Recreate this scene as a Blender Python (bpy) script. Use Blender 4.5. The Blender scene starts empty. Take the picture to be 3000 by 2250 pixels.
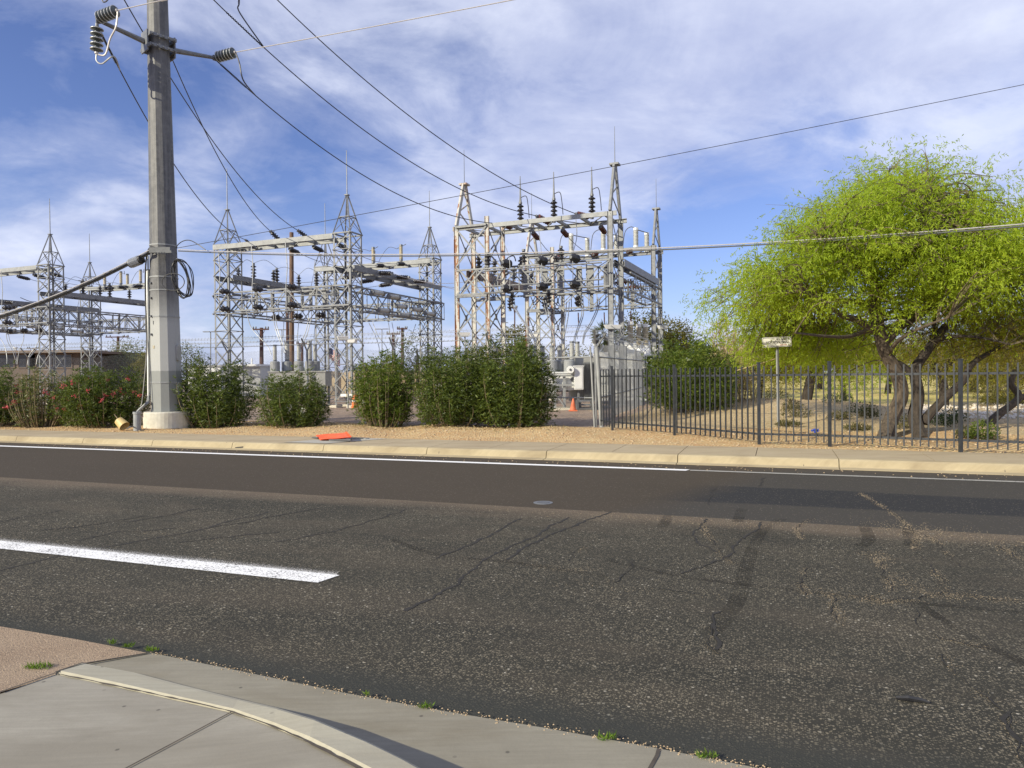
import bpy, math, random
import numpy as np
from mathutils import Vector, Matrix, Quaternion

# ------------------------------------------------------------ camera, sky, sun
S = bpy.context.scene
COL = S.collection
F_PX, Y0, ROLL, CAM_H = 2100.0, 1100.0, math.radians(0.6), 1.65
PITCH = math.atan((1125 - Y0) / F_PX)

def ray(px, py):
    dx, dy = px - 1500.0, py - 1125.0
    c, s = math.cos(ROLL), math.sin(ROLL)
    x, u = dx * c - dy * s, -(dx * s + dy * c)
    return Vector((x, F_PX * math.cos(PITCH) + u * math.sin(PITCH), -F_PX * math.sin(PITCH) + u * math.cos(PITCH)))

def P(px, py, Y):
    r = ray(px, py)
    return Vector((r.x / r.y * Y, Y, CAM_H + r.z / r.y * Y))

def G(px, py, z=0.0):
    r = ray(px, py)
    t = (z - CAM_H) / r.z
    return Vector((r.x * t, r.y * t, z))

cam_d = bpy.data.cameras.new('camera')
cam_d.sensor_width = 36.0
cam_d.lens = F_PX / 3000 * 36.0
cam_d.clip_start, cam_d.clip_end = 0.1, 5000
cam = bpy.data.objects.new('camera', cam_d)
COL.objects.link(cam)
_o = ray(1500, 1125).normalized()
_rx = (ray(1600, 1125) - ray(1500, 1125)).normalized()
_up = _rx.cross(_o)
cam.matrix_world = Matrix(((_rx.x, _up.x, -_o.x, 0), (_rx.y, _up.y, -_o.y, 0), (_rx.z, _up.z, -_o.z, CAM_H), (0, 0, 0, 1)))
S.camera = cam

SUN_EL, SUN_TO = math.radians(26.5), Vector((-0.80, -0.60, 0)).normalized()
sun_d = bpy.data.lights.new('sun', 'SUN')
sun_d.energy, sun_d.angle, sun_d.color = 5.0, math.radians(0.6), (1.0, 0.915, 0.70)
sun = bpy.data.objects.new('sun', sun_d)
COL.objects.link(sun)
sd = Vector((SUN_TO.x * math.cos(SUN_EL), SUN_TO.y * math.cos(SUN_EL), math.sin(SUN_EL)))
sun.rotation_mode = 'QUATERNION'
sun.rotation_quaternion = sd.to_track_quat('Z', 'Y')
sun.location = (-30, -20, 40)

world = bpy.data.worlds.new('World')
S.world = world
world.use_nodes = True
S.view_settings.view_transform = 'Standard'
S.view_settings.look = 'None'
S.view_settings.exposure = 0.30
S.view_settings.gamma = 1.0

class NT:
    """tiny node-tree writer"""
    def __init__(s, tree):
        s.t = tree
        tree.nodes.clear()
    def n(s, kind, ins=None, **props):
        nd = s.t.nodes.new(kind)
        for k, v in props.items():
            setattr(nd, k, v)
        for k, v in (ins or {}).items():
            sock = nd.inputs[k]
            if isinstance(v, bpy.types.NodeSocket):
                s.t.links.new(v, sock)
            elif isinstance(v, bpy.types.Node):
                s.t.links.new(v.outputs[0], sock)
            else:
                sock.default_value = v
        return nd
    def math(s, op, a, b=None, c=None, clamp=False):
        ins = {0: a}
        if b is not None: ins[1] = b
        if c is not None: ins[2] = c
        return s.n('ShaderNodeMath', ins, operation=op, use_clamp=clamp).outputs[0]
    def mix(s, f, a, b, blend='MIX'):
        nd = s.n('ShaderNodeMix', {0: f}, data_type='RGBA', blend_type=blend)
        for i, v in ((6, a), (7, b)):
            if isinstance(v, bpy.types.NodeSocket): s.t.links.new(v, nd.inputs[i])
            else: nd.inputs[i].default_value = (*v[:3], 1)
        return nd.outputs[2]
    def ramp(s, f, stops, interp='LINEAR'):
        nd = s.n('ShaderNodeValToRGB', {0: f})
        cr = nd.color_ramp
        cr.interpolation = interp
        while len(cr.elements) > 1: cr.elements.remove(cr.elements[-1])
        for i, (p, c) in enumerate(stops):
            e = cr.elements[0] if i == 0 else cr.elements.new(p)
            e.position = p
            e.color = (c, c, c, 1) if isinstance(c, (int, float)) else (*c[:3], 1)
        return nd.outputs[0]
    def noise(s, vec, scale, detail=4, rough=0.55, dist=0.0, out=0, dims='3D'):
        ins = {'Scale': scale, 'Detail': detail, 'Roughness': rough, 'Distortion': dist}
        if vec is not None: ins['Vector'] = vec
        return s.n('ShaderNodeTexNoise', ins, noise_dimensions=dims).outputs[out]
    def coord(s, which='Object'):
        return s.n('ShaderNodeTexCoord').outputs[which]
    def mapping(s, vec, scale=(1, 1, 1), loc=(0, 0, 0), rot=(0, 0, 0)):
        return s.n('ShaderNodeMapping', {'Vector': vec, 'Scale': scale, 'Location': loc, 'Rotation': rot}).outputs[0]
    def sep(s, vec):
        return s.n('ShaderNodeSeparateXYZ', {0: vec}).outputs

def build_sky():
    w = NT(world.node_tree)
    sky = w.n('ShaderNodeTexSky', sky_type='NISHITA', sun_disc=False, sun_elevation=SUN_EL,
              sun_rotation=math.atan2(SUN_TO.x, SUN_TO.y), altitude=350, air_density=1.0, dust_density=0.6, ozone_density=2.2).outputs[0]
    d = w.coord('Generated')
    x, y, z = w.sep(d)[:3]
    zz = w.math('ADD', w.math('MAXIMUM', z, 0.0), 0.30)
    u, v = w.math('DIVIDE', x, zz), w.math('DIVIDE', y, zz)
    p = w.n('ShaderNodeCombineXYZ', {0: u, 1: v, 2: 0.0}).outputs[0]
    pm = w.mapping(p, scale=(0.95, 1.0, 1.0), rot=(0, 0, math.radians(-30)), loc=(SKY_OFF[0], SKY_OFF[1], 0))
    big = w.noise(pm, 1.15, 3, 0.5, 0.3)
    fine = w.noise(pm, 3.0, 9, 0.60, 0.5)
    puff = w.noise(w.mapping(pm, scale=(1.0, 1.25, 1)), 7.5, 8, 0.62, 0.35)
    dens = w.math('ADD', w.math('MULTIPLY', big, 0.66), w.math('ADD', w.math('MULTIPLY', fine, 0.42), w.math('MULTIPLY', puff, 0.17)))
    dens = w.math('ADD', dens, w.math('MULTIPLY', x, 0.09))             # more veil to the right, clearer to the left
    for x0, z0, wx, wz, k in GAPS:                                      # clear blue openings in the cloud veil
        g = w.math('ADD', w.math('POWER', w.math('DIVIDE', w.math('SUBTRACT', x, x0), wx), 2.0), w.math('POWER', w.math('DIVIDE', w.math('SUBTRACT', z, z0), wz), 2.0))
        g = w.math('POWER', 2.718, w.math('MULTIPLY', g, -1.0))
        dens = w.math('SUBTRACT', dens, w.math('MULTIPLY', g, k))
    low = w.math('POWER', 2.718, w.math('MULTIPLY', w.math('MAXIMUM', z, 0.0), -10.0))
    dens = w.math('ADD', dens, w.math('MULTIPLY', low, 0.05))
    cov = w.ramp(dens, [(0.43, 0.0), (0.52, 0.32), (0.605, 0.76), (0.71, 1.0)])
    body = w.ramp(w.math('ADD', w.math('MULTIPLY', w.noise(pm, 2.6, 7, 0.58, 0.3), 0.6), w.math('MULTIPLY', fine, 0.4)), [(0.36, 0.0), (0.64, 1.0)])
    ccol = w.mix(body, (3.8, 4.3, 6.5), (7.3, 7.7, 9.1))
    blue = w.mix(1.0, sky, (0.86, 0.86, 1.20), 'MULTIPLY')
    hz = w.mix(w.math('MULTIPLY', low, 0.40), blue, (4.6, 6.0, 8.6))
    out = w.mix(w.math('MULTIPLY', cov, 0.88), hz, ccol)
    bg = w.n('ShaderNodeBackground', {0: out, 1: SKY_STR})
    w.n('ShaderNodeOutputWorld', {0: bg})
SKY_OFF, SKY_STR = (3.1, 1.7), 0.10
GAPS = [(0.27, 0.165, 0.17, 0.085, 0.30), (-0.26, 0.215, 0.16, 0.05, 0.16), (-0.50, 0.34, 0.16, 0.13, 0.19), (-0.62, 0.20, 0.12, 0.05, 0.12), (-0.02, 0.13, 0.12, 0.05, 0.12)]
build_sky()

# ------------------------------------------------------------ materials
def mat(name):
    m = bpy.data.materials.new(name)
    m.use_nodes = True
    return m, NT(m.node_tree)

def finish(w, color, rough=0.6, metal=0.0, bump=None, bstr=0.3, bdist=0.02, spec=0.5, transl=None):
    ins = {'Base Color': color if isinstance(color, bpy.types.NodeSocket) else (*color[:3], 1), 'Roughness': rough, 'Metallic': metal, 'Specular IOR Level': spec}
    if bump is not None:
        ins['Normal'] = w.n('ShaderNodeBump', {'Height': bump, 'Strength': bstr, 'Distance': bdist}).outputs[0]
    sh = w.n('ShaderNodeBsdfPrincipled', ins).outputs[0]
    if transl is not None:
        f, col = transl
        tr = w.n('ShaderNodeBsdfTranslucent', {0: col if isinstance(col, bpy.types.NodeSocket) else (*col, 1)}).outputs[0]
        sh = w.n('ShaderNodeMixShader', {0: f, 1: sh, 2: tr}).outputs[0]
    w.n('ShaderNodeOutputMaterial', {0: sh})

def M_mottle(name, a, b, scale=6, rough=0.6, metal=0.0, bstr=0.15, stretch=(1, 1, 1), detail=5, spec=0.5):
    m, w = mat(name)
    v = w.mapping(w.coord(), scale=stretch)
    n = w.noise(v, scale, detail, 0.6)
    c = w.mix(w.ramp(n, [(0.3, 0.0), (0.7, 1.0)]), a, b)
    finish(w, c, rough, metal, bump=n, bstr=bstr, bdist=0.01, spec=spec)
    return m

def M_leaf(name, cols, rough=0.5, transl=0.3, tcol=(0.2, 0.3, 0.03), spec=0.35, var=0.7):
    m, w = mat(name)
    r = w.n('ShaderNodeNewGeometry').outputs['Random Per Island']
    k = len(cols)
    c = w.ramp(r, [(i / max(1, k - 1), cols[i]) for i in range(k)])
    n = w.noise(w.coord(), var, 3)
    c = w.mix(w.ramp(n, [(0.35, 0.0), (0.65, 0.5)]), c, cols[0])
    finish(w, c, rough, spec=spec, transl=(transl, tcol))
    return m

def M_rust(name, paint_a, paint_b, amount):
    m, w = mat(name)
    o = w.coord()
    st = w.mapping(o, scale=(5, 5, 0.55))
    n = w.noise(st, 1.3, 6, 0.65, 0.4)
    n2 = w.noise(o, 9, 4, 0.6)
    mask = w.ramp(w.math('ADD', w.math('MULTIPLY', n, 0.75), w.math('MULTIPLY', n2, 0.25)), [(amount, 0.0), (amount + 0.05, 1.0)])
    p = w.mix(n2, paint_a, paint_b)
    r = w.mix(n2, (0.16, 0.055, 0.018), (0.30, 0.12, 0.04))
    finish(w, w.mix(mask, p, r), 0.7, bump=n2, bstr=0.2, bdist=0.01)
    return m

MT = {}
MT['galv'] = M_mottle('galvanised_steel', (0.135, 0.142, 0.152), (0.235, 0.242, 0.25), 7, 0.55, 0.1)
MT['galv_light'] = M_mottle('bright_galvanised_steel', (0.22, 0.23, 0.235), (0.32, 0.33, 0.33), 5, 0.6, 0.05)
MT['galv_dark'] = M_mottle('weathered_galvanised_steel', (0.13, 0.14, 0.155), (0.22, 0.23, 0.245), 7, 0.5, 0.3)
MT['rust'] = M_rust('rusting_painted_steel', (0.39, 0.385, 0.36), (0.49, 0.48, 0.45), 0.515)
MT['rust_less'] = M_rust('painted_steel_rust_spots', (0.36, 0.36, 0.34), (0.47, 0.46, 0.43), 0.53)
MT['brown_beam'] = M_rust('brown_stained_beam', (0.20, 0.16, 0.14), (0.29, 0.25, 0.22), 0.56)
MT['porc_black'] = M_mottle('black_glazed_porcelain', (0.014, 0.014, 0.018), (0.03, 0.028, 0.03), 8, 0.22, 0, 0)
MT['porc_brown'] = M_mottle('brown_glazed_porcelain', (0.075, 0.022, 0.014), (0.13, 0.045, 0.026), 8, 0.25, 0, 0)
MT['porc_grey'] = M_mottle('grey_glazed_porcelain', (0.36, 0.37, 0.36), (0.48, 0.48, 0.45), 8, 0.3, 0, 0)
MT['porc_tan'] = M_mottle('tan_porcelain', (0.34, 0.29, 0.19), (0.48, 0.43, 0.32), 8, 0.35, 0, 0)
MT['porc_glass'] = M_mottle('dark_green_grey_insulator', (0.045, 0.055, 0.055), (0.085, 0.10, 0.10), 8, 0.3, 0, 0)
MT['rim'] = M_mottle('pale_insulator_rim', (0.40, 0.42, 0.44), (0.55, 0.56, 0.57), 8, 0.4, 0.2, 0)
MT['wire'] = M_mottle('dark_stranded_conductor', (0.035, 0.036, 0.042), (0.06, 0.06, 0.068), 40, 0.5, 0.3, 0)
MT['wire_light'] = M_mottle('pale_aluminium_conductor', (0.42, 0.40, 0.40), (0.56, 0.54, 0.53), 40, 0.5, 0.3, 0)
MT['jumper'] = M_mottle('grey_aluminium_jumper', (0.26, 0.27, 0.285), (0.38, 0.39, 0.40), 30, 0.5, 0.3, 0)
MT['cable_black'] = M_mottle('black_cable_jacket', (0.012, 0.012, 0.014), (0.03, 0.03, 0.032), 20, 0.45, 0, 0)
MT['concrete'] = M_mottle('pale_pole_concrete', (0.45, 0.43, 0.36), (0.60, 0.58, 0.50), 5, 0.85, 0, 0.3)
MT['pad'] = M_mottle('footing_concrete', (0.50, 0.46, 0.37), (0.62, 0.58, 0.48), 5, 0.9, 0, 0.3)
MT['white_paint'] = M_mottle('white_equipment_paint', (0.66, 0.67, 0.66), (0.78, 0.78, 0.76), 3, 0.5, 0, 0.05)
MT['grey_paint'] = M_mottle('grey_equipment_paint', (0.27, 0.27, 0.25), (0.37, 0.365, 0.34), 4, 0.5, 0, 0.08)
MT['dark_grey'] = M_mottle('dark_grey_steel', (0.09, 0.095, 0.10), (0.14, 0.145, 0.15), 6, 0.5, 0.2, 0.05)
MT['iron'] = M_mottle('black_painted_iron', (0.022, 0.025, 0.029), (0.042, 0.046, 0.052), 9, 0.42, 0.0, 0.05)
MT['wood'] = M_mottle('creosoted_pole_wood', (0.085, 0.05, 0.035), (0.20, 0.13, 0.09), 4, 0.85, 0, 0.4, (6, 6, 0.5))
MT['wood_red'] = M_mottle('dark_red_brown_pole_wood', (0.055, 0.026, 0.022), (0.10, 0.05, 0.04), 4, 0.85, 0, 0.4, (6, 6, 0.5))
MT['bark'] = M_mottle('furrowed_grey_brown_bark', (0.032, 0.025, 0.019), (0.125, 0.095, 0.068), 5, 0.95, 0, 1.0, (4, 4, 0.8), 8)
MT['bark_dark'] = M_mottle('dark_bark', (0.020, 0.016, 0.013), (0.062, 0.048, 0.037), 5, 0.95, 0, 0.8, (4, 4, 0.8), 8)
MT['twig'] = M_mottle('thin_brown_twig', (0.07, 0.055, 0.032), (0.17, 0.135, 0.08), 5, 0.9, 0, 0)
MT['stem'] = M_mottle('pale_brown_stem', (0.13, 0.10, 0.055), (0.25, 0.20, 0.12), 5, 0.9, 0, 0)
MT['mesq'] = M_leaf('feathery_lime_leaf', [(0.16, 0.245, 0.014), (0.25, 0.36, 0.02), (0.33, 0.44, 0.032), (0.40, 0.46, 0.045)], 0.55, 0.5, (0.58, 0.68, 0.04))
MT['mesq_olive'] = M_leaf('feathery_olive_leaf', [(0.10, 0.12, 0.012), (0.17, 0.18, 0.014), (0.25, 0.22, 0.018), (0.31, 0.22, 0.015)], 0.6, 0.4, (0.34, 0.30, 0.02))
MT['olive'] = M_leaf('olive_tree_leaf', [(0.07, 0.075, 0.012), (0.12, 0.12, 0.02), (0.18, 0.15, 0.02), (0.10, 0.10, 0.02)], 0.6, 0.3, (0.22, 0.20, 0.03))
MT['dark_leaf'] = M_leaf('dark_evergreen_leaf', [(0.025, 0.045, 0.014), (0.04, 0.065, 0.018), (0.065, 0.09, 0.025)], 0.6, 0.25, (0.09, 0.13, 0.03))
MT['greygreen'] = M_leaf('grey_green_leaf', [(0.075, 0.095, 0.04), (0.12, 0.14, 0.06), (0.16, 0.17, 0.07)], 0.6, 0.3, (0.18, 0.22, 0.07))
MT['oleander'] = M_leaf('glossy_oleander_leaf', [(0.036, 0.056, 0.010), (0.055, 0.085, 0.013), (0.090, 0.130, 0.020), (0.17, 0.20, 0.034)], 0.5, 0.22, (0.15, 0.20, 0.02), 0.3)
MT['oleander_thin'] = M_leaf('yellowing_oleander_leaf', [(0.045, 0.072, 0.013), (0.07, 0.10, 0.018), (0.12, 0.145, 0.028), (0.19, 0.18, 0.05)], 0.45, 0.25, (0.16, 0.18, 0.03), 0.4)
MT['oleander_bright'] = M_leaf('bright_oleander_leaf', [(0.045, 0.075, 0.010), (0.075, 0.115, 0.014), (0.12, 0.165, 0.020), (0.20, 0.22, 0.034)], 0.5, 0.25, (0.16, 0.25, 0.02), 0.3)  # brighter, yellower green than the plain oleander leaf
MT['pink'] = M_leaf('pink_petal', [(0.62, 0.075, 0.12), (0.75, 0.16, 0.20), (0.55, 0.10, 0.09)], 0.6, 0.25, (0.7, 0.2, 0.2))
MT['white_petal'] = M_leaf('white_petal', [(0.75, 0.73, 0.66), (0.8, 0.8, 0.75)], 0.6, 0.25, (0.7, 0.7, 0.6))
MT['reed'] = M_leaf('dry_reed_blade', [(0.42, 0.33, 0.17), (0.30, 0.24, 0.12), (0.55, 0.45, 0.26), (0.22, 0.20, 0.08)], 0.8, 0.25, (0.4, 0.3, 0.15))
MT['grass'] = M_leaf('fresh_grass_blade', [(0.07, 0.15, 0.015), (0.13, 0.22, 0.02), (0.2, 0.25, 0.04)], 0.6, 0.3, (0.2, 0.32, 0.03))
MT['scrub'] = M_leaf('dry_scrub_leaf', [(0.06, 0.065, 0.022), (0.11, 0.10, 0.04), (0.17, 0.14, 0.06)], 0.8, 0.2, (0.15, 0.14, 0.04))
MT['orange'] = M_mottle('faded_orange_vinyl', (0.78, 0.10, 0.022), (0.86, 0.15, 0.035), 3, 0.45, 0, 0.1)
MT['cone'] = M_mottle('orange_cone_rubber', (0.62, 0.13, 0.05), (0.70, 0.19, 0.08), 6, 0.6, 0, 0.05)
MT['yellow_can'] = M_mottle('dusty_yellow_plastic', (0.48, 0.34, 0.12), (0.58, 0.45, 0.21), 5, 0.55, 0, 0.1)
MT['sign_white'] = M_mottle('peeling_white_sign', (0.74, 0.73, 0.68), (0.82, 0.82, 0.79), 12, 0.5, 0, 0.05)
MT['ink'] = M_mottle('faded_black_lettering', (0.01, 0.01, 0.012), (0.03, 0.03, 0.03), 20, 0.6, 0, 0)
MT['red_ink'] = M_mottle('faded_red_lettering', (0.45, 0.08, 0.05), (0.5, 0.15, 0.1), 20, 0.6, 0, 0)
MT['stucco'] = M_mottle('brown_stucco', (0.13, 0.098, 0.076), (0.165, 0.125, 0.098), 3, 0.9, 0, 0.2)
MT['roof_edge'] = M_mottle('brown_fascia', (0.16, 0.115, 0.085), (0.20, 0.15, 0.11), 3, 0.8, 0, 0.1)
MT['glass'] = M_mottle('dark_window_glass', (0.018, 0.022, 0.03), (0.03, 0.035, 0.045), 2, 0.12, 0, 0)
MT['tan_wall'] = M_mottle('tan_block_wall', (0.40, 0.32, 0.21), (0.50, 0.41, 0.28), 3, 0.9, 0, 0.2)
MT['blue'] = M_mottle('blue_plastic_film', (0.03, 0.05, 0.28), (0.06, 0.10, 0.42), 6, 0.4, 0, 0)
MT['flag_red'] = M_mottle('flag_red_cloth', (0.32, 0.03, 0.035), (0.38, 0.05, 0.05), 6, 0.8, 0, 0)
MT['flag_white'] = M_mottle('flag_white_cloth', (0.55, 0.52, 0.50), (0.62, 0.6, 0.58), 6, 0.8, 0, 0)
MT['flag_blue'] = M_mottle('flag_blue_cloth', (0.02, 0.025, 0.09), (0.03, 0.04, 0.12), 6, 0.8, 0, 0)
MT['stone'] = M_mottle('small_stone', (0.30, 0.22, 0.13), (0.55, 0.42, 0.27), 14, 0.95, 0, 0.3)
MT['white_rock'] = M_mottle('pale_rubble', (0.50, 0.44, 0.36), (0.68, 0.62, 0.54), 8, 0.95, 0, 0.3)
MT['barrel'] = M_mottle('orange_band', (0.70, 0.16, 0.03), (0.75, 0.2, 0.05), 6, 0.6, 0, 0)

def pole_material():
    m, w = mat('weathered_pole_steel')
    o = w.coord()
    z = w.sep(o)[2]
    st = w.noise(w.mapping(o, scale=(7, 7, 0.35)), 1.6, 7, 0.65, 0.3)
    sp = w.noise(o, 5.0, 7, 0.7)
    wea = w.mix(w.ramp(st, [(0.32, 0.0), (0.68, 1.0)]), (0.060, 0.062, 0.068), (0.150, 0.151, 0.155))
    wea = w.mix(w.ramp(sp, [(0.45, 0.0), (0.75, 0.55)]), wea, (0.22, 0.217, 0.215))
    edge = w.math('ADD', z, w.math('MULTIPLY', sp, 0.06))
    up = w.ramp(w.math('MULTIPLY', w.math('SUBTRACT', edge, 3.15), 0.8), [(0.0, 0.0), (0.85, 1.0)])
    paint = w.mix(sp, (0.33, 0.34, 0.33), (0.40, 0.405, 0.395))
    lowp = w.mix(sp, (0.20, 0.21, 0.205), (0.25, 0.26, 0.25))
    step = w.ramp(w.math('SUBTRACT', edge, 1.24), [(0.49, 0.0), (0.51, 1.0)])
    finish(w, w.mix(up, w.mix(step, lowp, paint), wea), 0.62, 0.12, bump=sp, bstr=0.12, bdist=0.01)
    return m
MT['pole'] = pole_material()

def ground_material(name, a, b, c, stone=(0.5, 0.4, 0.28), scale=26, amt=0.5, bstr=0.6, lawn=False):
    m, w = mat(name)
    o = w.coord()
    big = w.noise(o, 0.35, 5, 0.6)
    mid = w.noise(o, 2.2, 5, 0.6)
    base = w.mix(w.ramp(big, [(0.35, 0.0), (0.65, 1.0)]), a, b)
    base = w.mix(w.ramp(mid, [(0.4, 0.0), (0.7, 0.7)]), base, c)
    vo = w.n('ShaderNodeTexVoronoi', {'Vector': o, 'Scale': scale, 'Randomness': 1.0}, voronoi_dimensions='2D')
    rnd = w.sep(vo.outputs['Color'])[0]
    shape = w.ramp(vo.outputs['Distance'], [(0.25, 1.0), (0.55, 0.0)])
    pick = w.ramp(rnd, [(1 - amt, 0.0), (1 - amt + 0.08, 1.0)])
    sh2 = w.ramp(w.sep(vo.outputs['Color'])[1], [(0.0, 0.55), (1.0, 1.15)])
    scol = w.mix(1.0, stone, sh2, 'MULTIPLY') if False else w.mix(w.sep(vo.outputs['Color'])[1], tuple(x * 0.45 for x in stone), tuple(min(0.75, x * 1.25) for x in stone))
    col = w.mix(w.math('MULTIPLY', shape, w.math('MULTIPLY', pick, 0.85)), base, scol)
    gap = w.ramp(vo.outputs['Distance'], [(0.45, 0.0), (0.8, 0.4)])
    col = w.mix(gap, col, tuple(x * 0.45 for x in a))
    if lawn:
        y = w.sep(o)[1]
        ln = w.noise(w.mapping(o, scale=(0.5, 1.6, 1)), 0.35, 5, 0.65)
        fac = w.ramp(w.math('ADD', w.math('MULTIPLY', w.math('SUBTRACT', y, 27.0), 0.07), w.math('MULTIPLY', w.math('SUBTRACT', ln, 0.5), 0.9)), [(0.30, 0.0), (0.55, 1.0)])
        lc = w.mix(w.ramp(ln, [(0.40, 0.0), (0.62, 1.0)]), (0.54, 0.43, 0.17), (0.40, 0.36, 0.10))
        col = w.mix(fac, col, lc)
    h = w.math('ADD', w.math('MULTIPLY', shape, pick), w.math('MULTIPLY', mid, 0.8))
    finish(w, col, 0.95, bump=h, bstr=bstr, bdist=0.03, spec=0.2)
    return m
MT['verge'] = ground_material('orange_tan_gravel', (0.47, 0.285, 0.135), (0.60, 0.425, 0.215), (0.42, 0.235, 0.11), (0.70, 0.55, 0.33), 17, 0.55)
MT['yard'] = ground_material('pinkish_grey_gravel', (0.30, 0.225, 0.17), (0.37, 0.28, 0.215), (0.25, 0.18, 0.135), (0.45, 0.36, 0.28), 13, 0.55)
MT['park'] = ground_material('tan_decomposed_granite', (0.42, 0.32, 0.19), (0.52, 0.41, 0.25), (0.37, 0.27, 0.155), (0.62, 0.50, 0.32), 17, 0.5, 0.6, True)
MT['ground'] = ground_material('dry_desert_ground', (0.33, 0.25, 0.15), (0.38, 0.29, 0.17), (0.28, 0.2, 0.12), (0.4, 0.33, 0.22), 8, 0.4)

def asphalt(name, dark, mid, stone_amt, far=False):
    m, w = mat(name)
    o = w.coord()
    t, s = w.sep(o)[0], w.sep(o)[1]
    big = w.noise(w.mapping(o, scale=(0.35, 1.0, 1)), 0.55, 5, 0.6, 0.3)
    med = w.noise(o, 3.0, 5, 0.65)
    col = w.mix(w.ramp(big, [(0.35, 0.0), (0.68, 1.0)]), dark, mid)
    if far:
        # brown dusty film on the older left part, darker sealed asphalt to the right of a slanting edge
        e = w.math('ADD', w.math('SUBTRACT', t, w.math('ADD', -4.4, w.math('MULTIPLY', s, 0.33))), w.math('MULTIPLY', w.math('SUBTRACT', med, 0.5), 0.35))
        right = w.ramp(w.math('ADD', w.math('MULTIPLY', e, 0.9), 0.5), [(0.15, 0.0), (0.9, 1.0)])
        brown = w.mix(big, (0.056, 0.047, 0.036), (0.074, 0.061, 0.047))
        sm = w.math('ABSOLUTE', w.math('SUBTRACT', s, 10.2))
        track = w.ramp(w.math('ADD', sm, w.math('MULTIPLY', big, 0.6)), [(0.9, 0.0), (2.1, 1.0)])
        seal = w.mix(track, (0.034, 0.0345, 0.036), (0.058, 0.054, 0.048))
        col = w.mix(right, brown, seal)
        gut = w.ramp(w.math('SUBTRACT', s, 12.5), [(0.0, 0.0), (0.8, 0.55)])
        col = w.mix(gut, col, (0.085, 0.068, 0.052))
    else:
        # ravelled strip along the lane seam, and bare binder next to the gutter
        worn = w.ramp(w.math('ADD', w.math('SUBTRACT', s, 7.75), w.math('MULTIPLY', w.math('SUBTRACT', big, 0.5), 1.6)), [(0.0, 0.0), (0.45, 1.0)])
        col = w.mix(w.math('MULTIPLY', worn, 0.75), col, (0.15, 0.115, 0.085))
        wl = w.noise(w.mapping(o, scale=(0.25, 1.0, 1)), 0.9, 6, 0.62, 0.5)
        col = w.mix(w.ramp(wl, [(0.50, 0.0), (0.72, 0.55)]), col, (0.10, 0.082, 0.062))
        edge = w.ramp(w.math('SUBTRACT', w.math('ADD', s, w.math('MULTIPLY', med, 0.18)), 3.1), [(0.30, 1.0), (0.55, 0.0)])
    def stones(scale, amt, c0, c1, w0=0.32):
        vo = w.n('ShaderNodeTexVoronoi', {'Vector': o, 'Scale': scale, 'Randomness': 1.0}, voronoi_dimensions='2D')
        cc = w.sep(vo.outputs['Color'])
        pk = w.ramp(cc[0], [(1 - amt, 0.0), (1 - amt + 0.05, 1.0)])
        shp = w.ramp(vo.outputs['Distance'], [(w0, 1.0), (w0 + 0.14, 0.0)])
        k = w.math('MULTIPLY', pk, shp)
        return k, w.mix(cc[1], c0, c1)
    if not far:
        patch = w.ramp(w.noise(o, 1.1, 5, 0.65), [(0.38, 0.50), (0.60, 1.0)])
        k1, c1 = stones(58, stone_amt * 0.72, (0.095, 0.085, 0.062), (0.26, 0.225, 0.165), 0.30)
        k2, c2 = stones(105, stone_amt * 0.9, (0.09, 0.08, 0.06), (0.22, 0.195, 0.145), 0.36)
        k3, c3 = stones(40, 0.05, (0.30, 0.27, 0.21), (0.56, 0.52, 0.43), 0.22)
        k1 = w.math('MULTIPLY', k1, patch); k2 = w.math('MULTIPLY', k2, patch)
        col = w.mix(k2, col, c2); col = w.mix(k1, col, c1); col = w.mix(w.math('MULTIPLY', k3, patch), col, c3)
        col = w.mix(w.math('MULTIPLY', edge, 0.85), col, (0.042, 0.044, 0.040))
        h = w.math('ADD', w.math('ADD', k1, w.math('MULTIPLY', k2, 0.6)), w.math('MULTIPLY', w.noise(o, 90, 3, 0.7), 0.9))
        finish(w, col, 0.9, bump=h, bstr=0.5, bdist=0.006, spec=0.12)
    else:
        k1, c1 = stones(55, 0.10, (0.10, 0.085, 0.07), (0.22, 0.19, 0.15))
        col = w.mix(w.math('MULTIPLY', k1, 0.7), col, c1)
        h = w.math('ADD', k1, w.noise(o, 70, 3, 0.7))
        finish(w, col, 0.9, bump=h, bstr=0.35, bdist=0.006, spec=0.12)
    return m
MT['asph_near'] = asphalt('ravelled_asphalt', (0.033, 0.0325, 0.028), (0.050, 0.047, 0.038), 0.42)
MT['asph_far'] = asphalt('smooth_far_lane_asphalt', (0.05, 0.045, 0.04), (0.07, 0.06, 0.05), 0.1, True)

def line_paint(name, c, cover, under=(0.06, 0.055, 0.05)):
    m, w = mat(name)
    o = w.coord()
    n = w.noise(o, 55, 4, 0.7)
    n2 = w.noise(o, 3, 4, 0.6)
    k = w.ramp(w.math('ADD', w.math('MULTIPLY', n, 0.8), w.math('MULTIPLY', n2, 0.2)), [(cover, 0.0), (cover + 0.08, 1.0)])
    finish(w, w.mix(k, under, c), 0.7, bump=n, bstr=0.3, bdist=0.004)
    return m
MT['paint_new'] = line_paint('fresh_white_road_paint', (0.80, 0.80, 0.80), 0.30)
MT['paint_dash'] = line_paint('white_road_paint_on_coarse_asphalt', (0.80, 0.80, 0.79), 0.40)
MT['paint_old'] = line_paint('worn_white_road_paint', (0.36, 0.35, 0.32), 0.38)

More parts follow.
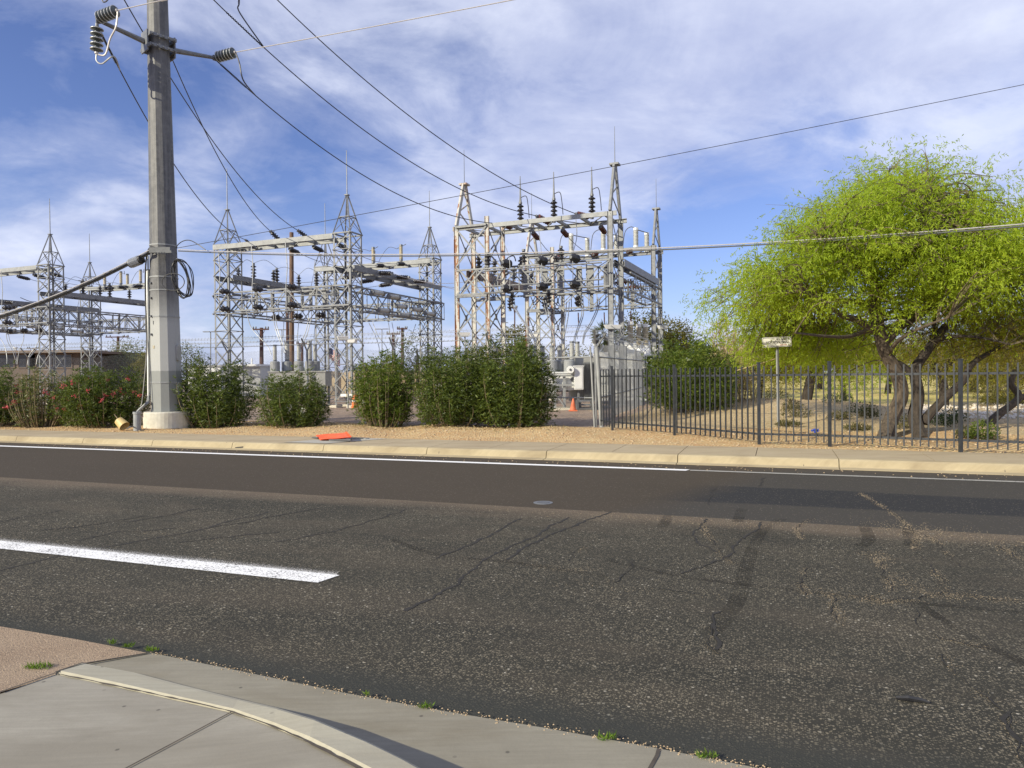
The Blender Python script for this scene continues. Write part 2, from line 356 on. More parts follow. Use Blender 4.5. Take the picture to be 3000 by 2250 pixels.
def overspray_mat():
    m, w = mat('paint_overspray_speckle')
    o = w.coord()
    n = w.noise(o, 140, 3, 0.75)
    s = w.sep(o)[1]
    f = w.ramp(w.math('SUBTRACT', s, 5.07), [(0.0, 0.47), (0.22, 0.80)])
    k = w.math('GREATER_THAN', n, f)
    b = w.n('ShaderNodeBsdfPrincipled', {'Base Color': (0.55, 0.54, 0.52, 1), 'Roughness': 0.8}).outputs[0]
    t = w.n('ShaderNodeBsdfTransparent').outputs[0]
    w.n('ShaderNodeOutputMaterial', {0: w.n('ShaderNodeMixShader', {0: k, 1: t, 2: b}).outputs[0]})
    return m
MT['overspray'] = overspray_mat()
def sealant_mat():
    m, w = mat('worn_crack_sealant')
    o = w.coord()
    k = w.ramp(w.math('ADD', w.math('MULTIPLY', w.noise(o, 1.7, 4, 0.6), 0.7), w.math('MULTIPLY', w.noise(o, 30, 3, 0.7), 0.3)), [(0.42, 0.05), (0.60, 0.42)])
    b = w.n('ShaderNodeBsdfPrincipled', {'Base Color': (0.040, 0.0375, 0.032, 1), 'Roughness': 0.85, 'Specular IOR Level': 0.15}).outputs[0]
    w.n('ShaderNodeOutputMaterial', {0: w.n('ShaderNodeMixShader', {0: k, 1: w.n('ShaderNodeBsdfTransparent').outputs[0], 2: b}).outputs[0]})
    return m
SEALANT = sealant_mat

def conc(name, a, b, stain, scale=2.0):
    m, w = mat(name)
    o = w.coord()
    n = w.noise(o, scale, 7, 0.65, 0.4)
    f = w.noise(o, 45, 4, 0.7)
    st = w.noise(w.mapping(o, scale=(0.5, 1.6, 1)), 1.1, 5, 0.6, 0.6)
    c = w.mix(w.ramp(n, [(0.3, 0.0), (0.7, 1.0)]), a, b)
    c = w.mix(w.ramp(st, [(0.46, 0.0), (0.66, 0.9)]), c, stain)
    br = w.noise(w.mapping(o, scale=(1.0, 16.0, 1)), 2.2, 5, 0.7)
    c = w.mix(w.ramp(br, [(0.35, 0.0), (0.75, 0.40)]), c, tuple(x * 0.6 for x in a))
    c = w.mix(w.math('MULTIPLY', f, 0.35), c, tuple(x * 0.72 for x in a))
    vo = w.n('ShaderNodeTexVoronoi', {'Vector': o, 'Scale': 5.0}, voronoi_dimensions='2D')
    spot = w.math('MULTIPLY', w.ramp(vo.outputs['Distance'], [(0.03, 1.0), (0.06, 0.0)]), w.ramp(w.sep(vo.outputs['Color'])[0], [(0.84, 0.0), (0.88, 1.0)]))
    c = w.mix(w.math('MULTIPLY', spot, 0.7), c, (0.06, 0.055, 0.05))
    finish(w, c, 0.88, bump=f, bstr=0.25, bdist=0.004, spec=0.3)
    return m
MT['walk_near'] = conc('grey_brushed_concrete', (0.285, 0.266, 0.222), (0.355, 0.332, 0.28), (0.225, 0.205, 0.165))
MT['gutter_near'] = conc('stained_gutter_concrete', (0.23, 0.212, 0.168), (0.29, 0.27, 0.215), (0.165, 0.14, 0.095))
MT['kerb_near'] = conc('pale_kerb_concrete', (0.37, 0.345, 0.27), (0.42, 0.40, 0.32), (0.34, 0.31, 0.24))
MT['old_slab'] = ground_material('pinkish_exposed_concrete', (0.29, 0.215, 0.15), (0.34, 0.26, 0.185), (0.25, 0.18, 0.125), (0.40, 0.31, 0.22), 95, 0.5, 0.4)
MT['walk_far'] = conc('warm_sidewalk_concrete', (0.40, 0.325, 0.215), (0.46, 0.385, 0.26), (0.34, 0.27, 0.175), 1.4)
MT['kerb_far'] = conc('cream_kerb_concrete', (0.39, 0.325, 0.205), (0.475, 0.40, 0.26), (0.27, 0.215, 0.135), 1.8)
MT['ramp_pale'] = conc('pale_new_concrete', (0.40, 0.385, 0.34), (0.45, 0.43, 0.38), (0.36, 0.34, 0.29), 1.2)
MT['joint'] = M_mottle('dark_joint', (0.05, 0.042, 0.035), (0.09, 0.075, 0.06), 8, 0.95, 0, 0.1)
MT['crack_dark'] = M_mottle('open_crack', (0.014, 0.013, 0.012), (0.03, 0.027, 0.024), 12, 0.95, 0, 0.1)
MT['crack_tan'] = M_mottle('sand_filled_crack', (0.15, 0.122, 0.085), (0.27, 0.215, 0.148), 30, 0.95, 0, 0.3)
MT['sealant'] = SEALANT()

# ------------------------------------------------------------ mesh helpers
rng = np.random.default_rng(7)
random.seed(7)

def tag(o, label=None, cat=None, group=None, kind=None):
    if label: o['label'] = label
    if cat: o['category'] = cat
    if group: o['group'] = group
    if kind: o['kind'] = kind
    return o

class MB:
    """collects faces in world coordinates; build() links them as ONE mesh object"""
    def __init__(s):
        s.v, s.f, s.m, s.cur = [], [], [], 0
    def add(s, vs, fs):
        b = len(s.v)
        s.v += [tuple(v) for v in vs]
        s.f += [tuple(i + b for i in f) for f in fs]
        s.m += [s.cur] * len(fs)
        return s
    def quad(s, a, b, c, d):
        return s.add([a, b, c, d], [(0, 1, 2, 3)])
    def box(s, c, size, ax=None):
        c = Vector(c)
        X, Y, Z = ax or (Vector((1, 0, 0)), Vector((0, 1, 0)), Vector((0, 0, 1)))
        hx, hy, hz = size[0] / 2, size[1] / 2, size[2] / 2
        vs = [c + X * (hx * i) + Y * (hy * j) + Z * (hz * k) for k in (-1, 1) for j in (-1, 1) for i in (-1, 1)]
        return s.add(vs, [(0, 2, 3, 1), (4, 5, 7, 6), (0, 1, 5, 4), (2, 6, 7, 3), (0, 4, 6, 2), (1, 3, 7, 5)])
    def bar(s, a, b, w, h=None, up=None):
        a, b = Vector(a), Vector(b)
        d = b - a
        L = d.length
        if L < 1e-6: return s
        d /= L
        up = Vector(up or (0, 0, 1))
        if abs(d.dot(up)) > 0.98: up = Vector((1, 0.13, 0))
        side = d.cross(up).normalized()
        u2 = side.cross(d)
        return s.box((a + b) / 2, (L, w, h or w), (d, side, u2))
    def angle(s, a, b, w, t=0.012, up=None, flip=1):
        """L-section steel angle from a to b"""
        a, b = Vector(a), Vector(b)
        d = (b - a).normalized()
        up = Vector(up or (0, 0, 1))
        if abs(d.dot(up)) > 0.98: up = Vector((1, 0.13, 0))
        side = d.cross(up).normalized() * flip
        u2 = side.cross(d) * flip
        s.bar(a + side * w / 2, b + side * w / 2, w, t, up)
        s.bar(a + u2 * (w / 2 + t * 0.6), b + u2 * (w / 2 + t * 0.6), t, w, up)
        return s
    def tube(s, pts, r, n=6, cap=True):
        pts = [Vector(p) for p in pts]
        k = len(pts)
        rs = r if isinstance(r, (list, tuple)) else [r] * k
        vs, fs = [], []
        prev = None
        for i, p in enumerate(pts):
            d = (pts[min(i + 1, k - 1)] - pts[max(i - 1, 0)])
            if d.length < 1e-9: d = Vector((0, 0, 1))
            d.normalize()
            if prev is None:
                a = d.orthogonal().normalized()
            else:
                a = (prev - d * prev.dot(d))
                a = a.normalized() if a.length > 1e-6 else d.orthogonal().normalized()
            prev = a
            b = d.cross(a)
            for j in range(n):
                t = 2 * math.pi * j / n
                vs.append(p + (a * math.cos(t) + b * math.sin(t)) * rs[i])
        for i in range(k - 1):
            for j in range(n):
                fs.append((i * n + j, i * n + (j + 1) % n, (i + 1) * n + (j + 1) % n, (i + 1) * n + j))
        if cap:
            fs.append(tuple(range(n - 1, -1, -1)))
            fs.append(tuple((k - 1) * n + j for j in range(n)))
        return s.add(vs, fs)
    def lathe(s, prof, base=(0, 0, 0), axis=(0, 0, 1), n=12):
        """prof: list of (radius, height along axis)"""
        base, ax = Vector(base), Vector(axis).normalized()
        a = ax.orthogonal().normalized()
        b = ax.cross(a)
        vs, fs = [], []
        for r, h in prof:
            for j in range(n):
                t = 2 * math.pi * j / n
                vs.append(base + ax * h + (a * math.cos(t) + b * math.sin(t)) * r)
        k = len(prof)
        for i in range(k - 1):
            for j in range(n):
                fs.append((i * n + j, i * n + (j + 1) % n, (i + 1) * n + (j + 1) % n, (i + 1) * n + j))
        fs.append(tuple(range(n - 1, -1, -1)))
        fs.append(tuple((k - 1) * n + j for j in range(n)))
        return s.add(vs, fs)
    def build(s, name, material, parent=None, origin=None, smooth=False):
        mats = material if isinstance(material, (list, tuple)) else [material]
        if parent is not None and origin is None:
            org = Vector(parent.get('_org', (0, 0, 0)))
        elif origin is not None:
            org = Vector(origin)
        else:
            a = np.array(s.v)
            org = Vector(((a[:, 0].min() + a[:, 0].max()) / 2, (a[:, 1].min() + a[:, 1].max()) / 2, a[:, 2].min()))
        me = bpy.data.meshes.new(name)
        me.from_pydata([(x - org.x, y - org.y, z - org.z) for x, y, z in s.v], [], s.f)
        for mm in mats:
            me.materials.append(MT[mm] if isinstance(mm, str) else mm)
        if len(mats) > 1:
            me.polygons.foreach_set('material_index', s.m)
        if smooth:
            me.polygons.foreach_set('use_smooth', [True] * len(s.f))
        me.update()
        o = bpy.data.objects.new(name, me)
        COL.objects.link(o)
        if parent is not None:
            o.parent = parent
            o['_org'] = tuple(org)
        else:
            o.location = org
            o['_org'] = tuple(org)
        return o

def thing(name, label, cat, loc, group=None, kind=None):
    o = bpy.data.objects.new(name, None)
    o.empty_display_size = 0.2
    COL.objects.link(o)
    o.location = loc
    o['_org'] = tuple(loc)
    return tag(o, label, cat, group, kind)

def copy_tree(o, parent=None):
    c = o.copy()
    COL.objects.link(c)
    if parent is not None: c.parent = parent
    for ch in o.children:
        copy_tree(ch, c)
    return c

def np_mesh(name, verts, faces, material, parent=None, origin=(0, 0, 0), size=4):
    """fast mesh of many separate leaf faces (verts Nx3, faces Mx4 or Mx3)"""
    me = bpy.data.meshes.new(name)
    v = (verts - np.array(origin)).astype(np.float32)
    me.vertices.add(len(v)); me.vertices.foreach_set('co', v.ravel())
    k = faces.shape[1]
    me.loops.add(faces.size); me.loops.foreach_set('vertex_index', faces.ravel().astype(np.int32))
    me.polygons.add(len(faces)); me.polygons.foreach_set('loop_start', np.arange(len(faces), dtype=np.int32) * k)
    me.materials.append(MT[material] if isinstance(material, str) else material)
    me.update(calc_edges=True)
    o = bpy.data.objects.new(name, me)
    COL.objects.link(o)
    if parent is not None: o.parent = parent
    else: o.location = origin
    return o

def unit(a):
    return a / np.maximum(np.linalg.norm(a, axis=-1, keepdims=True), 1e-9)

def leaves(pos, dirs, length, width, rg=None, fold=0.0):
    """diamond leaf per position; returns verts, faces"""
    rg = rg or rng
    n = len(pos)
    d = unit(dirs)
    r = rg.normal(size=(n, 3))
    side = unit(np.cross(d, r))
    L = (length if np.ndim(length) else np.full(n, length))[:, None] * rg.uniform(0.7, 1.25, (n, 1))
    W = (width if np.ndim(width) else np.full(n, width))[:, None] * rg.uniform(0.8, 1.2, (n, 1))
    nrm = np.cross(side, d)
    a = pos
    b = pos + d * L * 0.5 + side * W * 0.5 + nrm * fold * L
    c = pos + d * L
    e = pos + d * L * 0.5 - side * W * 0.5 + nrm * fold * L
    v = np.stack([a, b, c, e], 1).reshape(-1, 3)
    f = np.arange(n * 4).reshape(n, 4)
    return v, f

# road frame: t along the road to the right, s across it away from the camera
TH = math.radians(20.3)
E1, E2 = Vector((math.cos(TH), -math.sin(TH), 0)), Vector((math.sin(TH), math.cos(TH), 0))
def W(t, s, z=0.0):
    return E1 * t + E2 * s + Vector((0, 0, z))
def TS(p):
    return p.dot(E1), p.dot(E2)

def sheet(name, poly, z, material, label=None, rot=True, kind='structure'):
    """flat sheet given in (t,s); object rotated with the road so its own axes follow the lane"""
    me = bpy.data.meshes.new(name)
    me.from_pydata([(t, s, z) for t, s in poly], [], [tuple(range(len(poly)))])
    me.materials.append(MT[material])
    o = bpy.data.objects.new(name, me)
    o.rotation_euler = (0, 0, -TH)
    COL.objects.link(o)
    return tag(o, label, None, None, kind)

def hgt(x, y):
    """height of the dirt beyond the sidewalk"""
    s = E2.x * x + E2.y * y
    t = E1.x * x + E1.y * y
    k = max(0.0, min(1.0, (s - 15.2) / 2.0))
    z = 0.15 + k * (0.035 * math.sin(t * 0.7) * math.sin(s * 0.9 + t * 0.3) + 0.03 * math.sin(t * 1.9 + s) + 0.03)
    z += 0.52 * math.exp(-((x - 9.5) / 4.2) ** 2 - ((y - 26.0) / 4.0) ** 2)
    if s > 60: z += 0.0
    return z
# ------------------------------------------------------------ ground, road, kerbs
RS, KF, KB, WB, FS = 2.75, 13.45, 13.62, 15.15, 19.75      # road edge, kerb face, kerb back, sidewalk back, chain-link line
gm = MB()
gm.quad((-900, -600, -0.06), (900, -600, -0.06), (900, 1500, -0.06), (-900, 1500, -0.06))
tag(gm.build('ground', 'ground'), kind='structure')

def grid_sheet(name, xs, ys, material, rot=True, zf=None, kind='structure', inside=None):
    vs, fs, idx = [], [], {}
    for j, s in enumerate(ys):
        for i, t in enumerate(xs):
            p = W(t, s) if rot else Vector((t, s, 0))
            vs.append((p.x, p.y, zf(p.x, p.y)))
    n = len(xs)
    for j in range(len(ys) - 1):
        for i in range(n - 1):
            if inside and not inside((xs[i] + xs[i + 1]) / 2, (ys[j] + ys[j + 1]) / 2): continue
            fs.append((j * n + i, j * n + i + 1, (j + 1) * n + i + 1, (j + 1) * n + i))
    me = bpy.data.meshes.new(name)
    me.from_pydata(vs, [], fs)
    me.polygons.foreach_set('use_smooth', [True] * len(fs))
    me.materials.append(MT[material])
    o = bpy.data.objects.new(name, me)
    COL.objects.link(o)
    return tag(o, kind=kind)

def span(a, b, step):
    k = max(1, int(round((b - a) / step)))
    return [a + (b - a) * i / k for i in range(k + 1)]

SEAM = 8.45
sheet('road', [(-160, RS), (160, RS), (160, SEAM), (-160, SEAM)], 0.0, 'asph_near')
sheet('road_far_lane', [(-160, SEAM), (160, SEAM), (160, KF - 0.02), (-160, KF - 0.02)], 0.0, 'asph_far')
TC = -4.66                                                       # chain-link corner on the road axis
xs_l = span(-160, -45, 8) + span(-45, TC, 0.6)[1:]
xs_r = span(TC, 30, 0.6) + span(30, 160, 8)[1:]
grid_sheet('verge', span(-160, -45, 8) + span(-45, 30, 0.5)[1:] + span(30, 160, 8)[1:], span(WB, FS, 0.35), 'verge', zf=hgt)
grid_sheet('station_yard', xs_l, span(FS, 70, 1.2) + span(70, 420, 25)[1:], 'yard', zf=hgt)
grid_sheet('park_ground', xs_r, span(FS, 70, 0.8) + span(70, 420, 25)[1:], 'park', zf=hgt)

# fog line: fresh paint, then the worn older line to the right
tl = TS(G(2008, 1381))[0]
f0, f1 = 12.40, 12.58
sheet('lane_line', [(-160, f0), (tl, f0), (tl + 0.05, f1), (-160, f1)], 0.005, 'paint_new')
sheet('worn_lane_line', [(tl + 0.06, f0 + 0.03), (160, f0 + 0.03), (160, f1 - 0.03), (tl + 0.06, f1 - 0.03)], 0.005, 'paint_old')
a0, a1 = TS(G(885, 1729)), TS(G(962, 1702))
sheet('lane_dash', [(-30, 4.83), (a0[0], 4.83), (a1[0], 5.07), (-30, 5.07)], 0.005, 'paint_dash')
sheet('paint_overspray', [(-30, 5.072), (a1[0] - 0.03, 5.072), (a1[0] - 0.12, 5.30), (-30, 5.32)], 0.0046, 'overspray')

# far kerb: cast blocks with joints, and the far sidewalk panels
jt = [TS(G(px, 1100 + (1345 - 1100)))[0] for px in (0,)]
kerb_px = [48, 243, 446, 680, 947, 1250, 1600, 1985, 2458, 3060]
kt = []
for px in kerb_px:
    r = ray(px, 1330); r.z = 0; r.normalize()
    k = KF / r.dot(E2); kt.append((r * k).dot(E1))
step = (kt[-1] - kt[0]) / (len(kt) - 1)
kt = [kt[0] - step * i for i in range(14, 0, -1)] + kt + [kt[-1] + step * i for i in range(1, 14)]
kb = MB()
for a, b in zip(kt[:-1], kt[1:]):
    prof = [(KF - 0.20, -0.05), (KF - 0.20, 0.006), (KF - 0.03, 0.018), (KF - 0.012, 0.03), (KF + 0.02, 0.125), (KF + 0.045, 0.148), (KF + 0.09, 0.156), (KB, 0.158), (KB, -0.05)]
    g = 0.007
    vs = [W(a + g, s, z) for s, z in prof] + [W(b - g, s, z) for s, z in prof]
    n = len(prof)
    kb.add(vs, [(i, i + 1, n + i + 1, n + i) for i in range(n - 1)] + [tuple(range(n - 1, -1, -1)), tuple(range(n, 2 * n))])
tag(kb.build('kerb', 'kerb_far'), kind='structure')
sw = MB()
tt = kt[0]
panels = []
for a, b in zip(kt[:-1], kt[1:]):
    m_ = (a + b) / 2
    panels += [(a, m_), (m_, b)]
for a, b in panels:
    sw.add([W(a + 0.006, KB + 0.004, -0.05), W(b - 0.006, KB + 0.004, -0.05), W(b - 0.006, WB, -0.05), W(a + 0.006, WB, -0.05),
            W(a + 0.006, KB + 0.004, 0.155), W(b - 0.006, KB + 0.004, 0.155), W(b - 0.006, WB, 0.16), W(a + 0.006, WB, 0.16)],
           [(4, 5, 6, 7), (0, 1, 5, 4), (1, 2, 6, 5), (2, 3, 7, 6), (3, 0, 4, 7)])
tag(sw.build('sidewalk', 'walk_far'), kind='structure')
p0, p1 = TS(G(835, 1295, .16)), TS(G(985, 1295, .16))
sheet('sidewalk_patch', [(p0[0], 13.68), (p1[0], 13.68), (p1[0] + 0.75, 15.1), (p0[0] + 0.75, 15.1)], 0.1645, 'ramp_pale')

# near corner: gutter apron, kerb return that rises to the right, sidewalk panels, older pinkish slab
RISE = [0.035, 0.035, 0.04, 0.06, 0.095, 0.135, 0.165, 0.18, 0.18, 0.18]
inner_px = [(163, 1972), (330, 2007), (500, 2045), (680, 2085), (800, 2128), (905, 2172), (1000, 2222), (1075, 2262), (1200, 2345), (1330, 2440)]
outer_px = [(240, 1941), (390, 1968), (545, 2008), (700, 2045), (810, 2068), (925, 2100), (1085, 2165), (1190, 2215), (1320, 2285), (1450, 2360)]
inner = [G(x, y, z) for (x, y), z in zip(inner_px, RISE)]
outer = [G(x, y, z) for (x, y), z in zip(outer_px, RISE)]
GZ = 0.012
kr = MB()
for i in range(len(inner) - 1):
    a, b, c, d = inner[i], inner[i + 1], outer[i + 1], outer[i]
    a2, b2 = a + (d - a) * 0.12 + Vector((0, 0, 0.008)), b + (c - b) * 0.12 + Vector((0, 0, 0.008))
    d2, c2 = d + (a - d) * 0.16, c + (b - c) * 0.16
    dr, crr = d2.copy(), c2.copy()
    d0, c0 = Vector((d.x, d.y, GZ - 0.02)), Vector((c.x, c.y, GZ - 0.02))
    dm, cm = d + Vector((0, 0, -0.10 * (d.z - GZ))), c + Vector((0, 0, -0.10 * (c.z - GZ)))
    lo = Vector((0, 0, -0.02))
    kr.quad(a + lo, b + lo, b2, a2); kr.quad(a2, b2, c2, d2); kr.quad(d2, c2, cm, dm); kr.quad(dm, cm, c0, d0)
kr.quad(inner[0] + Vector((0, 0, -.05)), inner[0] + Vector((0, 0, .008)), outer[0], outer[0] + Vector((0, 0, -.05)))
tag(kr.build('kerb_return', 'kerb_near', smooth=False), kind='structure')

wk = MB()
back = [Vector((p.x - 1.9, p.y - 3.8, p.z)) for i, p in enumerate(inner)]
for i in range(len(inner) - 1):
    lo = Vector((0, 0, -0.006))
    wk.quad(back[i] + lo, back[i + 1] + lo, inner[i + 1] + lo, inner[i] + lo)
j0 = G(0, 2029, 0.035)
edge_dir = (inner[0] - j0).normalized()
wk.add([inner[0] + Vector((0, 0, -.006)), inner[0] - edge_dir * 4 + Vector((0, 0, -.006)), back[0] + Vector((-4, -1, -.006)), back[0] + Vector((0, 0, -.006))], [(0, 1, 2, 3)])
tag(wk.build('near_sidewalk', 'walk_near'), kind='structure')

ga = MB()
e0 = G(434, 1913, 0.012)
edge_px = [(440, 1912), (700, 1965), (1000, 2028), (1300, 2083), (1600, 2133), (1900, 2187), (2200, 2246), (2500, 2310), (2800, 2380)]
ed = [G(x, y, 0.012) for x, y in edge_px]
for p in ed: p.z = 0.012
near_line = [Vector((p.x, p.y, 0.008)) for p in outer]
# apron between asphalt edge and kerb foot
k = len(ed)
foot = [G(x, y, 0.008) for x, y in [(240, 1946), (390, 1974), (545, 2014), (810, 2080), (1000, 2150), (1190, 2262), (1500, 2500), (1900, 2800), (2300, 3200)]]
for i in range(k - 1):
    ga.quad(foot[i], foot[i + 1], ed[i + 1], ed[i])
tag(ga.build('gutter', 'gutter_near'), kind='structure')
os_ = MB()
q = [G(434, 1913, .014), G(240, 1944, .016), inner[0] + Vector((0, 0, -.012)), j0, G(-700, 2260, .02), G(-700, 1690, .014), G(-300, 1772, .014), G(0, 1835, .014), G(220, 1872, .014)]
os_.add(q, [tuple(range(len(q)))])
tag(os_.build('old_concrete_slab', 'old_slab'), kind='structure')

def ribbon(pts, width, z, mb, jit=0.0, seed=1, lift=None):
    rg = random.Random(seed)
    pp = []
    for i in range(len(pts) - 1):
        a, b = Vector(pts[i]), Vector(pts[i + 1])
        m_ = max(2, int((b - a).length / 0.05)) if jit else 1
        for j in range(m_):
            pp.append(a.lerp(b, j / m_))
    pp.append(Vector(pts[-1]))
    off = 0.0
    L, R = [], []
    for i, p in enumerate(pp):
        d = (pp[min(i + 1, len(pp) - 1)] - pp[max(0, i - 1)]); d.z = 0; d.normalize()
        sd_ = Vector((-d.y, d.x, 0))
        off = off * 0.8 + rg.uniform(-jit, jit)
        w_ = width * rg.uniform(0.35, 1.5) if jit else width
        zz = (z if lift is None else p.z + lift)
        c = p + sd_ * off
        L.append(Vector((c.x, c.y, zz)) + sd_ * w_ / 2); R.append(Vector((c.x, c.y, zz)) - sd_ * w_ / 2)
    for i in range(len(pp) - 1):
        mb.quad(R[i], R[i + 1], L[i + 1], L[i])

jn = MB()
ribbon([G(0, 2029, .035), G(163, 1973, .035)], 0.014, 0, jn, lift=0.004)
ribbon([G(245, 1945, .02), G(434, 1914, .016)], 0.014, 0, jn, lift=0.004)
ribbon([G(163, 1973, .035), G(245, 1945, .03)], 0.014, 0, jn, lift=0.01)
ribbon([inner[3], inner[3].lerp(back[3], 0.5), back[3]], 0.009, 0, jn, lift=0.001)
ribbon([G(1930, 2195, .012), G(1925, 2215, .012), G(1900, 2260, .01), G(1870, 2330, .01)], 0.016, 0, jn, lift=0.004)
ribbon(inner[:8], 0.012, 0, jn, jit=0.003, seed=4, lift=0.001)
tag(jn.build('concrete_joints', 'joint'), kind='structure')

ck, cs, ct, cj = MB(), MB(), MB(), MB()
def smooth_px(pl):
    out = []
    for i in range(len(pl) - 1):
        for k in range(6):
            u = k / 6
            p0, p1, p2, p3 = pl[max(i - 1, 0)], pl[i], pl[i + 1], pl[min(i + 2, len(pl) - 1)]
            out.append(tuple(0.5 * (2 * b + (c - a) * u + (2 * a - 5 * b + 4 * c - d) * u * u + (-a + 3 * b - 3 * c + d) * u ** 3) for a, b, c, d in zip(p0, p1, p2, p3)))
    return out + [pl[-1]]
def gp(*pts): return [G(x, y, 0) for x, y in pts]
dark = [((0, 1672), (130, 1642), (250, 1612), (400, 1588), (560, 1558), (700, 1520), (790, 1500)), ((230, 1585), (330, 1560), (520, 1548)), ((0, 1530), (60, 1515), (180, 1495)),
        ((520, 1590), (640, 1575), (820, 1560)), ((1180, 1790), (1260, 1752), (1350, 1700), (1420, 1640), (1500, 1600), (1600, 1555), (1660, 1515)),
        ((1280, 1640), (1380, 1600), (1450, 1560), (1530, 1520)), ((800, 1590), (960, 1560), (1080, 1530), (1200, 1490)), ((620, 1545), (720, 1532), (840, 1505), (930, 1490)),
        ((1480, 1640), (1560, 1590), (1640, 1555), (1720, 1525), (1790, 1500)), ((380, 1530), (480, 1510), (590, 1490)), ((2065, 1520), (2040, 1555), (2050, 1590), (2100, 1620)),
        ((1990, 1680), (2120, 1640), (2160, 1600), (2200, 1560), (2240, 1530)), ((2105, 1790), (2075, 1830), (2085, 1880), (2070, 1900)), ((2090, 1430), (2075, 1460), (2080, 1480)),
        ((2240, 1400), (2225, 1425)), ((120, 1555), (260, 1540), (420, 1512)), ((2950, 2085), (2955, 2140), (2990, 2200))]
for i, pl in enumerate(dark): ribbon(gp(*pl), 0.030 if i in (0, 4, 5, 8) else 0.022, 0.0024 + i * 0.0001, ck, 0.022, 10 + i)
tan = [((2520, 1445), (2570, 1475), (2610, 1500), (2660, 1540), (2690, 1570), (2680, 1610), (2740, 1670), (2780, 1735), (2900, 1755), (3010, 1760)), ((2650, 1540), (2760, 1595), (2800, 1660)),
       ((2570, 1640), (2600, 1690), (2620, 1735)), ((2380, 1520), (2330, 1545), (2350, 1580)), ((2930, 1600), (2990, 1640), (3040, 1650)), ((2360, 1660), (2345, 1710), (2360, 1745)),
       ((2770, 1920), (2800, 1975), (2850, 2020), (2900, 2060), (2945, 2110), (2965, 2170), (3010, 2240)), ((2430, 1740), (2450, 1790), (2470, 1830)), ((1670, 1645), (1690, 1620), (1720, 1600)),
       ((1800, 1710), (1840, 1670), (1850, 1640)), ((2660, 1770), (2690, 1830), (2760, 1870), (2900, 1900)), ((2780, 1735), (2700, 1760), (2560, 1765)), ((1900, 1720), (1980, 1735), (2050, 1745)),
       ((2090, 1840), (2075, 1890), (2100, 1915)), ((2050, 1530), (2080, 1575), (2110, 1630), (2150, 1655))]
for i, pl in enumerate(tan): ribbon(gp(*pl), 0.007, 0.0045 + i * 0.0001, ck, 0.024, 60 + i)
seal = [((1780, 1640), (1860, 1660), (2000, 1690), (2200, 1715), (2450, 1742), (2700, 1768), (3060, 1800)), ((1960, 1510), (1940, 1545)), ((2290, 1520), (2230, 1560), (2190, 1650), (2160, 1760), (2090, 1850)),
        ((2175, 1490), (2160, 1530)), ((2530, 1535), (2545, 1580), (2520, 1600)), ((2660, 1545), (2670, 1600)), ((2700, 1775), (2850, 1870), (3040, 1960)), ((1150, 1580), (1280, 1625), (1500, 1648), (1780, 1690))]
for i, pl in enumerate(seal): ribbon(gp(*smooth_px(pl)), 0.075 if i in (0, 6, 7) else 0.12, 0.0012 + i * 0.00012, cs, 0.0, 30 + i)
tag(ck.build('road_cracks', 'crack_dark'), kind='structure')
tag(cs.build('crack_sealant', 'sealant'), kind='structure')

# loose stones along the verge and grit along the near asphalt edge: nobody could count them
def stones_obj(name, pts, sizes, material):
    base = np.array([(1, 0, 0), (-1, 0, 0), (0, 1, 0), (0, -1, 0), (0, 0, 1), (0, 0, -1)], float)
    fc = np.array([(0, 2, 4), (2, 1, 4), (1, 3, 4), (3, 0, 4), (2, 0, 5), (1, 2, 5), (3, 1, 5), (0, 3, 5)])
    n = len(pts)
    v = base[None] * rng.uniform(0.6, 1.3, (n, 6, 1)) * np.array([1, 1, 0.65]) * np.array(sizes)[:, None, None]
    a = rng.uniform(0, 6.28, n)
    c, s = np.cos(a)[:, None], np.sin(a)[:, None]
    v = np.stack([v[..., 0] * c - v[..., 1] * s, v[..., 0] * s + v[..., 1] * c, v[..., 2]], -1) + np.array(pts)[:, None]
    f = (fc[None] + (np.arange(n) * 6)[:, None, None]).reshape(-1, 3)
    return tag(np_mesh(name, v.reshape(-1, 3), f, material), kind='stuff')
pts, sz = [], []
for i in range(7000):
    t, s = rng.uniform(-26, 14), 15.2 + 4.6 * rng.uniform(0, 1)
    p = W(t, s); pts.append((p.x, p.y, hgt(p.x, p.y) + 0.004)); sz.append(rng.uniform(0.012, 0.03) * (1.8 if rng.random() < 0.05 else 1))
for i in range(3000):
    x, y = rng.uniform(3, 16), rng.uniform(17, 34)
    pts.append((x, y, hgt(x, y) + 0.004)); sz.append(rng.uniform(0.012, 0.035))
tag(stones_obj('gravel', pts, sz, 'stone'), 'scattered tan gravel on the verge', 'gravel')
pts, sz = [], []
for i in range(750):
    u = rng.uniform(0, len(ed) - 1.01); k = int(u); p = ed[k].lerp(ed[k + 1], u - k)
    o_ = rng.normal(0.012, 0.022)
    pts.append((p.x - o_ * 0.3, p.y + o_, 0.012)); sz.append(rng.uniform(0.002, 0.007))
for i in range(350):
    t, s = rng.uniform(-18, 12), rng.uniform(12.6, 13.3)
    p = W(t, s); pts.append((p.x, p.y, 0.004)); sz.append(rng.uniform(0.006, 0.018))
tag(stones_obj('grit', pts, sz, 'stone'), 'loose grit along the asphalt edge', 'gravel')

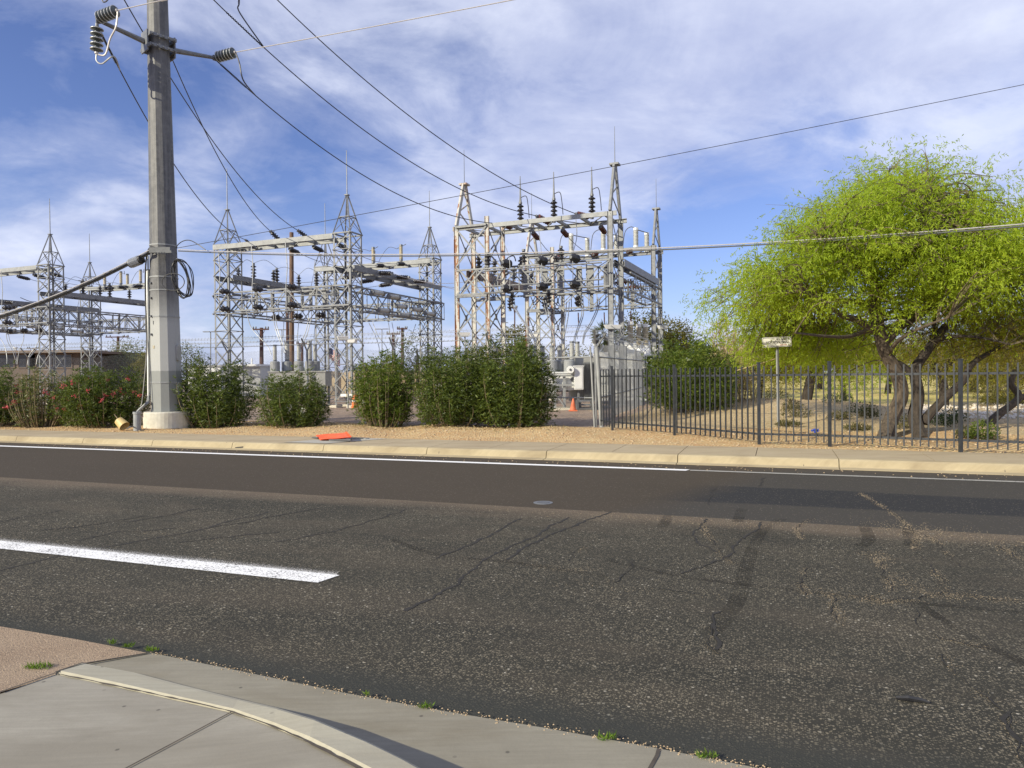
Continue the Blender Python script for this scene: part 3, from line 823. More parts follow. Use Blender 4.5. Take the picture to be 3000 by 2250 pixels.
pts, sz = [], []
crumb = [(pl, 0.026, 260) for pl in tan] + [(((2400, 1732), (2470, 1748), (2530, 1752), (2600, 1762)), 0.07, 1200), (((1545, 1655), (1660, 1670), (1760, 1672)), 0.05, 220), (((2500, 1530), (2650, 1548), (2800, 1570), (3020, 1600)), 0.20, 700),
         (((1400, 1490), (1700, 1505), (2000, 1525), (2300, 1545)), 0.12, 260), (((100, 1530), (420, 1560), (700, 1590)), 0.10, 90), (((1650, 1700), (1900, 1730), (2150, 1750)), 0.09, 150), (((2560, 1620), (2640, 1700), (2720, 1745), (2850, 1745), (3010, 1770)), 0.07, 500)]
for pl, sp_, den in crumb:
    gpts_ = gp(*pl)
    for a_, b_ in zip(gpts_[:-1], gpts_[1:]):
        nseg = max(1, int((b_ - a_).length / 0.25))
        for q in range(nseg):
            if rng.random() < 0.25: continue
            k_ = rng.uniform(0.3, 1.7)
            for j in range(int(den * k_ * (b_ - a_).length / nseg)):
                c_ = a_.lerp(b_, (q + rng.random()) / nseg)
                pts.append((c_.x + rng.normal(0, sp_), c_.y + rng.normal(0, sp_), 0.001)); sz.append(rng.uniform(0.0022, 0.0065) * (1.7 if rng.random() < 0.08 else 1) * min(1.0, max(0.4, c_.length / 8.5)))
tag(stones_obj('road_crumbs', pts, sz, 'crack_tan'), 'sandy crumbs along the road cracks', 'gravel')
def tuft(px, py, r, n, label, z=0.012, h=0.035):
    r *= 0.55; n = int(n * 0.6)
    c = G(px, py, z)
    a = rng.uniform(0, 6.28, n); rr = r * np.sqrt(rng.uniform(0, 1, n))
    pos = np.stack([c.x + rr * np.cos(a) * 1.5, c.y + rr * np.sin(a) * 0.6, np.full(n, c.z)], 1)
    d = np.stack([rng.normal(0, 0.5, n), rng.normal(0, 0.5, n), rng.uniform(0.5, 1.2, n)], 1)
    v, f = leaves(pos, d, h, 0.006)
    o = np_mesh('grass_tuft', v, f, 'grass', origin=(c.x, c.y, c.z))
    tag(o, label, 'grass tuft', 'grass tufts in the concrete joints')
tuft(112, 1957, 0.10, 170, 'largest grass tuft, bright green, on the pinkish old slab', 0.02, 0.035)
tuft(330, 1887, 0.035, 50, 'small grass tuft on the asphalt edge above the pinkish slab, left of two')
tuft(378, 1896, 0.035, 60, 'small grass tuft on the asphalt edge above the pinkish slab, right of two')
tuft(448, 1907, 0.05, 80, 'grass tuft where the pinkish slab meets the grey gutter and the asphalt')
tuft(1075, 2014+25, 0.03, 25, 'brownish tiny grass tuft at the gutter edge right of the kerb joint')
tuft(1245, 2041+33, 0.04, 60, 'grass tuft on the gutter edge below the middle of the road')
tuft(1778, 2144+22, 0.05, 70, 'grass tuft on the gutter edge left of the last gutter joint')
tuft(2072, 2192+28, 0.05, 80, 'grass tuft at the gutter edge nearest the bottom right')

mc = thing('utility_cover', 'small pale worn utility cover in the road at the lane seam', 'utility cover', G(1591, 1473, 0.0))
MB().lathe([(0.085, -0.02), (0.085, 0.006), (0.075, 0.009), (0.0, 0.009)], G(1591, 1473, 0.0), (0, 0, 1), 24).build('lid', 'dark_grey', mc)
MB().lathe([(0.125, -0.02), (0.125, 0.004), (0.088, 0.004), (0.088, -0.02)], G(1591, 1473, 0.0), (0, 0, 1), 24).build('frame_ring', 'galv_dark', mc)
rp_ = G(2672, 2055, 0.0)
sc2 = MB().tube([rp_ + Vector((-0.07, 0.02, 0.012)), rp_ + Vector((-0.02, 0.0, 0.018)), rp_ + Vector((0.04, -0.012, 0.012)), rp_ + Vector((0.07, -0.03, 0.008))], [0.008, 0.014, 0.012, 0.005], 6)
tag(sc2.build('rubber_scrap', 'cable_black', origin=rp_), 'black rubber scrap lying on the asphalt at the lower right', 'rubber scrap')
rp_ = G(703, 1313, 0.02)
sc2 = MB().box(rp_ + Vector((0, 0, 0.02)), (0.22, 0.06, 0.03), (Vector((0.95, -0.3, 0.1)).normalized(), Vector((0.3, 0.95, 0)).normalized(), Vector((0, 0, 1))))
tag(sc2.build('dark_debris', 'cable_black', origin=rp_), 'dark strip of debris in the far gutter left of the orange sign', 'debris')
# ------------------------------------------------------------ substation steelwork
SA = math.radians(22)
U, V = Vector((math.cos(SA), -math.sin(SA), 0)), Vector((math.sin(SA), math.cos(SA), 0))
UP = Vector((0, 0, 1))
def at(p, z): return Vector((p.x, p.y, z))

def lattice_tower(label, c, a=1.02, mat_='galv', lean=0.0):
    """square lattice tower with a pyramid top and a lightning rod"""
    z0 = 0.18
    root = thing('lattice_tower', label, 'lattice tower', at(c, z0), 'square lattice towers of the substation')
    h = a / 2
    cor = [U * (-h) - V * h, U * h - V * h, U * h + V * h, -U * h + V * h]
    zs = [0.45, 1.35, 2.3, 3.25, 4.2, 5.2, 6.2, 7.15, 8.0, 8.8]
    for q in cor:
        m = MB()
        iu, iv = (-U if q.dot(U) > 0 else U), (-V if q.dot(V) > 0 else V)
        p = c + q
        for d, o_ in ((iu, iv), (iv, iu)):
            m.box(at(p + d * 0.05 + o_ * 0.008, (z0 + 8.85) / 2), (0.088, 0.014, 8.85 - z0) if d is iu else (0.014, 0.088, 8.85 - z0), (U, V, UP))
        m.build('leg', mat_, root)
    br = MB()
    for k in range(4):
        q0, q1 = cor[k], cor[(k + 1) % 4]
        out = ((q0 + q1) / 2).normalized() * 0.03
        for i in range(len(zs) - 1):
            A, B = at(c + q0 + out, zs[i]), at(c + q1 + out, zs[i + 1])
            C_, D = at(c + q1 + out * 0.3, zs[i]), at(c + q0 + out * 0.3, zs[i + 1])
            br.bar(A, B, 0.048, 0.014, up=out)
            br.bar(C_, D, 0.048, 0.014, up=out)
            if i % 2 == 0: br.bar(at(c + q0 + out * 0.6, zs[i]), at(c + q1 + out * 0.6, zs[i]), 0.055, 0.03)
        br.bar(at(c + q0 + out * 0.6, 8.8), at(c + q1 + out * 0.6, 8.8), 0.08, 0.06)
    br.build('bracing', mat_, root)
    sp = MB()
    zt, zm = 10.75, 9.65
    f = (zt - zm) / (zt - 8.8)
    for k in range(4):
        q0, q1 = cor[k], cor[(k + 1) % 4]
        sp.bar(at(c + q0, 8.8), at(c + q0 * 0.06, zt), 0.055, 0.055)
        m0, m1 = at(c + q0 * (f * 0.98), zm), at(c + q1 * (f * 0.98), zm)
        sp.bar(m0, m1, 0.05, 0.03)
        sp.bar(at(c + q0, 8.85), m1, 0.04, 0.014)
        sp.bar(at(c + q1, 8.85), m0, 0.04, 0.014)
    sp.bar(at(c, zm), at(c, zt), 0.05, 0.05)
    sp.box(at(c, zt + 0.02), (0.2, 0.2, 0.05), (U, V, UP))
    sp.build('spire', mat_, root)
    rd = MB()
    rd.tube([at(c, zt + 0.04), at(c, zt + 1.2), at(c, zt + 2.25)], [0.028, 0.024, 0.016], 6)
    rd.build('lightning_rod', 'galv_dark', root)
    for q in cor: MB().box(at(c + q, 0.13), (0.42, 0.42, 0.28), (U, V, UP)).build('footing', 'pad', root)
    return root

def beam_pair(label, p, q, z, w, dep=0.24, mat_='galv_light', ext=0.0, struts=5, plan=True, group='cross beams of the substation'):
    """two parallel channels tied by struts, spanning p to q with width w"""
    d = (q - p).normalized(); n = Vector((d.y, -d.x, 0))
    root = thing('cross_beam', label, 'steel beam', at((p + q) / 2, z - dep), group)
    L = (q - p).length
    a, b = p - d * ext, q + d * ext
    for s in (-1, 1):
        m = MB()
        o_ = n * (s * w / 2)
        m.bar(at(a + o_, z - dep / 2), at(b + o_, z - dep / 2), 0.018, dep)
        m.bar(at(a + o_ - n * s * 0.045, z - 0.011), at(b + o_ - n * s * 0.045, z - 0.011), 0.07, 0.018)
        m.bar(at(a + o_ - n * s * 0.045, z - dep + 0.011), at(b + o_ - n * s * 0.045, z - dep + 0.011), 0.07, 0.018)
        m.build('channel', mat_, root)
    st = MB()
    for i in range(struts + 1):
        x = p + d * (L * (i + 0.5) / (struts + 1))
        st.bar(at(x - n * (w / 2 - 0.02), z - dep * 0.45), at(x + n * (w / 2 - 0.02), z - dep * 0.45), 0.10, dep * 0.6)
        if plan and i < struts:
            y = p + d * (L * (i + 1.5) / (struts + 1))
            s = 1 if i % 2 else -1
            st.bar(at(x - n * s * (w / 2 - 0.03), z - dep * 0.7), at(y + n * s * (w / 2 - 0.03), z - dep * 0.7), 0.05, 0.03)
    st.build('strut', mat_, root)
    return root

def truss_girder(label, p, q, z0, z1, w, n_p=7, mat_='galv', posts=(), group='box truss girders of the substation'):
    d = (q - p).normalized(); n = Vector((d.y, -d.x, 0))
    root = thing('truss_girder', label, 'truss girder', at((p + q) / 2, z0), group)
    for s in (-1, 1):
        for z in (z0, z1):
            m = MB(); o_ = n * (s * w / 2)
            m.bar(at(p + o_, z), at(q + o_, z), 0.075, 0.075)
            m.build('chord', mat_, root)
    L = (q - p).length
    b = MB()
    for s in (-1, 1):
        o_ = n * (s * (w / 2 + 0.005))
        for i in range(n_p):
            x0, x1 = p + d * (L * i / n_p), p + d * (L * (i + 1) / n_p)
            if (i + (s > 0)) % 2: b.bar(at(x0 + o_, z0), at(x1 + o_, z1), 0.055, 0.02, up=n)
            else: b.bar(at(x0 + o_, z1), at(x1 + o_, z0), 0.055, 0.02, up=n)
            b.bar(at(x1 + o_, z0), at(x1 + o_, z1), 0.045, 0.02, up=n)
    for z in (z0, z1):
        for i in range(n_p):
            x0, x1 = p + d * (L * i / n_p), p + d * (L * (i + 1) / n_p)
            s = 1 if i % 2 else -1
            b.bar(at(x0 + n * s * w / 2, z + 0.01), at(x1 - n * s * w / 2, z + 0.01), 0.045, 0.015)
            b.bar(at(x1 - n * w / 2, z - 0.01), at(x1 + n * w / 2, z - 0.01), 0.045, 0.015)
    b.build('bracing', mat_, root)
    for f, wd in posts:
        m = MB()
        x = p + d * (L * f)
        m.bar(at(x - n * (w / 2 + 0.10), z0 - 0.08), at(x - n * (w / 2 + 0.10), z1 + 0.12), wd, 0.07, up=n)
        m.build('post', 'galv', root)
    return root

# ---- insulators (one of each kind, then copies)
def shed_profile(n, L, R, r, cap=0.0):
    pr = [(r * 0.9, 0.0), (r * 0.9, cap)]
    p = (L - 2 * cap) / n
    for i in range(n):
        z = cap + p * i
        pr += [(r, z + p * 0.12), (R, z + p * 0.30), (R * 0.97, z + p * 0.45), (r * 1.1, z + p * 0.78)]
    pr += [(r * 0.9, L - cap), (r * 0.9, L)]
    return pr

INS = {}
def ins_kind(key, name, n, L, R, r, matl, cap_m='galv_dark', seg=12, capL=0.07, cr=1.25):
    root = bpy.data.objects.new(name, None)
    m1 = MB().lathe(shed_profile(n, L, R, r, 0.02), (0, 0, 0), (0, 0, 1), seg)
    m2 = MB().lathe([(r * cr, -capL), (r * cr, 0.015)], (0, 0, 0), (0, 0, 1), 8)
    m3 = MB().lathe([(r * cr, L - 0.015), (r * cr, L + capL)], (0, 0, 0), (0, 0, 1), 8)
    root['_org'] = (0, 0, 0)
    COL.objects.link(root)
    a = m1.build('sheds', matl, root, smooth=True)
    b = m2.build('end_fitting', cap_m, root)
    m3.build('end_fitting', cap_m, root)
    INS[key] = [root, False, L + 2 * capL, capL]

def put(key, p, d, label, group, cat='insulator', scale=1.0):
    """copy of insulator `key` with its lower fitting at p, pointing along d"""
    rec = INS[key]
    if not rec[1]: o, rec[1] = rec[0], True
    else: o = copy_tree(rec[0])
    o.rotation_mode = 'QUATERNION'
    o.rotation_quaternion = Vector(d).to_track_quat('Z', 'Y')
    o.location = Vector(p) + Vector(d).normalized() * rec[3] * scale
    o.scale = (scale,) * 3
    tag(o, label, cat, group)
    return o
def span_put(key, p, q, label, group):
    p, q = Vector(p), Vector(q)
    return put(key, p, q - p, label, group, scale=(q - p).length / INS[key][2])

ins_kind('strain_black', 'strain_insulator', 6, 0.72, 0.13, 0.07, 'porc_black')
ins_kind('strain_brown', 'strain_insulator', 6, 0.72, 0.13, 0.05, 'porc_brown')
ins_kind('post_black', 'post_insulator', 3, 0.52, 0.15, 0.06, 'porc_black', 'galv')
ins_kind('post_tall', 'post_insulator', 5, 0.95, 0.16, 0.065, 'porc_black', 'galv')
ins_kind('bell_black', 'bus_insulator', 2, 0.42, 0.17, 0.11, 'porc_black', 'dark_grey', 14, 0.05, 0.55)
ins_kind('bell_grey', 'bus_insulator', 5, 0.62, 0.11, 0.095, 'porc_grey', 'galv')
ins_kind('arrester_tan', 'surge_arrester', 11, 0.80, 0.115, 0.085, 'porc_tan', 'galv_dark', 12, 0.10)
ins_kind('arrester_white', 'surge_arrester', 11, 0.80, 0.14, 0.10, 'porc_grey', 'white_paint', 12, 0.10)
ins_kind('arrester_slim', 'hanging_arrester', 12, 0.80, 0.06, 0.04, 'porc_brown', 'galv_dark', 8, 0.06)
ins_kind('bushing', 'equipment_bushing', 12, 0.75, 0.12, 0.085, 'porc_grey', 'galv_dark', 12, 0.08)
ins_kind('bushing_brown', 'equipment_bushing', 9, 0.95, 0.17, 0.11, 'porc_tan', 'white_paint', 12, 0.16)

def wire(name, label, cat, pts, r, matl, group=None, n=5):
    return tag(MB().tube(pts, r, n).build(name, matl, origin=pts[0]), label, cat, group)
def sagline(a, b, sag, n=24):
    a, b = Vector(a), Vector(b)
    return [a.lerp(b, i / n) - UP * (4 * sag * (i / n) * (1 - i / n)) for i in range(n + 1)]
def bez(ps, n=14):
    """smooth curve through the points (Catmull-Rom)"""
    out = []
    ps = [Vector(p) for p in ps]
    for i in range(len(ps) - 1):
        p0, p1, p2, p3 = ps[max(i - 1, 0)], ps[i], ps[i + 1], ps[min(i + 2, len(ps) - 1)]
        for k in range(n):
            t = k / n
            out.append(0.5 * ((2 * p1) + (p2 - p0) * t + (2 * p0 - 5 * p1 + 4 * p2 - p3) * t * t + (-p0 + 3 * p1 - 3 * p2 + p3) * t ** 3))
    out.append(ps[-1])
    return out
ORD = ['first', 'second', 'third', 'fourth', 'fifth', 'sixth', 'seventh', 'eighth', 'ninth', 'tenth', 'eleventh', 'twelfth', 'thirteenth']

# ---- the two like bays: middle bay, and the left bay half hidden behind the steel pole
M2 = Vector((-8.16, 36.0, 0))
BW, BD = 7.7, 8.6
class Bay: pass
def make_bay(which, m2, seen):
    b = Bay()
    b.fr, b.fl = m2, m2 - U * BW
    b.rr, b.rl = m2 + V * BD, m2 - U * BW + V * BD
    n = which
    spots = {'fl': 'front left corner', 'fr': 'front right corner', 'rr': 'rear right corner', 'rl': 'rear left corner'}
    for k in seen:
        lattice_tower('grey lattice tower with pyramid top, %s, %s bay' % (spots[k], n), getattr(b, k))
    h = 0.51 + 0.06
    beam_pair('pale double channel beam at the top front of the %s bay' % n, b.fl - U * 0.5, b.fr - U * 0.5, 8.8, 2 * h, 0.25)
    beam_pair('pale double channel beam at the top rear of the %s bay' % n, b.rl - U * 0.5, b.rr + U * 0.3, 8.75, 2 * h, 0.25)
    beam_pair('grey double channel beam along the left side of the %s bay' % n, b.fl - V * 0.3, b.rl + V * 0.3, 7.2, 2 * h + 0.06, 0.27, 'galv')
    beam_pair('grey double channel beam along the right side of the %s bay' % n, b.fr - V * 0.3, b.rr + V * 0.3, 7.2, 2 * h + 0.06, 0.27, 'galv')
    fw = 1.02 + 0.16
    e = 0.45
    truss_girder('box truss girder with channel posts, front of the %s bay' % n, b.fl - U * e, b.fr + U * e, 5.22, 6.2, fw, 9, 'galv', [(0.20, 0.20), (0.335, 0.09), (0.45, 0.22), (0.56, 0.10), (0.62, 0.16), (0.72, 0.22), (0.82, 0.09)])
    truss_girder('box truss girder across the rear of the %s bay' % n, b.rl - U * e, b.rr + U * e, 5.25, 6.17, fw, 9, 'galv_dark', [(0.3, 0.12), (0.55, 0.12), (0.8, 0.12)])
    truss_girder('box truss girder down the left side of the %s bay' % n, b.fl - V * e, b.rl + V * e, 5.13, 6.11, fw + 0.2, 9, 'galv_dark')
    truss_girder('box truss girder down the right side of the %s bay' % n, b.fr - V * e, b.rr + V * e, 5.13, 6.11, fw + 0.2, 9, 'galv', [(0.3, 0.14), (0.62, 0.14), (0.85, 0.10)])
    return b
BM = make_bay('middle', M2, ['fl', 'fr', 'rr', 'rl'])
BL = make_bay('left', M2 + Vector((-20.6, 8.9, 0)), ['fr', 'rl', 'rr'])

def bay_fittings(b, n, full=True):
    """insulators, arresters, bus pipes and droppers of one bay"""
    h = 0.57
    vnorm = V
    # post insulators on the left-side beam (mid height), pairs of stacked ones
    specs = [(0.16, 'post_black', -1), (0.30, 'post_tall', -1), (0.34, 'post_black', 1), (0.53, 'post_tall', -1), (0.60, 'post_black', 1), (0.80, 'post_tall', 1)]
    pts = []
    side_l = (b.fl, b.rl) if n == 'middle' else (b.fr, b.rr)
    for i, (f, kind, s) in enumerate(specs):
        p = side_l[0].lerp(side_l[1], f) + U * (s * h)
        put(kind, at(p, 7.2), UP, '%s black post insulator from the front, %s bay side beam' % (ORD[i], n), 'post insulators on the side beams')
        L_ = INS[kind][2]
        pts.append(at(p, 7.2 + L_))
    for k, (i, j) in enumerate(((0, 1), (1, 3), (2, 4), (4, 5))):
        mid = pts[i].lerp(pts[j], 0.5) + UP * 0.32
        wire('jumper_wire', 'grey jumper over the post insulators, %s bay, %s from the front' % (n, ORD[k]), 'jumper wire', bez([pts[i], mid, pts[j]]), 0.014, 'jumper', 'jumpers over the post insulators')
    # bus insulators bolted to the front truss, two rows of three
    d = U
    fw = 0.59
    k = 0
    for row, z in (('upper', 6.22), ('lower', 5.30)):
        for i, f in enumerate((0.10, 0.385, 0.665)):
            p = b.fl.lerp(b.fr, f) - V * (fw + 0.12)
            q = p - V * 0.42 + U * -0.34
            span_put('bell_black', at(p, z), at(q, z + 0.02), '%s fat black bell insulator from the left, %s row, %s bay front truss' % (ORD[i], row, n), 'bell insulators on the front trusses')
    # drop bus with vertical blades on the front face
    for i, f in enumerate((0.10, 0.385, 0.665)):
        p = b.fl.lerp(b.fr, f) - V * (fw + 0.55) + U * -0.34
        wire('bus_pipe', 'grey vertical bus wire down the %s bay front truss, %s from the left' % (n, ORD[i]), 'bus pipe', [at(p, 8.5 if f > 0.2 else 8.3), at(p + U * 0.10, 7.2), at(p, 6.25), at(p, 5.25), at(p + V * 0.1, 4.9)], 0.022, 'jumper', 'bus wires of the front trusses')
    # rear row of bells hanging under the rear of the front truss
    for i, f in enumerate((0.36, 0.55, 0.74)):
        p = b.fl.lerp(b.fr, f) + V * (fw + 0.25)
        span_put('bell_black', at(p, 4.9), at(p - U * 0.5 - V * 0.15, 4.93), '%s black bell insulator from the left, hung lowest behind the %s bay front truss' % (ORD[i], n), 'low bell insulators behind the front trusses')
        wire('bus_pipe', 'short grey bus pipe under the %s bay front truss, %s from the left' % (n, ORD[i]), 'bus pipe', [at(p - U * 1.0 + V * 0.2, 4.78), at(p + U * 0.7 + V * 0.2, 4.78)], 0.03, 'galv', 'short bus pipes under the front trusses')
    # strain insulators on the rear side of the top front beam, with slack spans to the rear beam
    for i, f in enumerate((0.46, 0.66, 0.86)):
        p = b.fl.lerp(b.fr, f) + V * h
        q = b.rl.lerp(b.rr, f * 0.95) - V * h
        a, c = at(p + V * 0.1, 8.5), at(p + V * 0.92, 8.40)
        span_put('strain_black', a, c, '%s black strain insulator from the left behind the top front beam, %s bay' % (ORD[i], n), 'strain insulators behind the top front beams')
        e, g = at(q - V * 0.95, 8.42), at(q - V * 0.1, 8.52)
        span_put('strain_black', e, g, '%s black strain insulator from the left before the top rear beam, %s bay' % (ORD[i], n), 'strain insulators before the top rear beams')
        wire('strain_bus', 'thin dark overhead span inside the %s bay, %s from the left' % (n, ORD[i]), 'overhead wire', sagline(c, e, 0.22), 0.014, 'wire', 'overhead spans inside the bays')
        m_ = c.lerp(e, 0.25) - UP * 0.15
        wire('dropper', 'grey dropper from the overhead span, %s bay, %s from the left' % (n, ORD[i]), 'dropper wire', bez([m_, m_ - UP * 1.0 - U * 0.15, m_ - UP * 2.2 - U * 0.5]), 0.013, 'jumper', 'droppers of the bays')
    # surge arresters on the top rear beam
    tops = []
    for i, f in enumerate((0.30, 0.43, 0.52, 0.69, 0.78)):
        p = b.rl.lerp(b.rr, f) + V * (h if i % 2 else -h)
        put('arrester_tan', at(p, 8.75), UP, '%s tan ribbed surge arrester from the left, %s bay top rear beam' % (ORD[i], n), 'surge arresters on the rear beams', 'surge arrester')
        tops.append(at(p, 8.75 + INS['arrester_tan'][2]))
    for k, (i, j) in enumerate(((1, 2), (3, 4))):
        wire('bus_pipe', 'thin bar joining two tan arresters of the %s bay, %s from the left' % (n, ORD[k]), 'bus pipe', [tops[i] - U * 0.3, tops[j] + U * 0.35], 0.022, 'galv_dark', 'bars joining the arresters')
        m_ = tops[j].lerp(tops[j - 1], 1.6) 
        wire('jumper_wire', 'dark jumper beside the tan arresters, %s bay, %s from the left' % (n, ORD[k]), 'jumper wire', bez([tops[i] - U * 0.3, tops[i] - U * 0.9 + UP * 0.12, tops[i] - U * 1.5 - UP * 0.5, tops[i] - U * 1.7 - UP * 1.0]), 0.014, 'wire', 'jumpers beside the arresters')
    # strain insulators on the right-side (or left-side) beam
    sa, sb = (b.fr, b.rr) if n == 'middle' else (b.fl, b.rl)
    for i, f in enumerate((0.20, 0.40, 0.62)):
        p = sa.lerp(sb, f)
        a = at(p - U * (h + 0.15), 6.98)
        span_put('strain_black', a, a - U * 0.85 + UP * -0.06, '%s black strain string from the front, inner side of the %s bay side beam' % (ORD[i], n), 'strain strings under the side beams')
        c = at(p + U * (h + 0.12), 7.05)
        span_put('strain_black', c, c + U * 0.85 - UP * 0.08, '%s black strain string from the front, outer side of the %s bay side beam' % (ORD[i], n), 'strain strings on the outer side beams')
        b_ = a - U * 0.85 - UP * 0.06
        e = at((side_l[0].lerp(side_l[1], f)) + U * (h + 1.0), 6.98) if n == 'middle' else b_ - U * 3
        if n == 'middle':
            wire('strain_bus', 'thin wire across the middle bay at beam height, %s from the front' % ORD[i], 'overhead wire', sagline(b_, e, 0.12), 0.012, 'wire', 'wires across the middle bay')
    # grey horizontal insulators on the right girder
    for i, (f, z) in enumerate(((0.14, 5.95), (0.32, 5.9), (0.40, 5.45), (0.60, 5.42), (0.20, 5.10), (0.44, 5.02), (0.78, 5.30))):
        p = sa.lerp(sb, f) + U * 0.85
        span_put('bell_grey', at(p - V * 0.4, z), at(p + V * 0.45 + U * 0.2, z), 'pale grey fat insulator on the %s bay side truss, %s from the front' % (n, ORD[i]), 'pale insulators on the side trusses')
    for i, off in enumerate((0.75, 1.05)):
        wire('bus_pipe', 'long grey bus pipe under the %s bay side truss, %s from it' % (n, ORD[i]), 'bus pipe', [at(sa + U * off + V * 0.6, 4.98 - i * 0.05), at(sb + U * off - V * 0.6, 4.98 - i * 0.05)], 0.035, 'galv', 'long bus pipes of the side trusses')
    for i, z in enumerate((5.05, 5.75)):
        wire('bus_pipe', 'long grey %s bus pipe along the %s bay front truss' % (('lower', 'upper')[i], n), 'bus pipe', [at(b.fl - V * 0.9 + U * 0.4, z), at(b.fr - V * 0.9 - U * 0.3, z)], 0.03, 'galv', 'long bus pipes of the front trusses')

bay_fittings(BM, 'middle')
bay_fittings(BL, 'left')

# droppers curving from the trusses down to the breakers, in pixels of the photograph turned into points at the yard's depth
def drops(n, rows, label, group, r=0.02):
    for i, pts in enumerate(rows):
        wire('dropper', '%s, %s from the left' % (label, ORD[i]), 'dropper wire', bez([P(*p) for p in pts], 8), r, 'jumper', group)
drops('middle', [[(722, 912, 37), (735, 958, 37), (762, 990, 36.8), (785, 1015, 36.4), (795, 1040, 36.2)],
                 [(800, 918, 36.5), (806, 960, 36.5), (820, 1000, 36.3), (833, 1036, 36.2)],
                 [(806, 918, 36.8), (812, 960, 36.8), (826, 1000, 36.5), (836, 1034, 36.2)],
                 [(832, 935, 40), (831, 985, 38), (838, 1034, 36.4)],
                 [(876, 935, 40), (872, 985, 38), (874, 1034, 36.4)],
                 [(905, 930, 37), (896, 970, 36.8), (882, 1008, 36.5), (879, 1036, 36.2)],
                 [(911, 930, 37.2), (902, 972, 37), (887, 1010, 36.6), (881, 1036, 36.2)],
                 [(924, 948, 40), (920, 990, 38), (921, 1028, 36.4)],
                 [(984, 950, 38), (960, 985, 37), (930, 1008, 36.5), (921, 1030, 36.3)]], 'conductor curving from the middle bay to the grey breaker', 'droppers to the grey breaker')
drops('middle right', [[(1080, 945, 40), (1100, 985, 40), (1110, 1015, 39.5), (1111, 1030, 39)],
                       [(1092, 945, 41), (1108, 985, 40.5), (1128, 1010, 40), (1136, 1028, 39.5)],
                       [(1138, 945, 42), (1144, 985, 41), (1152, 1010, 40.5), (1154, 1035, 40)],
                       [(1148, 945, 42.5), (1156, 990, 41), (1158, 1035, 40)],
                       [(1218, 950, 43), (1205, 990, 42), (1195, 1035, 41)]], 'conductor curving down from the middle bay side truss', 'droppers right of the middle bay')
drops('left', [[(0, 990, 47), (14, 1015, 46.6), (20, 1045, 46.3), (20, 1066, 46)], [(18, 975, 46), (22, 1000, 46), (38, 1030, 46), (48, 1066, 46)], [(24, 975, 46.2), (30, 1003, 46.2), (44, 1030, 46.1), (51, 1066, 46)],
               [(70, 978, 46), (68, 1000, 46), (56, 1030, 46), (50, 1068, 46)], [(118, 980, 46.2), (108, 1010, 46.2), (86, 1040, 46.1), (80, 1068, 46)], [(128, 1022, 46.5), (112, 1040, 46.2), (106, 1068, 46)]],
      'conductor curving down before the brown building', 'droppers of the left bay')
# ------------------------------------------------------------ right bay: heavier A-frame steel, partly rusted
SR = math.radians(23)
RU, RV = Vector((math.cos(SR), -math.sin(SR), 0)), Vector((math.sin(SR), math.cos(SR), 0))
RB = Vector((4.75, 32.5, 0))
RA, RC = RB - RU * 7.6, RB + RV * 9.1
RD = RA + RV * 9.1

def channel_leg(mb, c, z0, z1, w=0.30, t=0.10):
    """laced box leg: two flanges and a web"""
    mb.box(at(c, (z0 + z1) / 2), (w, 0.016, z1 - z0), (RU, RV, UP))
    for s in (-1, 1): mb.box(at(c + RU * (s * (w / 2 - 0.008)), (z0 + z1) / 2 + 0.002), (0.016, t, z1 - z0 - 0.004), (RU, RV, UP))

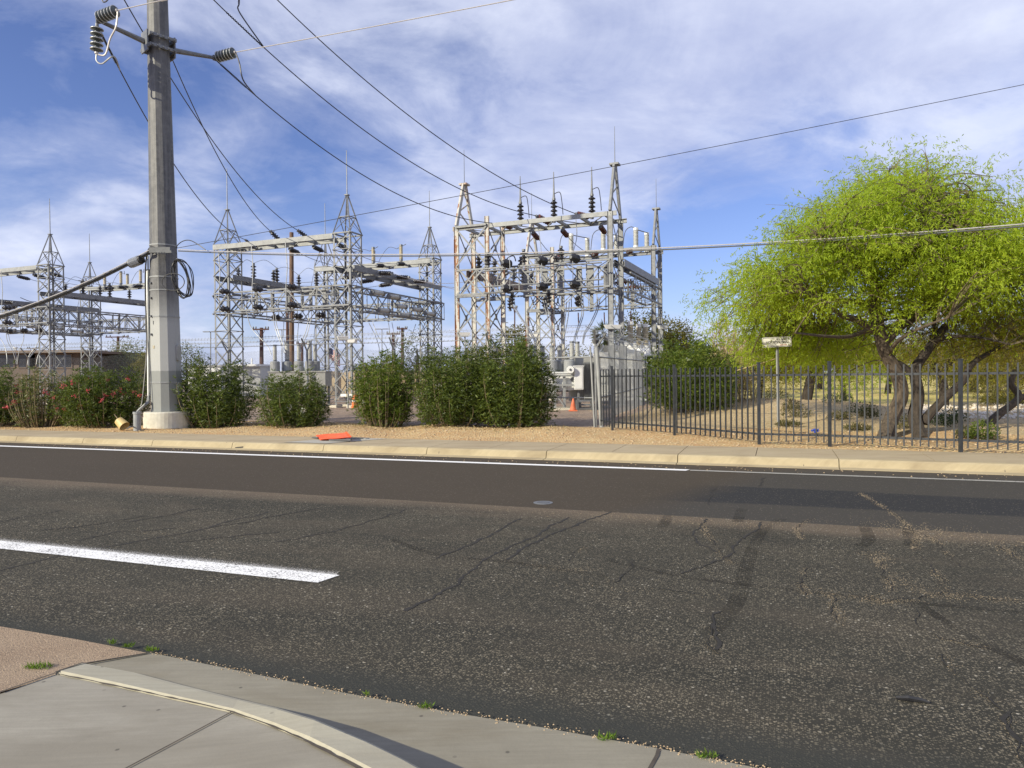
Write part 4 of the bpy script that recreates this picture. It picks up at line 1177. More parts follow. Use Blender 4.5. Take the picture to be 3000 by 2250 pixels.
def a_tower(label, c, four, matl, zt, hs=0.92, w4=1.62):
    root = thing('frame_tower', label, 'steel tower', at(c, 0.18), 'A-frame towers of the right bay')
    zc = 8.85
    rows = [0.0] + ([w4] if four else [])
    for r in rows:
        for s in (-1, 1):
            m = MB(); b = c + RU * r + RV * (s * hs)
            channel_leg(m, b, 0.2, zc + (0.0 if r == 0 else 0.35), 0.24 if r == 0 else 0.22)
            m.build('leg', matl, root)
    pk = MB()
    for s in (-1, 1):
        pk.bar(at(c + RV * (s * hs), zc), at(c + RV * (s * 0.10), zt), 0.22, 0.10, up=RU)
    for f0, f1, s in ((0.05, 0.35, 1), (0.35, 0.62, -1), (0.62, 0.85, 1)):
        z0, z1 = zc + (zt - zc) * f0, zc + (zt - zc) * f1
        pk.bar(at(c + RV * (s * hs * (1 - f0 * 0.9)), z0), at(c - RV * (s * hs * (1 - f1 * 0.9)), z1), 0.07, 0.03, up=RU)
    pk.box(at(c, zt + 0.03), (0.42, 0.42, 0.08), (RU, RV, UP))
    pk.build('peak', matl, root)
    br = MB()
    zs = [0.5, 2.1, 3.7, 5.3, 6.9, 8.75]
    for r in rows:
        for i in range(len(zs) - 1):
            p, q = c + RU * r - RV * hs, c + RU * r + RV * hs
            br.bar(at(p, zs[i]), at(q, zs[i + 1]), 0.07, 0.02, up=RU)
            br.bar(at(q + RU * 0.03, zs[i]), at(p + RU * 0.03, zs[i + 1]), 0.07, 0.02, up=RU)
            br.box(at(c + RU * (r + 0.02), (zs[i] + zs[i + 1]) / 2), (0.03, 0.22, 0.3), (RU, RV, UP))
    if four:
        for s in (-1, 1):
            o_ = RV * (s * (hs + 0.06))
            for i in range(len(zs) - 1):
                br.bar(at(c + o_, zs[i]), at(c + RU * w4 + o_, zs[i + 1]), 0.07, 0.02, up=RV)
                br.bar(at(c + RU * w4 + o_ * 1.03, zs[i]), at(c + o_ * 1.03, zs[i + 1]), 0.07, 0.02, up=RV)
            for z in (5.45, 8.8): br.bar(at(c + o_, z), at(c + RU * w4 + o_, z), 0.12, 0.10)
    br.build('bracing', 'galv_dark' if not four else 'galv', root)
    rd = MB(); rd.tube([at(c, zt + 0.06), at(c, zt + 1.75)], [0.02, 0.010], 5); rd.build('lightning_rod', 'galv_dark', root)
    for r in rows:
        for s in (-1, 1): MB().box(at(c + RU * r + RV * (s * hs), 0.13), (0.6, 0.6, 0.26), (RU, RV, UP)).build('footing', 'pad', root)
    return root
a_tower('white four-legged frame tower streaked with rust, front left of the right bay', RA, True, 'rust', 11.05)
a_tower('tall grey A-frame tower, highest peak of the right bay', RB, False, 'galv', 11.1)
a_tower('grey A-frame tower at the far right of the right bay', RC, False, 'galv', 11.0)
a_tower('white rusty four-legged tower standing behind, rear left of the right bay', RD, True, 'rust_less', 11.0)

beam_pair('pale double beam at the top front of the right bay', RA - RU * 0.2, RB + RU * 0.3, 8.85, 1.84, 0.2, 'galv_light', 0, 6, True)
beam_pair('grey double beam at the top rear of the right bay', RD - RU * 0.2, RC + RU * 0.2, 8.8, 1.84, 0.2, 'galv', 0, 6, True)
beam_pair('dark grey single deep beam between the right A-frames', RB + RV * 0.6, RC - RV * 0.6, 6.95, 0.5, 0.34, 'galv_dark', 0, 8, False)
beam_pair('brown stained beam receding along the left side of the right bay', RA + RV * 0.6, RD - RV * 0.6, 6.95, 0.5, 0.34, 'brown_beam', 0, 8, False)
truss_girder('truss girder with wide channel posts across the front of the right bay', RA, RB, 5.55, 6.72, 1.9, 7, 'galv', [(0.37, 0.30), (0.50, 0.26), (0.605, 0.34), (0.73, 0.24), (0.80, 0.34), (0.90, 0.2)])
truss_girder('truss girder across the rear of the right bay', RD, RC, 5.55, 6.55, 1.9, 7, 'galv', [(0.45, 0.22), (0.78, 0.22)])
truss_girder('truss girder down the right side of the right bay', RB + RV * 0.9, RC - RV * 0.9, 5.5, 6.35, 0.9, 7, 'galv', [(0.5, 0.2)])

# dead-end insulators on the top front beam, the blades with spikes on it
R_INS = []
for i, (a, b, k) in enumerate((((1462, 655, 34.3), (1500, 668, 34.9), 'strain_brown'), ((1570, 632, 33.7), (1614, 655, 34.3), 'strain_brown'), ((1686, 626, 33.0), (1728, 636, 33.6), 'strain_brown'))):
    p, q = P(*a), P(*b)
    span_put(k, q, p, '%s brown strain insulator from the left on the right bay top front beam' % ORD[i], 'brown strain insulators on the top front beam')
    R_INS.append(p)
    e = RA.lerp(RB, (0.42, 0.62, 0.87)[i]) + RV * 1.0
    p2, q2 = at(e, 8.62), at(e + RV * 0.85, 8.45)
    span_put('strain_brown', p2, q2, '%s brown strain insulator from the left behind the right bay top front beam' % ORD[i], 'brown strain insulators behind the front beam')
    g = RD.lerp(RC, (0.30, 0.58, 0.84)[i]) - RV * 1.0
    p3, q3 = at(g - RV * 0.85, 8.4), at(g, 8.6)
    span_put('strain_brown', p3, q3, '%s brown strain insulator from the left before the right bay top rear beam' % ORD[i], 'brown strain insulators before the rear beam')
    wire('strain_bus', 'dark overhead span inside the right bay, %s from the left' % ORD[i], 'overhead wire', sagline(q2, p3, 0.15), 0.016, 'wire', 'overhead spans inside the bays')
    w_ = p + Vector((0, 0, -0.05))
    fr = at(RA.lerp(RB, (0.40, 0.605, 0.80)[i]) - RV * 1.55, 6.9)
    wire('dropper', 'grey dropper from the top front strain insulators of the right bay, %s from the left' % ORD[i], 'dropper wire', bez([w_, w_.lerp(fr, 0.35) - UP * 0.35 + RU * 0.1, fr, fr - UP * 1.3]), 0.018, 'jumper', 'front droppers of the right bay')
for i, f in enumerate((0.375, 0.60, 0.845)):
    p = RA.lerp(RB, f) + RV * 0.3
    put('post_tall', at(p, 8.85), UP, 'black post insulator with a spike, %s from the left on the right bay top beam' % ORD[i], 'spiked post insulators of the right bay', scale=1.05)
    t = at(p, 8.85 + INS['post_tall'][2] * 1.05)
    m = MB().tube([t - UP * 0.02, t + UP * 0.22, t + UP * 1.25], [0.07, 0.045, 0.018], 6)
    tag(m.build('arcing_horn', 'galv', origin=t), 'grey spike standing on the %s spiked insulator from the left, right bay' % ORD[i], 'spike', 'spikes of the right bay')
    wire('jumper_wire', 'black hooked jumper beside the %s spiked insulator from the left' % ORD[i], 'jumper wire', bez([t + UP * 0.2, t + UP * 0.25 + RU * 0.3, t - UP * 0.2 + RU * 0.4, t - UP * 0.8 + RU * 0.45]), 0.02, 'wire', 'hooked jumpers of the right bay')
# white surge arresters in pairs on the rear beam
for i, f in enumerate((0.36, 0.425, 0.615, 0.66, 0.865, 0.90)):
    p = RD.lerp(RC, f) + RV * (0.92 if i % 2 else -0.7)
    put('arrester_white', at(p, 8.8), UP, 'white ribbed surge arrester, %s from the left on the right bay rear beam' % ORD[i], 'white surge arresters of the right bay', 'surge arrester', 1.12)
    if i % 2 == 0:
        t = at(p, 8.8 + 1.08)
        q = RD.lerp(RC, (0.425, 0.66, 0.90)[i // 2]) + RV * 0.92
        wire('bus_pipe', 'bar joining the %s pair of white arresters' % ORD[i // 2], 'bus pipe', [t - RU * 0.1, at(q, 8.8 + 1.08) + RU * 0.1], 0.03, 'galv_dark', 'bars joining the white arresters')
        wire('jumper_wire', 'black jumper looping left of the %s pair of white arresters' % ORD[i // 2], 'jumper wire', bez([t, t - RU * 0.3 + UP * 0.12, t - RU * 0.62 - UP * 0.15, t - RU * 0.75 - UP * 1.0]), 0.022, 'wire', 'jumpers of the white arresters')
# big black bells on the front truss: two rows of three, two behind
for row, zz, yy in (('upper', 6.78, 0), ('lower', 5.62, 0)):
    for i, f in enumerate((0.385, 0.615, 0.815)):
        p = RA.lerp(RB, f) - RV * 1.12
        q = p - RV * 0.62 - RU * 0.16
        span_put('bell_black', at(p, zz), at(q, zz + 0.04), 'big black bell insulator, %s row, %s from the left, right bay front truss' % (row, ORD[i]), 'big bell insulators of the right bay')
for i, f in enumerate((0.50, 0.71, 0.925)):
    p = RA.lerp(RB, f) + RV * 1.1
    span_put('bell_black', at(p, 6.2), at(p + RV * 0.62, 6.25), 'black bell insulator behind the right bay front truss, %s from the left' % ORD[i], 'rear bell insulators of the right bay')
    span_put('bell_black', at(p + RU * 0.05, 5.45), at(p + RU * 0.05, 4.9), 'black bell insulator hanging under the right bay front truss, %s from the left' % ORD[i], 'hanging bell insulators of the right bay')
# post insulators on the brown beam and near the rusty legs
for i, (f, o_) in enumerate(((0.10, 0.3), (0.30, 0.35), (0.45, 0.35), (0.60, 0.3), (0.75, 0.3), (0.88, 0.35))):
    p = RA.lerp(RD, f) + RU * o_
    put('post_black', at(p, 6.95), UP, 'black post insulator on the brown side beam, %s from the front' % ORD[i], 'post insulators on the brown beam', scale=1.25)
for i, f in enumerate((0.22, 0.34, 0.46, 0.58, 0.70)):
    p = RA.lerp(RB, f) + RV * (0.95 if i % 2 else -0.95)
    put('post_black', at(p, 6.76), UP, 'black post insulator on the right bay front truss top, %s from the left' % ORD[i], 'post insulators on the right bay front truss', scale=1.1)
    p = RA.lerp(RB, f + 0.04) + RV * (-0.95 if i % 2 else 0.95)
    put('post_black', at(p, 5.50), -UP, 'black insulator hung under the right bay front truss, %s from the left' % ORD[i], 'insulators hung from the right bay front truss', scale=1.0)
for i, f in enumerate((0.28, 0.55, 0.80)):
    p = RA.lerp(RD, f)
    a = at(p - RU * 0.35, 6.75)
    span_put('strain_brown', a, a - RU * 0.95 - UP * 0.08, 'brown strain string left of the brown side beam, %s from the front' % ORD[i], 'strain strings left of the brown beam')
    e = at(BM.fr.lerp(BM.rr, (0.20, 0.40, 0.62)[i]) + U * (0.57 + 1.0), 6.97)
    wire('strain_bus', 'thin pale wire between the middle and right bays, %s from the front' % ORD[i], 'overhead wire', sagline(e, a - RU * 0.95 - UP * 0.08, 0.25), 0.013, 'wire_light', 'wires between the middle and right bays')
    c = at(RB.lerp(RC, f) - RU * 0.35, 6.45)
    span_put('strain_brown', c, c - RU * 1.05, 'brown strain string left of the dark side beam, %s from the front' % ORD[i], 'strain strings left of the dark beam')
    wire('strain_bus', 'thin pale wire across the right bay, %s from the front' % ORD[i], 'overhead wire', sagline(c - RU * 1.05, at(p + RU * 0.35, 6.72), 0.12), 0.012, 'wire_light', 'wires across the right bay')
wire('jumper_wire', 'black jumper arching over two post insulators beside the rusty legs', 'jumper wire', bez([P(1482, 765, 37.5), P(1490, 754, 37.5), P(1505, 750, 37.6), P(1511, 765, 37.8)]), 0.03, 'cable_black')
wire('jumper_wire', 'grey jumper arching left behind the rusty front legs', 'jumper wire', bez([P(1398, 800, 37), P(1410, 780, 37), P(1432, 768, 37.2), P(1470, 764, 37.5)]), 0.018, 'jumper')
for i, z in enumerate((5.50, 5.78, 6.5)):
    wire('bus_pipe', 'long grey bus pipe along the right bay front truss, %s from below' % ORD[i], 'bus pipe', [at(RA - RV * (1.45 + 0.08 * i) + RU * 1.7, z), at(RB - RV * (1.45 + 0.08 * i) - RU * 0.2, z)], 0.035, 'galv', 'bus pipes of the right bay')
for i, (px, y0, y1, Y) in enumerate(((1694, 916, 948, 38), (1770, 915, 946, 37), (1848, 910, 945, 38.5))):
    span_put('arrester_slim', P(px, y0, Y), P(px + 1, y1, Y), 'slim red brown arrester hanging under the right bay rear truss, %s from the left' % ORD[i], 'slim arresters of the right bay')
    wire('dropper', 'thin wire below the hanging slim arrester, %s from the left' % ORD[i], 'dropper wire', bez([P(px + 1, y1, Y), P(px - 4, y1 + 20, Y - 1), P(px - 2, y1 + 45, Y - 2)]), 0.012, 'wire', 'wires below the slim arresters')
drops('right', [[(1500, 866, 34), (1502, 890, 33.5), (1518, 922, 32), (1546, 962, 31), (1566, 1000, 30.4)], [(1506, 866, 34), (1508, 892, 33.5), (1524, 925, 32), (1552, 964, 31), (1572, 1002, 30.4)],
                [(1592, 880, 34), (1604, 930, 33), (1616, 975, 31.5), (1622, 1008, 30.5)], [(1598, 880, 34), (1611, 930, 33), (1622, 975, 31.5), (1627, 1008, 30.5)],
                [(1660, 885, 36), (1656, 930, 34), (1648, 985, 32), (1645, 1008, 30.6)], [(1668, 885, 36), (1664, 930, 34), (1653, 988, 32), (1648, 1008, 30.6)],
                [(1702, 868, 34), (1704, 920, 33), (1692, 960, 32), (1684, 985, 31), (1680, 1004, 30.5)], [(1707, 868, 34), (1709, 920, 33), (1697, 960, 32), (1688, 985, 31), (1684, 1004, 30.5)],
                [(1752, 872, 34), (1748, 905, 33), (1730, 945, 32), (1712, 975, 31), (1706, 1006, 30.5)], [(1758, 872, 34), (1752, 908, 33), (1734, 948, 32), (1715, 978, 31), (1709, 1006, 30.5)]],
      'pale conductor curving down from the right bay front truss', 'droppers of the right bay', 0.024)

# ------------------------------------------------------------ big steel pole by the road
PB = Vector((-10.59, 22.0, 0.0))
zg = hgt(PB.x, PB.y)
LEAN = Vector((-0.0075, 0, 1))
def pole_c(z): return Vector((PB.x + LEAN.x * z, PB.y, z))
def pole_r(z): return 0.455 - 0.0122 * z
pole = thing('steel_pole', 'tall weathered many-sided steel power pole on a round concrete base', 'power pole', at(PB, zg))
m = MB()
zs = [0.62, 1.75, 3.4, 6, 9, 12, 15, 18.5]
n8 = 12
vs, fs = [], []
for z in zs:
    for j in range(n8):
        a = math.radians(-56 + 30 * j)
        c = pole_c(z)
        vs.append(c + Vector((math.cos(a), math.sin(a), 0)) * pole_r(z))
for i in range(len(zs) - 1):
    for j in range(n8): fs.append((i * n8 + j, i * n8 + (j + 1) % n8, (i + 1) * n8 + (j + 1) % n8, (i + 1) * n8 + j))
fs.append(tuple(range((len(zs) - 1) * n8, len(zs) * n8)))
m.add(vs, fs)
m.build('shaft', 'pole', pole)
m = MB().lathe([(0.67, -0.1), (0.67, 0.44), (0.655, 0.47), (0.0, 0.475)], at(PB, zg), UP, 40)
m.build('concrete_base', 'concrete', pole, smooth=False)
AD = Vector((0.68, 0.73, 0.0)).normalized()
AN = Vector((AD.y, -AD.x, 0))
def arms(za, parent, tips=None):
    ends = []
    br = MB()
    c = pole_c(za)
    R_ = pole_r(za) + 0.03
    for s in (-1, 1):
        for k in (-1, 1):
            br.box(c + AD * (s * (R_ + 0.02)) + AN * (k * 0.0) + UP * (0.16 * k), (0.05, 0.62, 0.10), (AD, AN, UP))
        br.box(c + AD * (s * (R_ + 0.06)), (0.04, 0.46, 0.62), (AD, AN, UP))
    for k in (-1, 1):
        for z in (-0.16, 0.16):
            br.box(c + AN * (k * (R_ + 0.02)) + UP * z, (2 * R_ + 0.1, 0.05, 0.09), (AD, AN, UP))
            for j in range(5):
                br.box(c + AN * (k * (R_ + 0.055)) + AD * ((j - 2) * 0.16) + UP * z, (0.05, 0.05, 0.05), (AD, AN, UP))
    br.build('arm_bracket', 'galv_dark', parent)
    for s in (-1, 1):
        m = MB()
        a, b = c + AD * (s * (R_ + 0.08)), (tips[s] if tips else c + AD * (s * 1.55) + UP * 0.15)
        m.tube([a, a.lerp(b, 0.5), b], [0.085, 0.07, 0.055], 8)
        m.box(b + AD * (s * 0.03), (0.12, 0.05, 0.16), (AD, AN, UP))
        m.build('crossarm', 'galv_dark', parent)
        ends.append(b + AD * (s * 0.06))
    return ends
lo_l, lo_r = arms(11.82, pole, {-1: P(291, 61, 20.9), 1: P(626, 169, 23.1)})
hi_l, hi_r = arms(14.1, pole)
for i, (z, hh, w_) in enumerate(((1.35, 0.42, 0.2), (2.45, 0.5, 0.2))):
    a = math.radians(9 - 22.5 - 22.5 + 0)
    out = Vector((math.cos(math.radians(-11)), math.sin(math.radians(-11)), 0))
    sd_ = Vector((-out.y, out.x, 0))
    m = MB()
    c = pole_c(z) + out * (pole_r(z) * math.cos(math.radians(15)) + 0.004)
    vs = []
    for k in range(16):
        t = 2 * math.pi * k / 16
        vs.append(c + sd_ * (w_ / 2 * math.copysign(abs(math.cos(t)) ** 0.5, math.cos(t))) + UP * (hh / 2 * math.copysign(abs(math.sin(t)) ** 0.6, math.sin(t))))
    n = len(vs)
    m.add(vs + [v + out * 0.05 for v in vs], [tuple(range(n, 2 * n))] + [(k, (k + 1) % n, n + (k + 1) % n, n + k) for k in range(n)])
    m.build('access_cover', 'grey_paint', pole)
fdir = lambda deg: Vector((math.cos(math.radians(deg)), math.sin(math.radians(deg)), 0))
m = MB()
for z in (3.0, 3.55, 4.1, 4.55): m.tube([pole_c(z) + fdir(-125) * (pole_r(z) * 0.93), pole_c(z) + fdir(-125) * (pole_r(z) * 0.93 + 0.07)], 0.035, 8)
m.build('bolt_hole', 'dark_grey', pole)
m = MB()
for z in (1.55, 3.55, 4.35, 4.75, 5.72):
    pts = [pole_c(z) + fdir(a) * (pole_r(z) * 1.015) for a in range(-56, 306, 30)]
    for a, b in zip(pts[:-1], pts[1:]): m.bar(a, b, 0.012, 0.04, up=UP)
m.build('steel_band', 'galv_light', pole)
# pole number plate with the mark on it
def text_mesh(name, body, size, loc, xdir, zdir, material, parent=None, align='CENTER', depth=0.004, squeeze=1.0):
    cu = bpy.data.curves.new(name, 'FONT')
    cu.body, cu.size, cu.align_x, cu.align_y, cu.extrude = body, size, align, 'CENTER', depth / 2
    t = bpy.data.objects.new(name, cu)
    COL.objects.link(t)
    dg = bpy.context.evaluated_depsgraph_get()
    me = bpy.data.meshes.new_from_object(t.evaluated_get(dg))
    bpy.data.objects.remove(t)
    X, Z = Vector(xdir).normalized(), Vector(zdir).normalized()
    Yn = Z.cross(X)
    org = Vector(parent['_org']) if parent is not None else Vector((0, 0, 0))
    M_ = Matrix(((X.x * squeeze, Z.x, -Yn.x, loc[0] - org.x), (X.y * squeeze, Z.y, -Yn.y, loc[1] - org.y), (X.z * squeeze, Z.z, -Yn.z, loc[2] - org.z), (0, 0, 0, 1)))
    me.transform(M_)
    me.materials.clear(); me.materials.append(MT[material])
    o = bpy.data.objects.new(name, me)
    COL.objects.link(o)
    if parent is not None: o.parent = parent
    return o
fn = fdir(-101)
fx = Vector((-fn.y, fn.x, 0))
text_mesh('pole_mark', 'I', 0.16, pole_c(3.35) + fn * (pole_r(3.35) * 0.9659 + 0.006) - fx * 0.1, fx, UP, 'ink', pole)
pl = MB(); pl.box(pole_c(2.62) + fn * (pole_r(2.62) * 0.9659 + 0.004) - fx * 0.1, (0.06, 0.008, 0.09), (fx, fn, UP)); pl.build('tag_plate', 'porc_tan', pole)

# conduit riser on the pole's left side, with the buried stub it ends in
rs = MB()
lw = fdir(180)
rp = lambda z, o_=0.05: pole_c(z) + fdir(-165) * (pole_r(z) + o_)
rs.tube([rp(1.15), rp(3.0), rp(5.0)], 0.055, 8)
rs.build('conduit_riser', 'white_paint', pole)
rs = MB()
rs.tube(bez([rp(1.2), rp(0.95) + Vector((-0.03, -0.03, 0)), P(432, 1180, 21.6), P(406, 1203, 21.55), P(400, 1215, 21.5)], 6), 0.045, 8)
rs.build('conduit_elbow', 'galv', pole)
rs = MB(); rs.tube([rp(1.0) + Vector((.02, -.07, 0)), rp(3.0) + Vector((.05, -.1, 0)), rp(5.4) + Vector((.03, -.05, 0))], 0.022, 6); rs.build('conduit_riser', 'galv_light', pole)
st0 = G(402, 1259, zg)
tag(MB().lathe([(0.10, -0.05), (0.105, 0.45), (0.12, 0.46), (0.12, 0.52), (0.085, 0.52), (0.085, 0.3)], st0, (0.02, 0, 1), 16).build('conduit_stub', 'galv_light', origin=st0), 'grey conduit stub rising from the dirt left of the pole base', 'conduit')
# cables on the pole
wire('riser_cable', 'black cable running down the left side of the steel pole', 'cable', bez([pole_c(5.5) + fdir(-70) * 0.47, pole_c(5.6) + fdir(-110) * 0.5, pole_c(5.15) + fdir(-140) * 0.5, pole_c(4.2) + fdir(-155) * 0.52, pole_c(2.6) + fdir(-150) * 0.52, P(418, 1165, 21.5), P(412, 1190, 21.45)]), 0.022, 'cable_black')
coil = MB()
cc = P(530, 815, 21.25)
for k in range(7):
    rx, rz, o_ = 0.30 + 0.02 * rng.uniform(-1, 1), 0.56 + 0.03 * rng.uniform(-2, 1), rng.uniform(-0.05, 0.05)
    pts = []
    for j in range(33):
        t = 2 * math.pi * j / 32
        pts.append(cc + Vector((o_ + rx * math.cos(t) * (0.62 + 0.06 * k) - 0.10 * math.sin(t), 0.05 * math.sin(3 * t + k) + 0.02 * k, rz * math.sin(t) + o_ * 0.6)))
    coil.tube(pts, 0.015, 5)
pts = [P(507 + 33 * math.cos(2 * math.pi * j / 28), 826 + 25 * math.sin(2 * math.pi * j / 28), 21.2) for j in range(29)]
coil.tube(pts, 0.014, 5)
tag(coil.build('cable_coil', 'cable_black', origin=cc), 'loose coil of black cable hung on the right side of the steel pole', 'cable coil')
wire('slack_loop', 'black slack cable loop rising over the pole band to the right', 'cable', bez([P(516, 745, 21.4), P(518, 722, 21.4), P(535, 707, 21.3), P(556, 704, 21.2), P(580, 716, 21.0), P(602, 732, 20.9)]), 0.014, 'cable_black')
tm = MB()
tm.box(P(470, 733, 21.38), (0.62, 0.12, 0.16)); tm.box(P(481, 738, 21.30), (0.45, 0.06, 0.07))
for k in range(4): tm.tube([P(458 + 8 * k, 742, 21.25), P(458 + 8 * k, 742, 21.2)], 0.03, 8)
tm.build('cable_clamp', 'dark_grey', pole)

# strings and wires on the crossarms
def big_string(p, q, label, n=6, R=0.17, matl='porc_glass'):
    p, q = Vector(p), Vector(q)
    L = (q - p).length
    root = thing('pole_insulator', label, 'insulator', p, 'big insulator strings of the steel pole')
    d = (q - p) / L
    m = MB(); pr = [(0.05, 0.08 * L)]
    st = 0.86 * L / n
    rims = MB()
    for i in range(n):
        z = 0.08 * L + st * i
        pr += [(0.06, z + st * .1), (R, z + st * .42), (R * 0.97, z + st * .58), (0.075, z + st * .8)]
    pr.append((0.05, 0.94 * L))
    m.lathe(pr, p, d, 18)
    m.build('sheds', matl, root, smooth=True)
    for i in range(n):
        z = 0.08 * L + st * i
        rm = MB().lathe([(R * 1.0, z + st * .46), (R * 1.03, z + st * .50), (R * 1.03, z + st * .57), (R * 0.98, z + st * .60)], p, d, 18)
        rm.build('pale_rim', 'rim', root)
    f = MB(); f.tube([p - d * 0.02, p + d * (0.1 * L)], 0.045, 8); f.build('end_fitting', 'galv_dark', root)
    f = MB(); f.tube([p + d * (0.93 * L), q], 0.05, 8); f.build('end_fitting', 'wire_light', root)
    return q
ROADV = E1.copy()
tl_l = lo_l + ROADV * 0.80 + UP * 0.13
tl_r = lo_r + ROADV * 0.80 + UP * 0.06
big_string(lo_l + UP * 0.05, tl_l, 'horizontal grey insulator string at the end of the left crossarm')
big_string(lo_r + UP * 0.02, tl_r, 'horizontal grey insulator string at the end of the right crossarm')
vq = lo_l + Vector((-0.02, -0.02, -0.98))
big_string(lo_l - UP * 0.12, vq, 'grey insulator string hanging down from the left crossarm', 5)
tl_h = hi_r + ROADV * 0.8
wire('power_line', 'pale conductor leaving the left crossarm rightward across the pole', 'power line', sagline(tl_l, tl_l + ROADV * 70 + UP * 0.9, 0.55, 60), 0.015, 'wire_light')
wire('power_line', 'pale conductor leaving the right crossarm toward the upper right', 'power line', sagline(tl_r, tl_r + ROADV * 70 + UP * 0.9, 0.55, 60), 0.015, 'wire_light')
sl = MB(); a_, d_ = tl_l + ROADV * 1.6 - UP * 0.17, (ROADV + UP * -0.11)
wire('line_splice', 'pale sleeve splice on the left crossarm conductor right of the pole', 'splice', [tl_l + ROADV * 1.62 - UP * 0.030, tl_l + ROADV * 2.05 - UP * 0.037], 0.030, 'wire_light')
# lines from the pole down to the middle bay and the right bay
def helix(a, b, r, turns, n=8):
    a, b = Vector(a), Vector(b)
    d = (b - a).normalized(); x = d.orthogonal().normalized(); y = d.cross(x)
    return [a.lerp(b, i / (turns * n)) + (x * math.cos(2 * math.pi * i / n) + y * math.sin(2 * math.pi * i / n)) * r for i in range(turns * n + 1)]
m_in = [P(718, 702, 38.2), P(791, 676, 37.6), P(871, 674, 36.9)]
m_bm = [P(746, 725, 38.6), P(831, 716, 38.0), P(912, 704, 37.3)]
for i in range(3):
    span_put('strain_black', m_bm[i], m_in[i], '%s black strain insulator from the left on the middle bay top front beam' % ORD[i], 'strain insulators before the top front beam')
ln = [(lo_l - UP * 0.35 + AD * 0.1, m_in[0], 'dark line from the left crossarm down to the middle bay, leftmost of three', 1.1),
      (P(437, 10, 22.6), m_in[1], 'dark line from the pole top to the middle bay, centre of three', 1.0),
      (P(350, -25, 21.5), m_in[2], 'dark line passing behind the pole to the middle bay, rightmost of three', 1.0),
      (lo_r - UP * 0.05, R_INS[0], 'dark line from the right crossarm down to the right bay, lowest of three', 1.2),
      (P(622, -4, 23.0), R_INS[1], 'dark line with a damper from the upper right arm to the right bay', 1.2),
      (P(742, -70, 24.5), R_INS[2], 'dark line entering at the top edge, steepest of the three to the right bay', 1.0)]
LN = []
for i, (a, b, lab, sg) in enumerate(ln):
    pts = sagline(a, b, sg, 40)
    LN.append(pts)
    wire('power_line', lab, 'power line', pts, 0.019, 'wire', 'lines from the pole to the substation')
def on_line(pts, px_target, w=0):
    # the point of the polyline nearest a given share of its length
    k = px_target * (len(pts) - 1); i = min(int(k), len(pts) - 2)
    return pts[i].lerp(pts[i + 1], k - i)
for i, (li, s0, s1, lab) in enumerate(((3, 0.012, 0.075, 'spiral damper on the right crossarm line'), (4, 0.03, 0.11, 'spiral damper on the upper right arm line'), (0, 0.0, 0.06, 'spiral damper on the left crossarm line'))):
    a, b = on_line(LN[li], s0), on_line(LN[li], s1)
    wire('line_damper', 'black %s' % lab, 'line damper', helix(a, b, 0.032, 22, 5), 0.010, 'cable_black', 'spiral dampers of the lines', 4)
# jumpers at the arm ends
q = on_line(LN[3], 0.10)
wire('jumper_wire', 'dark jumper loop below the right crossarm insulator', 'jumper wire', bez([tl_r, tl_r + Vector((0.12, 0, -0.35)), tl_r + Vector((0.2, 0.1, -0.85)), q]), 0.022, 'wire')
q = on_line(LN[0], 0.075)
wire('jumper_wire', 'pale jumper looping from the left crossarm insulator to the hanging string', 'jumper wire', bez([tl_l, tl_l + Vector((-0.05, 0, -0.45)), tl_l.lerp(vq, 0.55) + Vector((0.12, 0, -0.12)), vq + Vector((0.25, 0, -0.02)), vq]), 0.025, 'wire_light')
wire('jumper_wire', 'grey jumper from the foot of the hanging string to the left line', 'jumper wire', bez([vq, vq + Vector((0.0, 0, -0.2)), vq + Vector((0.16, 0, -0.28)), vq + Vector((0.5, 0, -0.08)), q]), 0.022, 'jumper')
wire('jumper_wire', 'dark jumper loop hanging into the top edge above the left crossarm', 'jumper wire', bez([P(296, -30, 21.5), P(300, 2, 21.5), P(309, 5, 21.5), P(320, -6, 21.5)]), 0.02, 'wire')
q = on_line(LN[4], 0.115)
wire('jumper_wire', 'dark jumper hanging from the top edge to the upper right line', 'jumper wire', bez([P(698, -30, 23.5), P(700, 10, 23.4), P(703, 38, 23.5), q]), 0.022, 'wire')
put('arrester_slim', P(701, -38, 23.5), P(700, 8, 23.5) - P(701, -38, 23.5), 'dark ribbed fitting at the top edge above the upper right line', 'slim arresters of the pole', scale=0.6)
# communications cables on the pole, one bundle to each side
CW = lambda t: PB + E1 * t
def comm(a, b, sag, off, name, label, r, matl):
    pts = [p + Vector(off) for p in sagline(a, b, sag, 60)]
    return wire(name, label, 'cable', pts, r, matl, None, 6)
r0 = P(522, 731, 21.4)
e_ = P(3000, 659, 14.2)
d_ = Vector((e_.x - r0.x, e_.y - r0.y, 0))
end = r0 + d_ * 2.0
end.z = 6.25
pm = P(1500, 741, 17.6)
comm(r0, end, 1.34, (0, 0, 0), 'messenger_cable', 'pale thick cable strung low rightward from the pole, upper of two', 0.012, 'wire_light')  # pale colour stands in for the highlight along the top
comm(r0, end, 1.34, (0, 0.01, -0.042), 'messenger_cable', 'darker thick cable strung low rightward from the pole, lower of two', 0.016, 'dark_grey')  # dark colour stands in for the shaded underside
wire('static_wire', 'thin dark wire rising from the pole band past the right bay peak', 'wire', sagline(P(517, 727, 21.9), P(3400, 165, 20), 0.10, 40), 0.009, 'wire')
l0 = P(438, 738, 21.5)
l_e = P(-500, 985, 27)
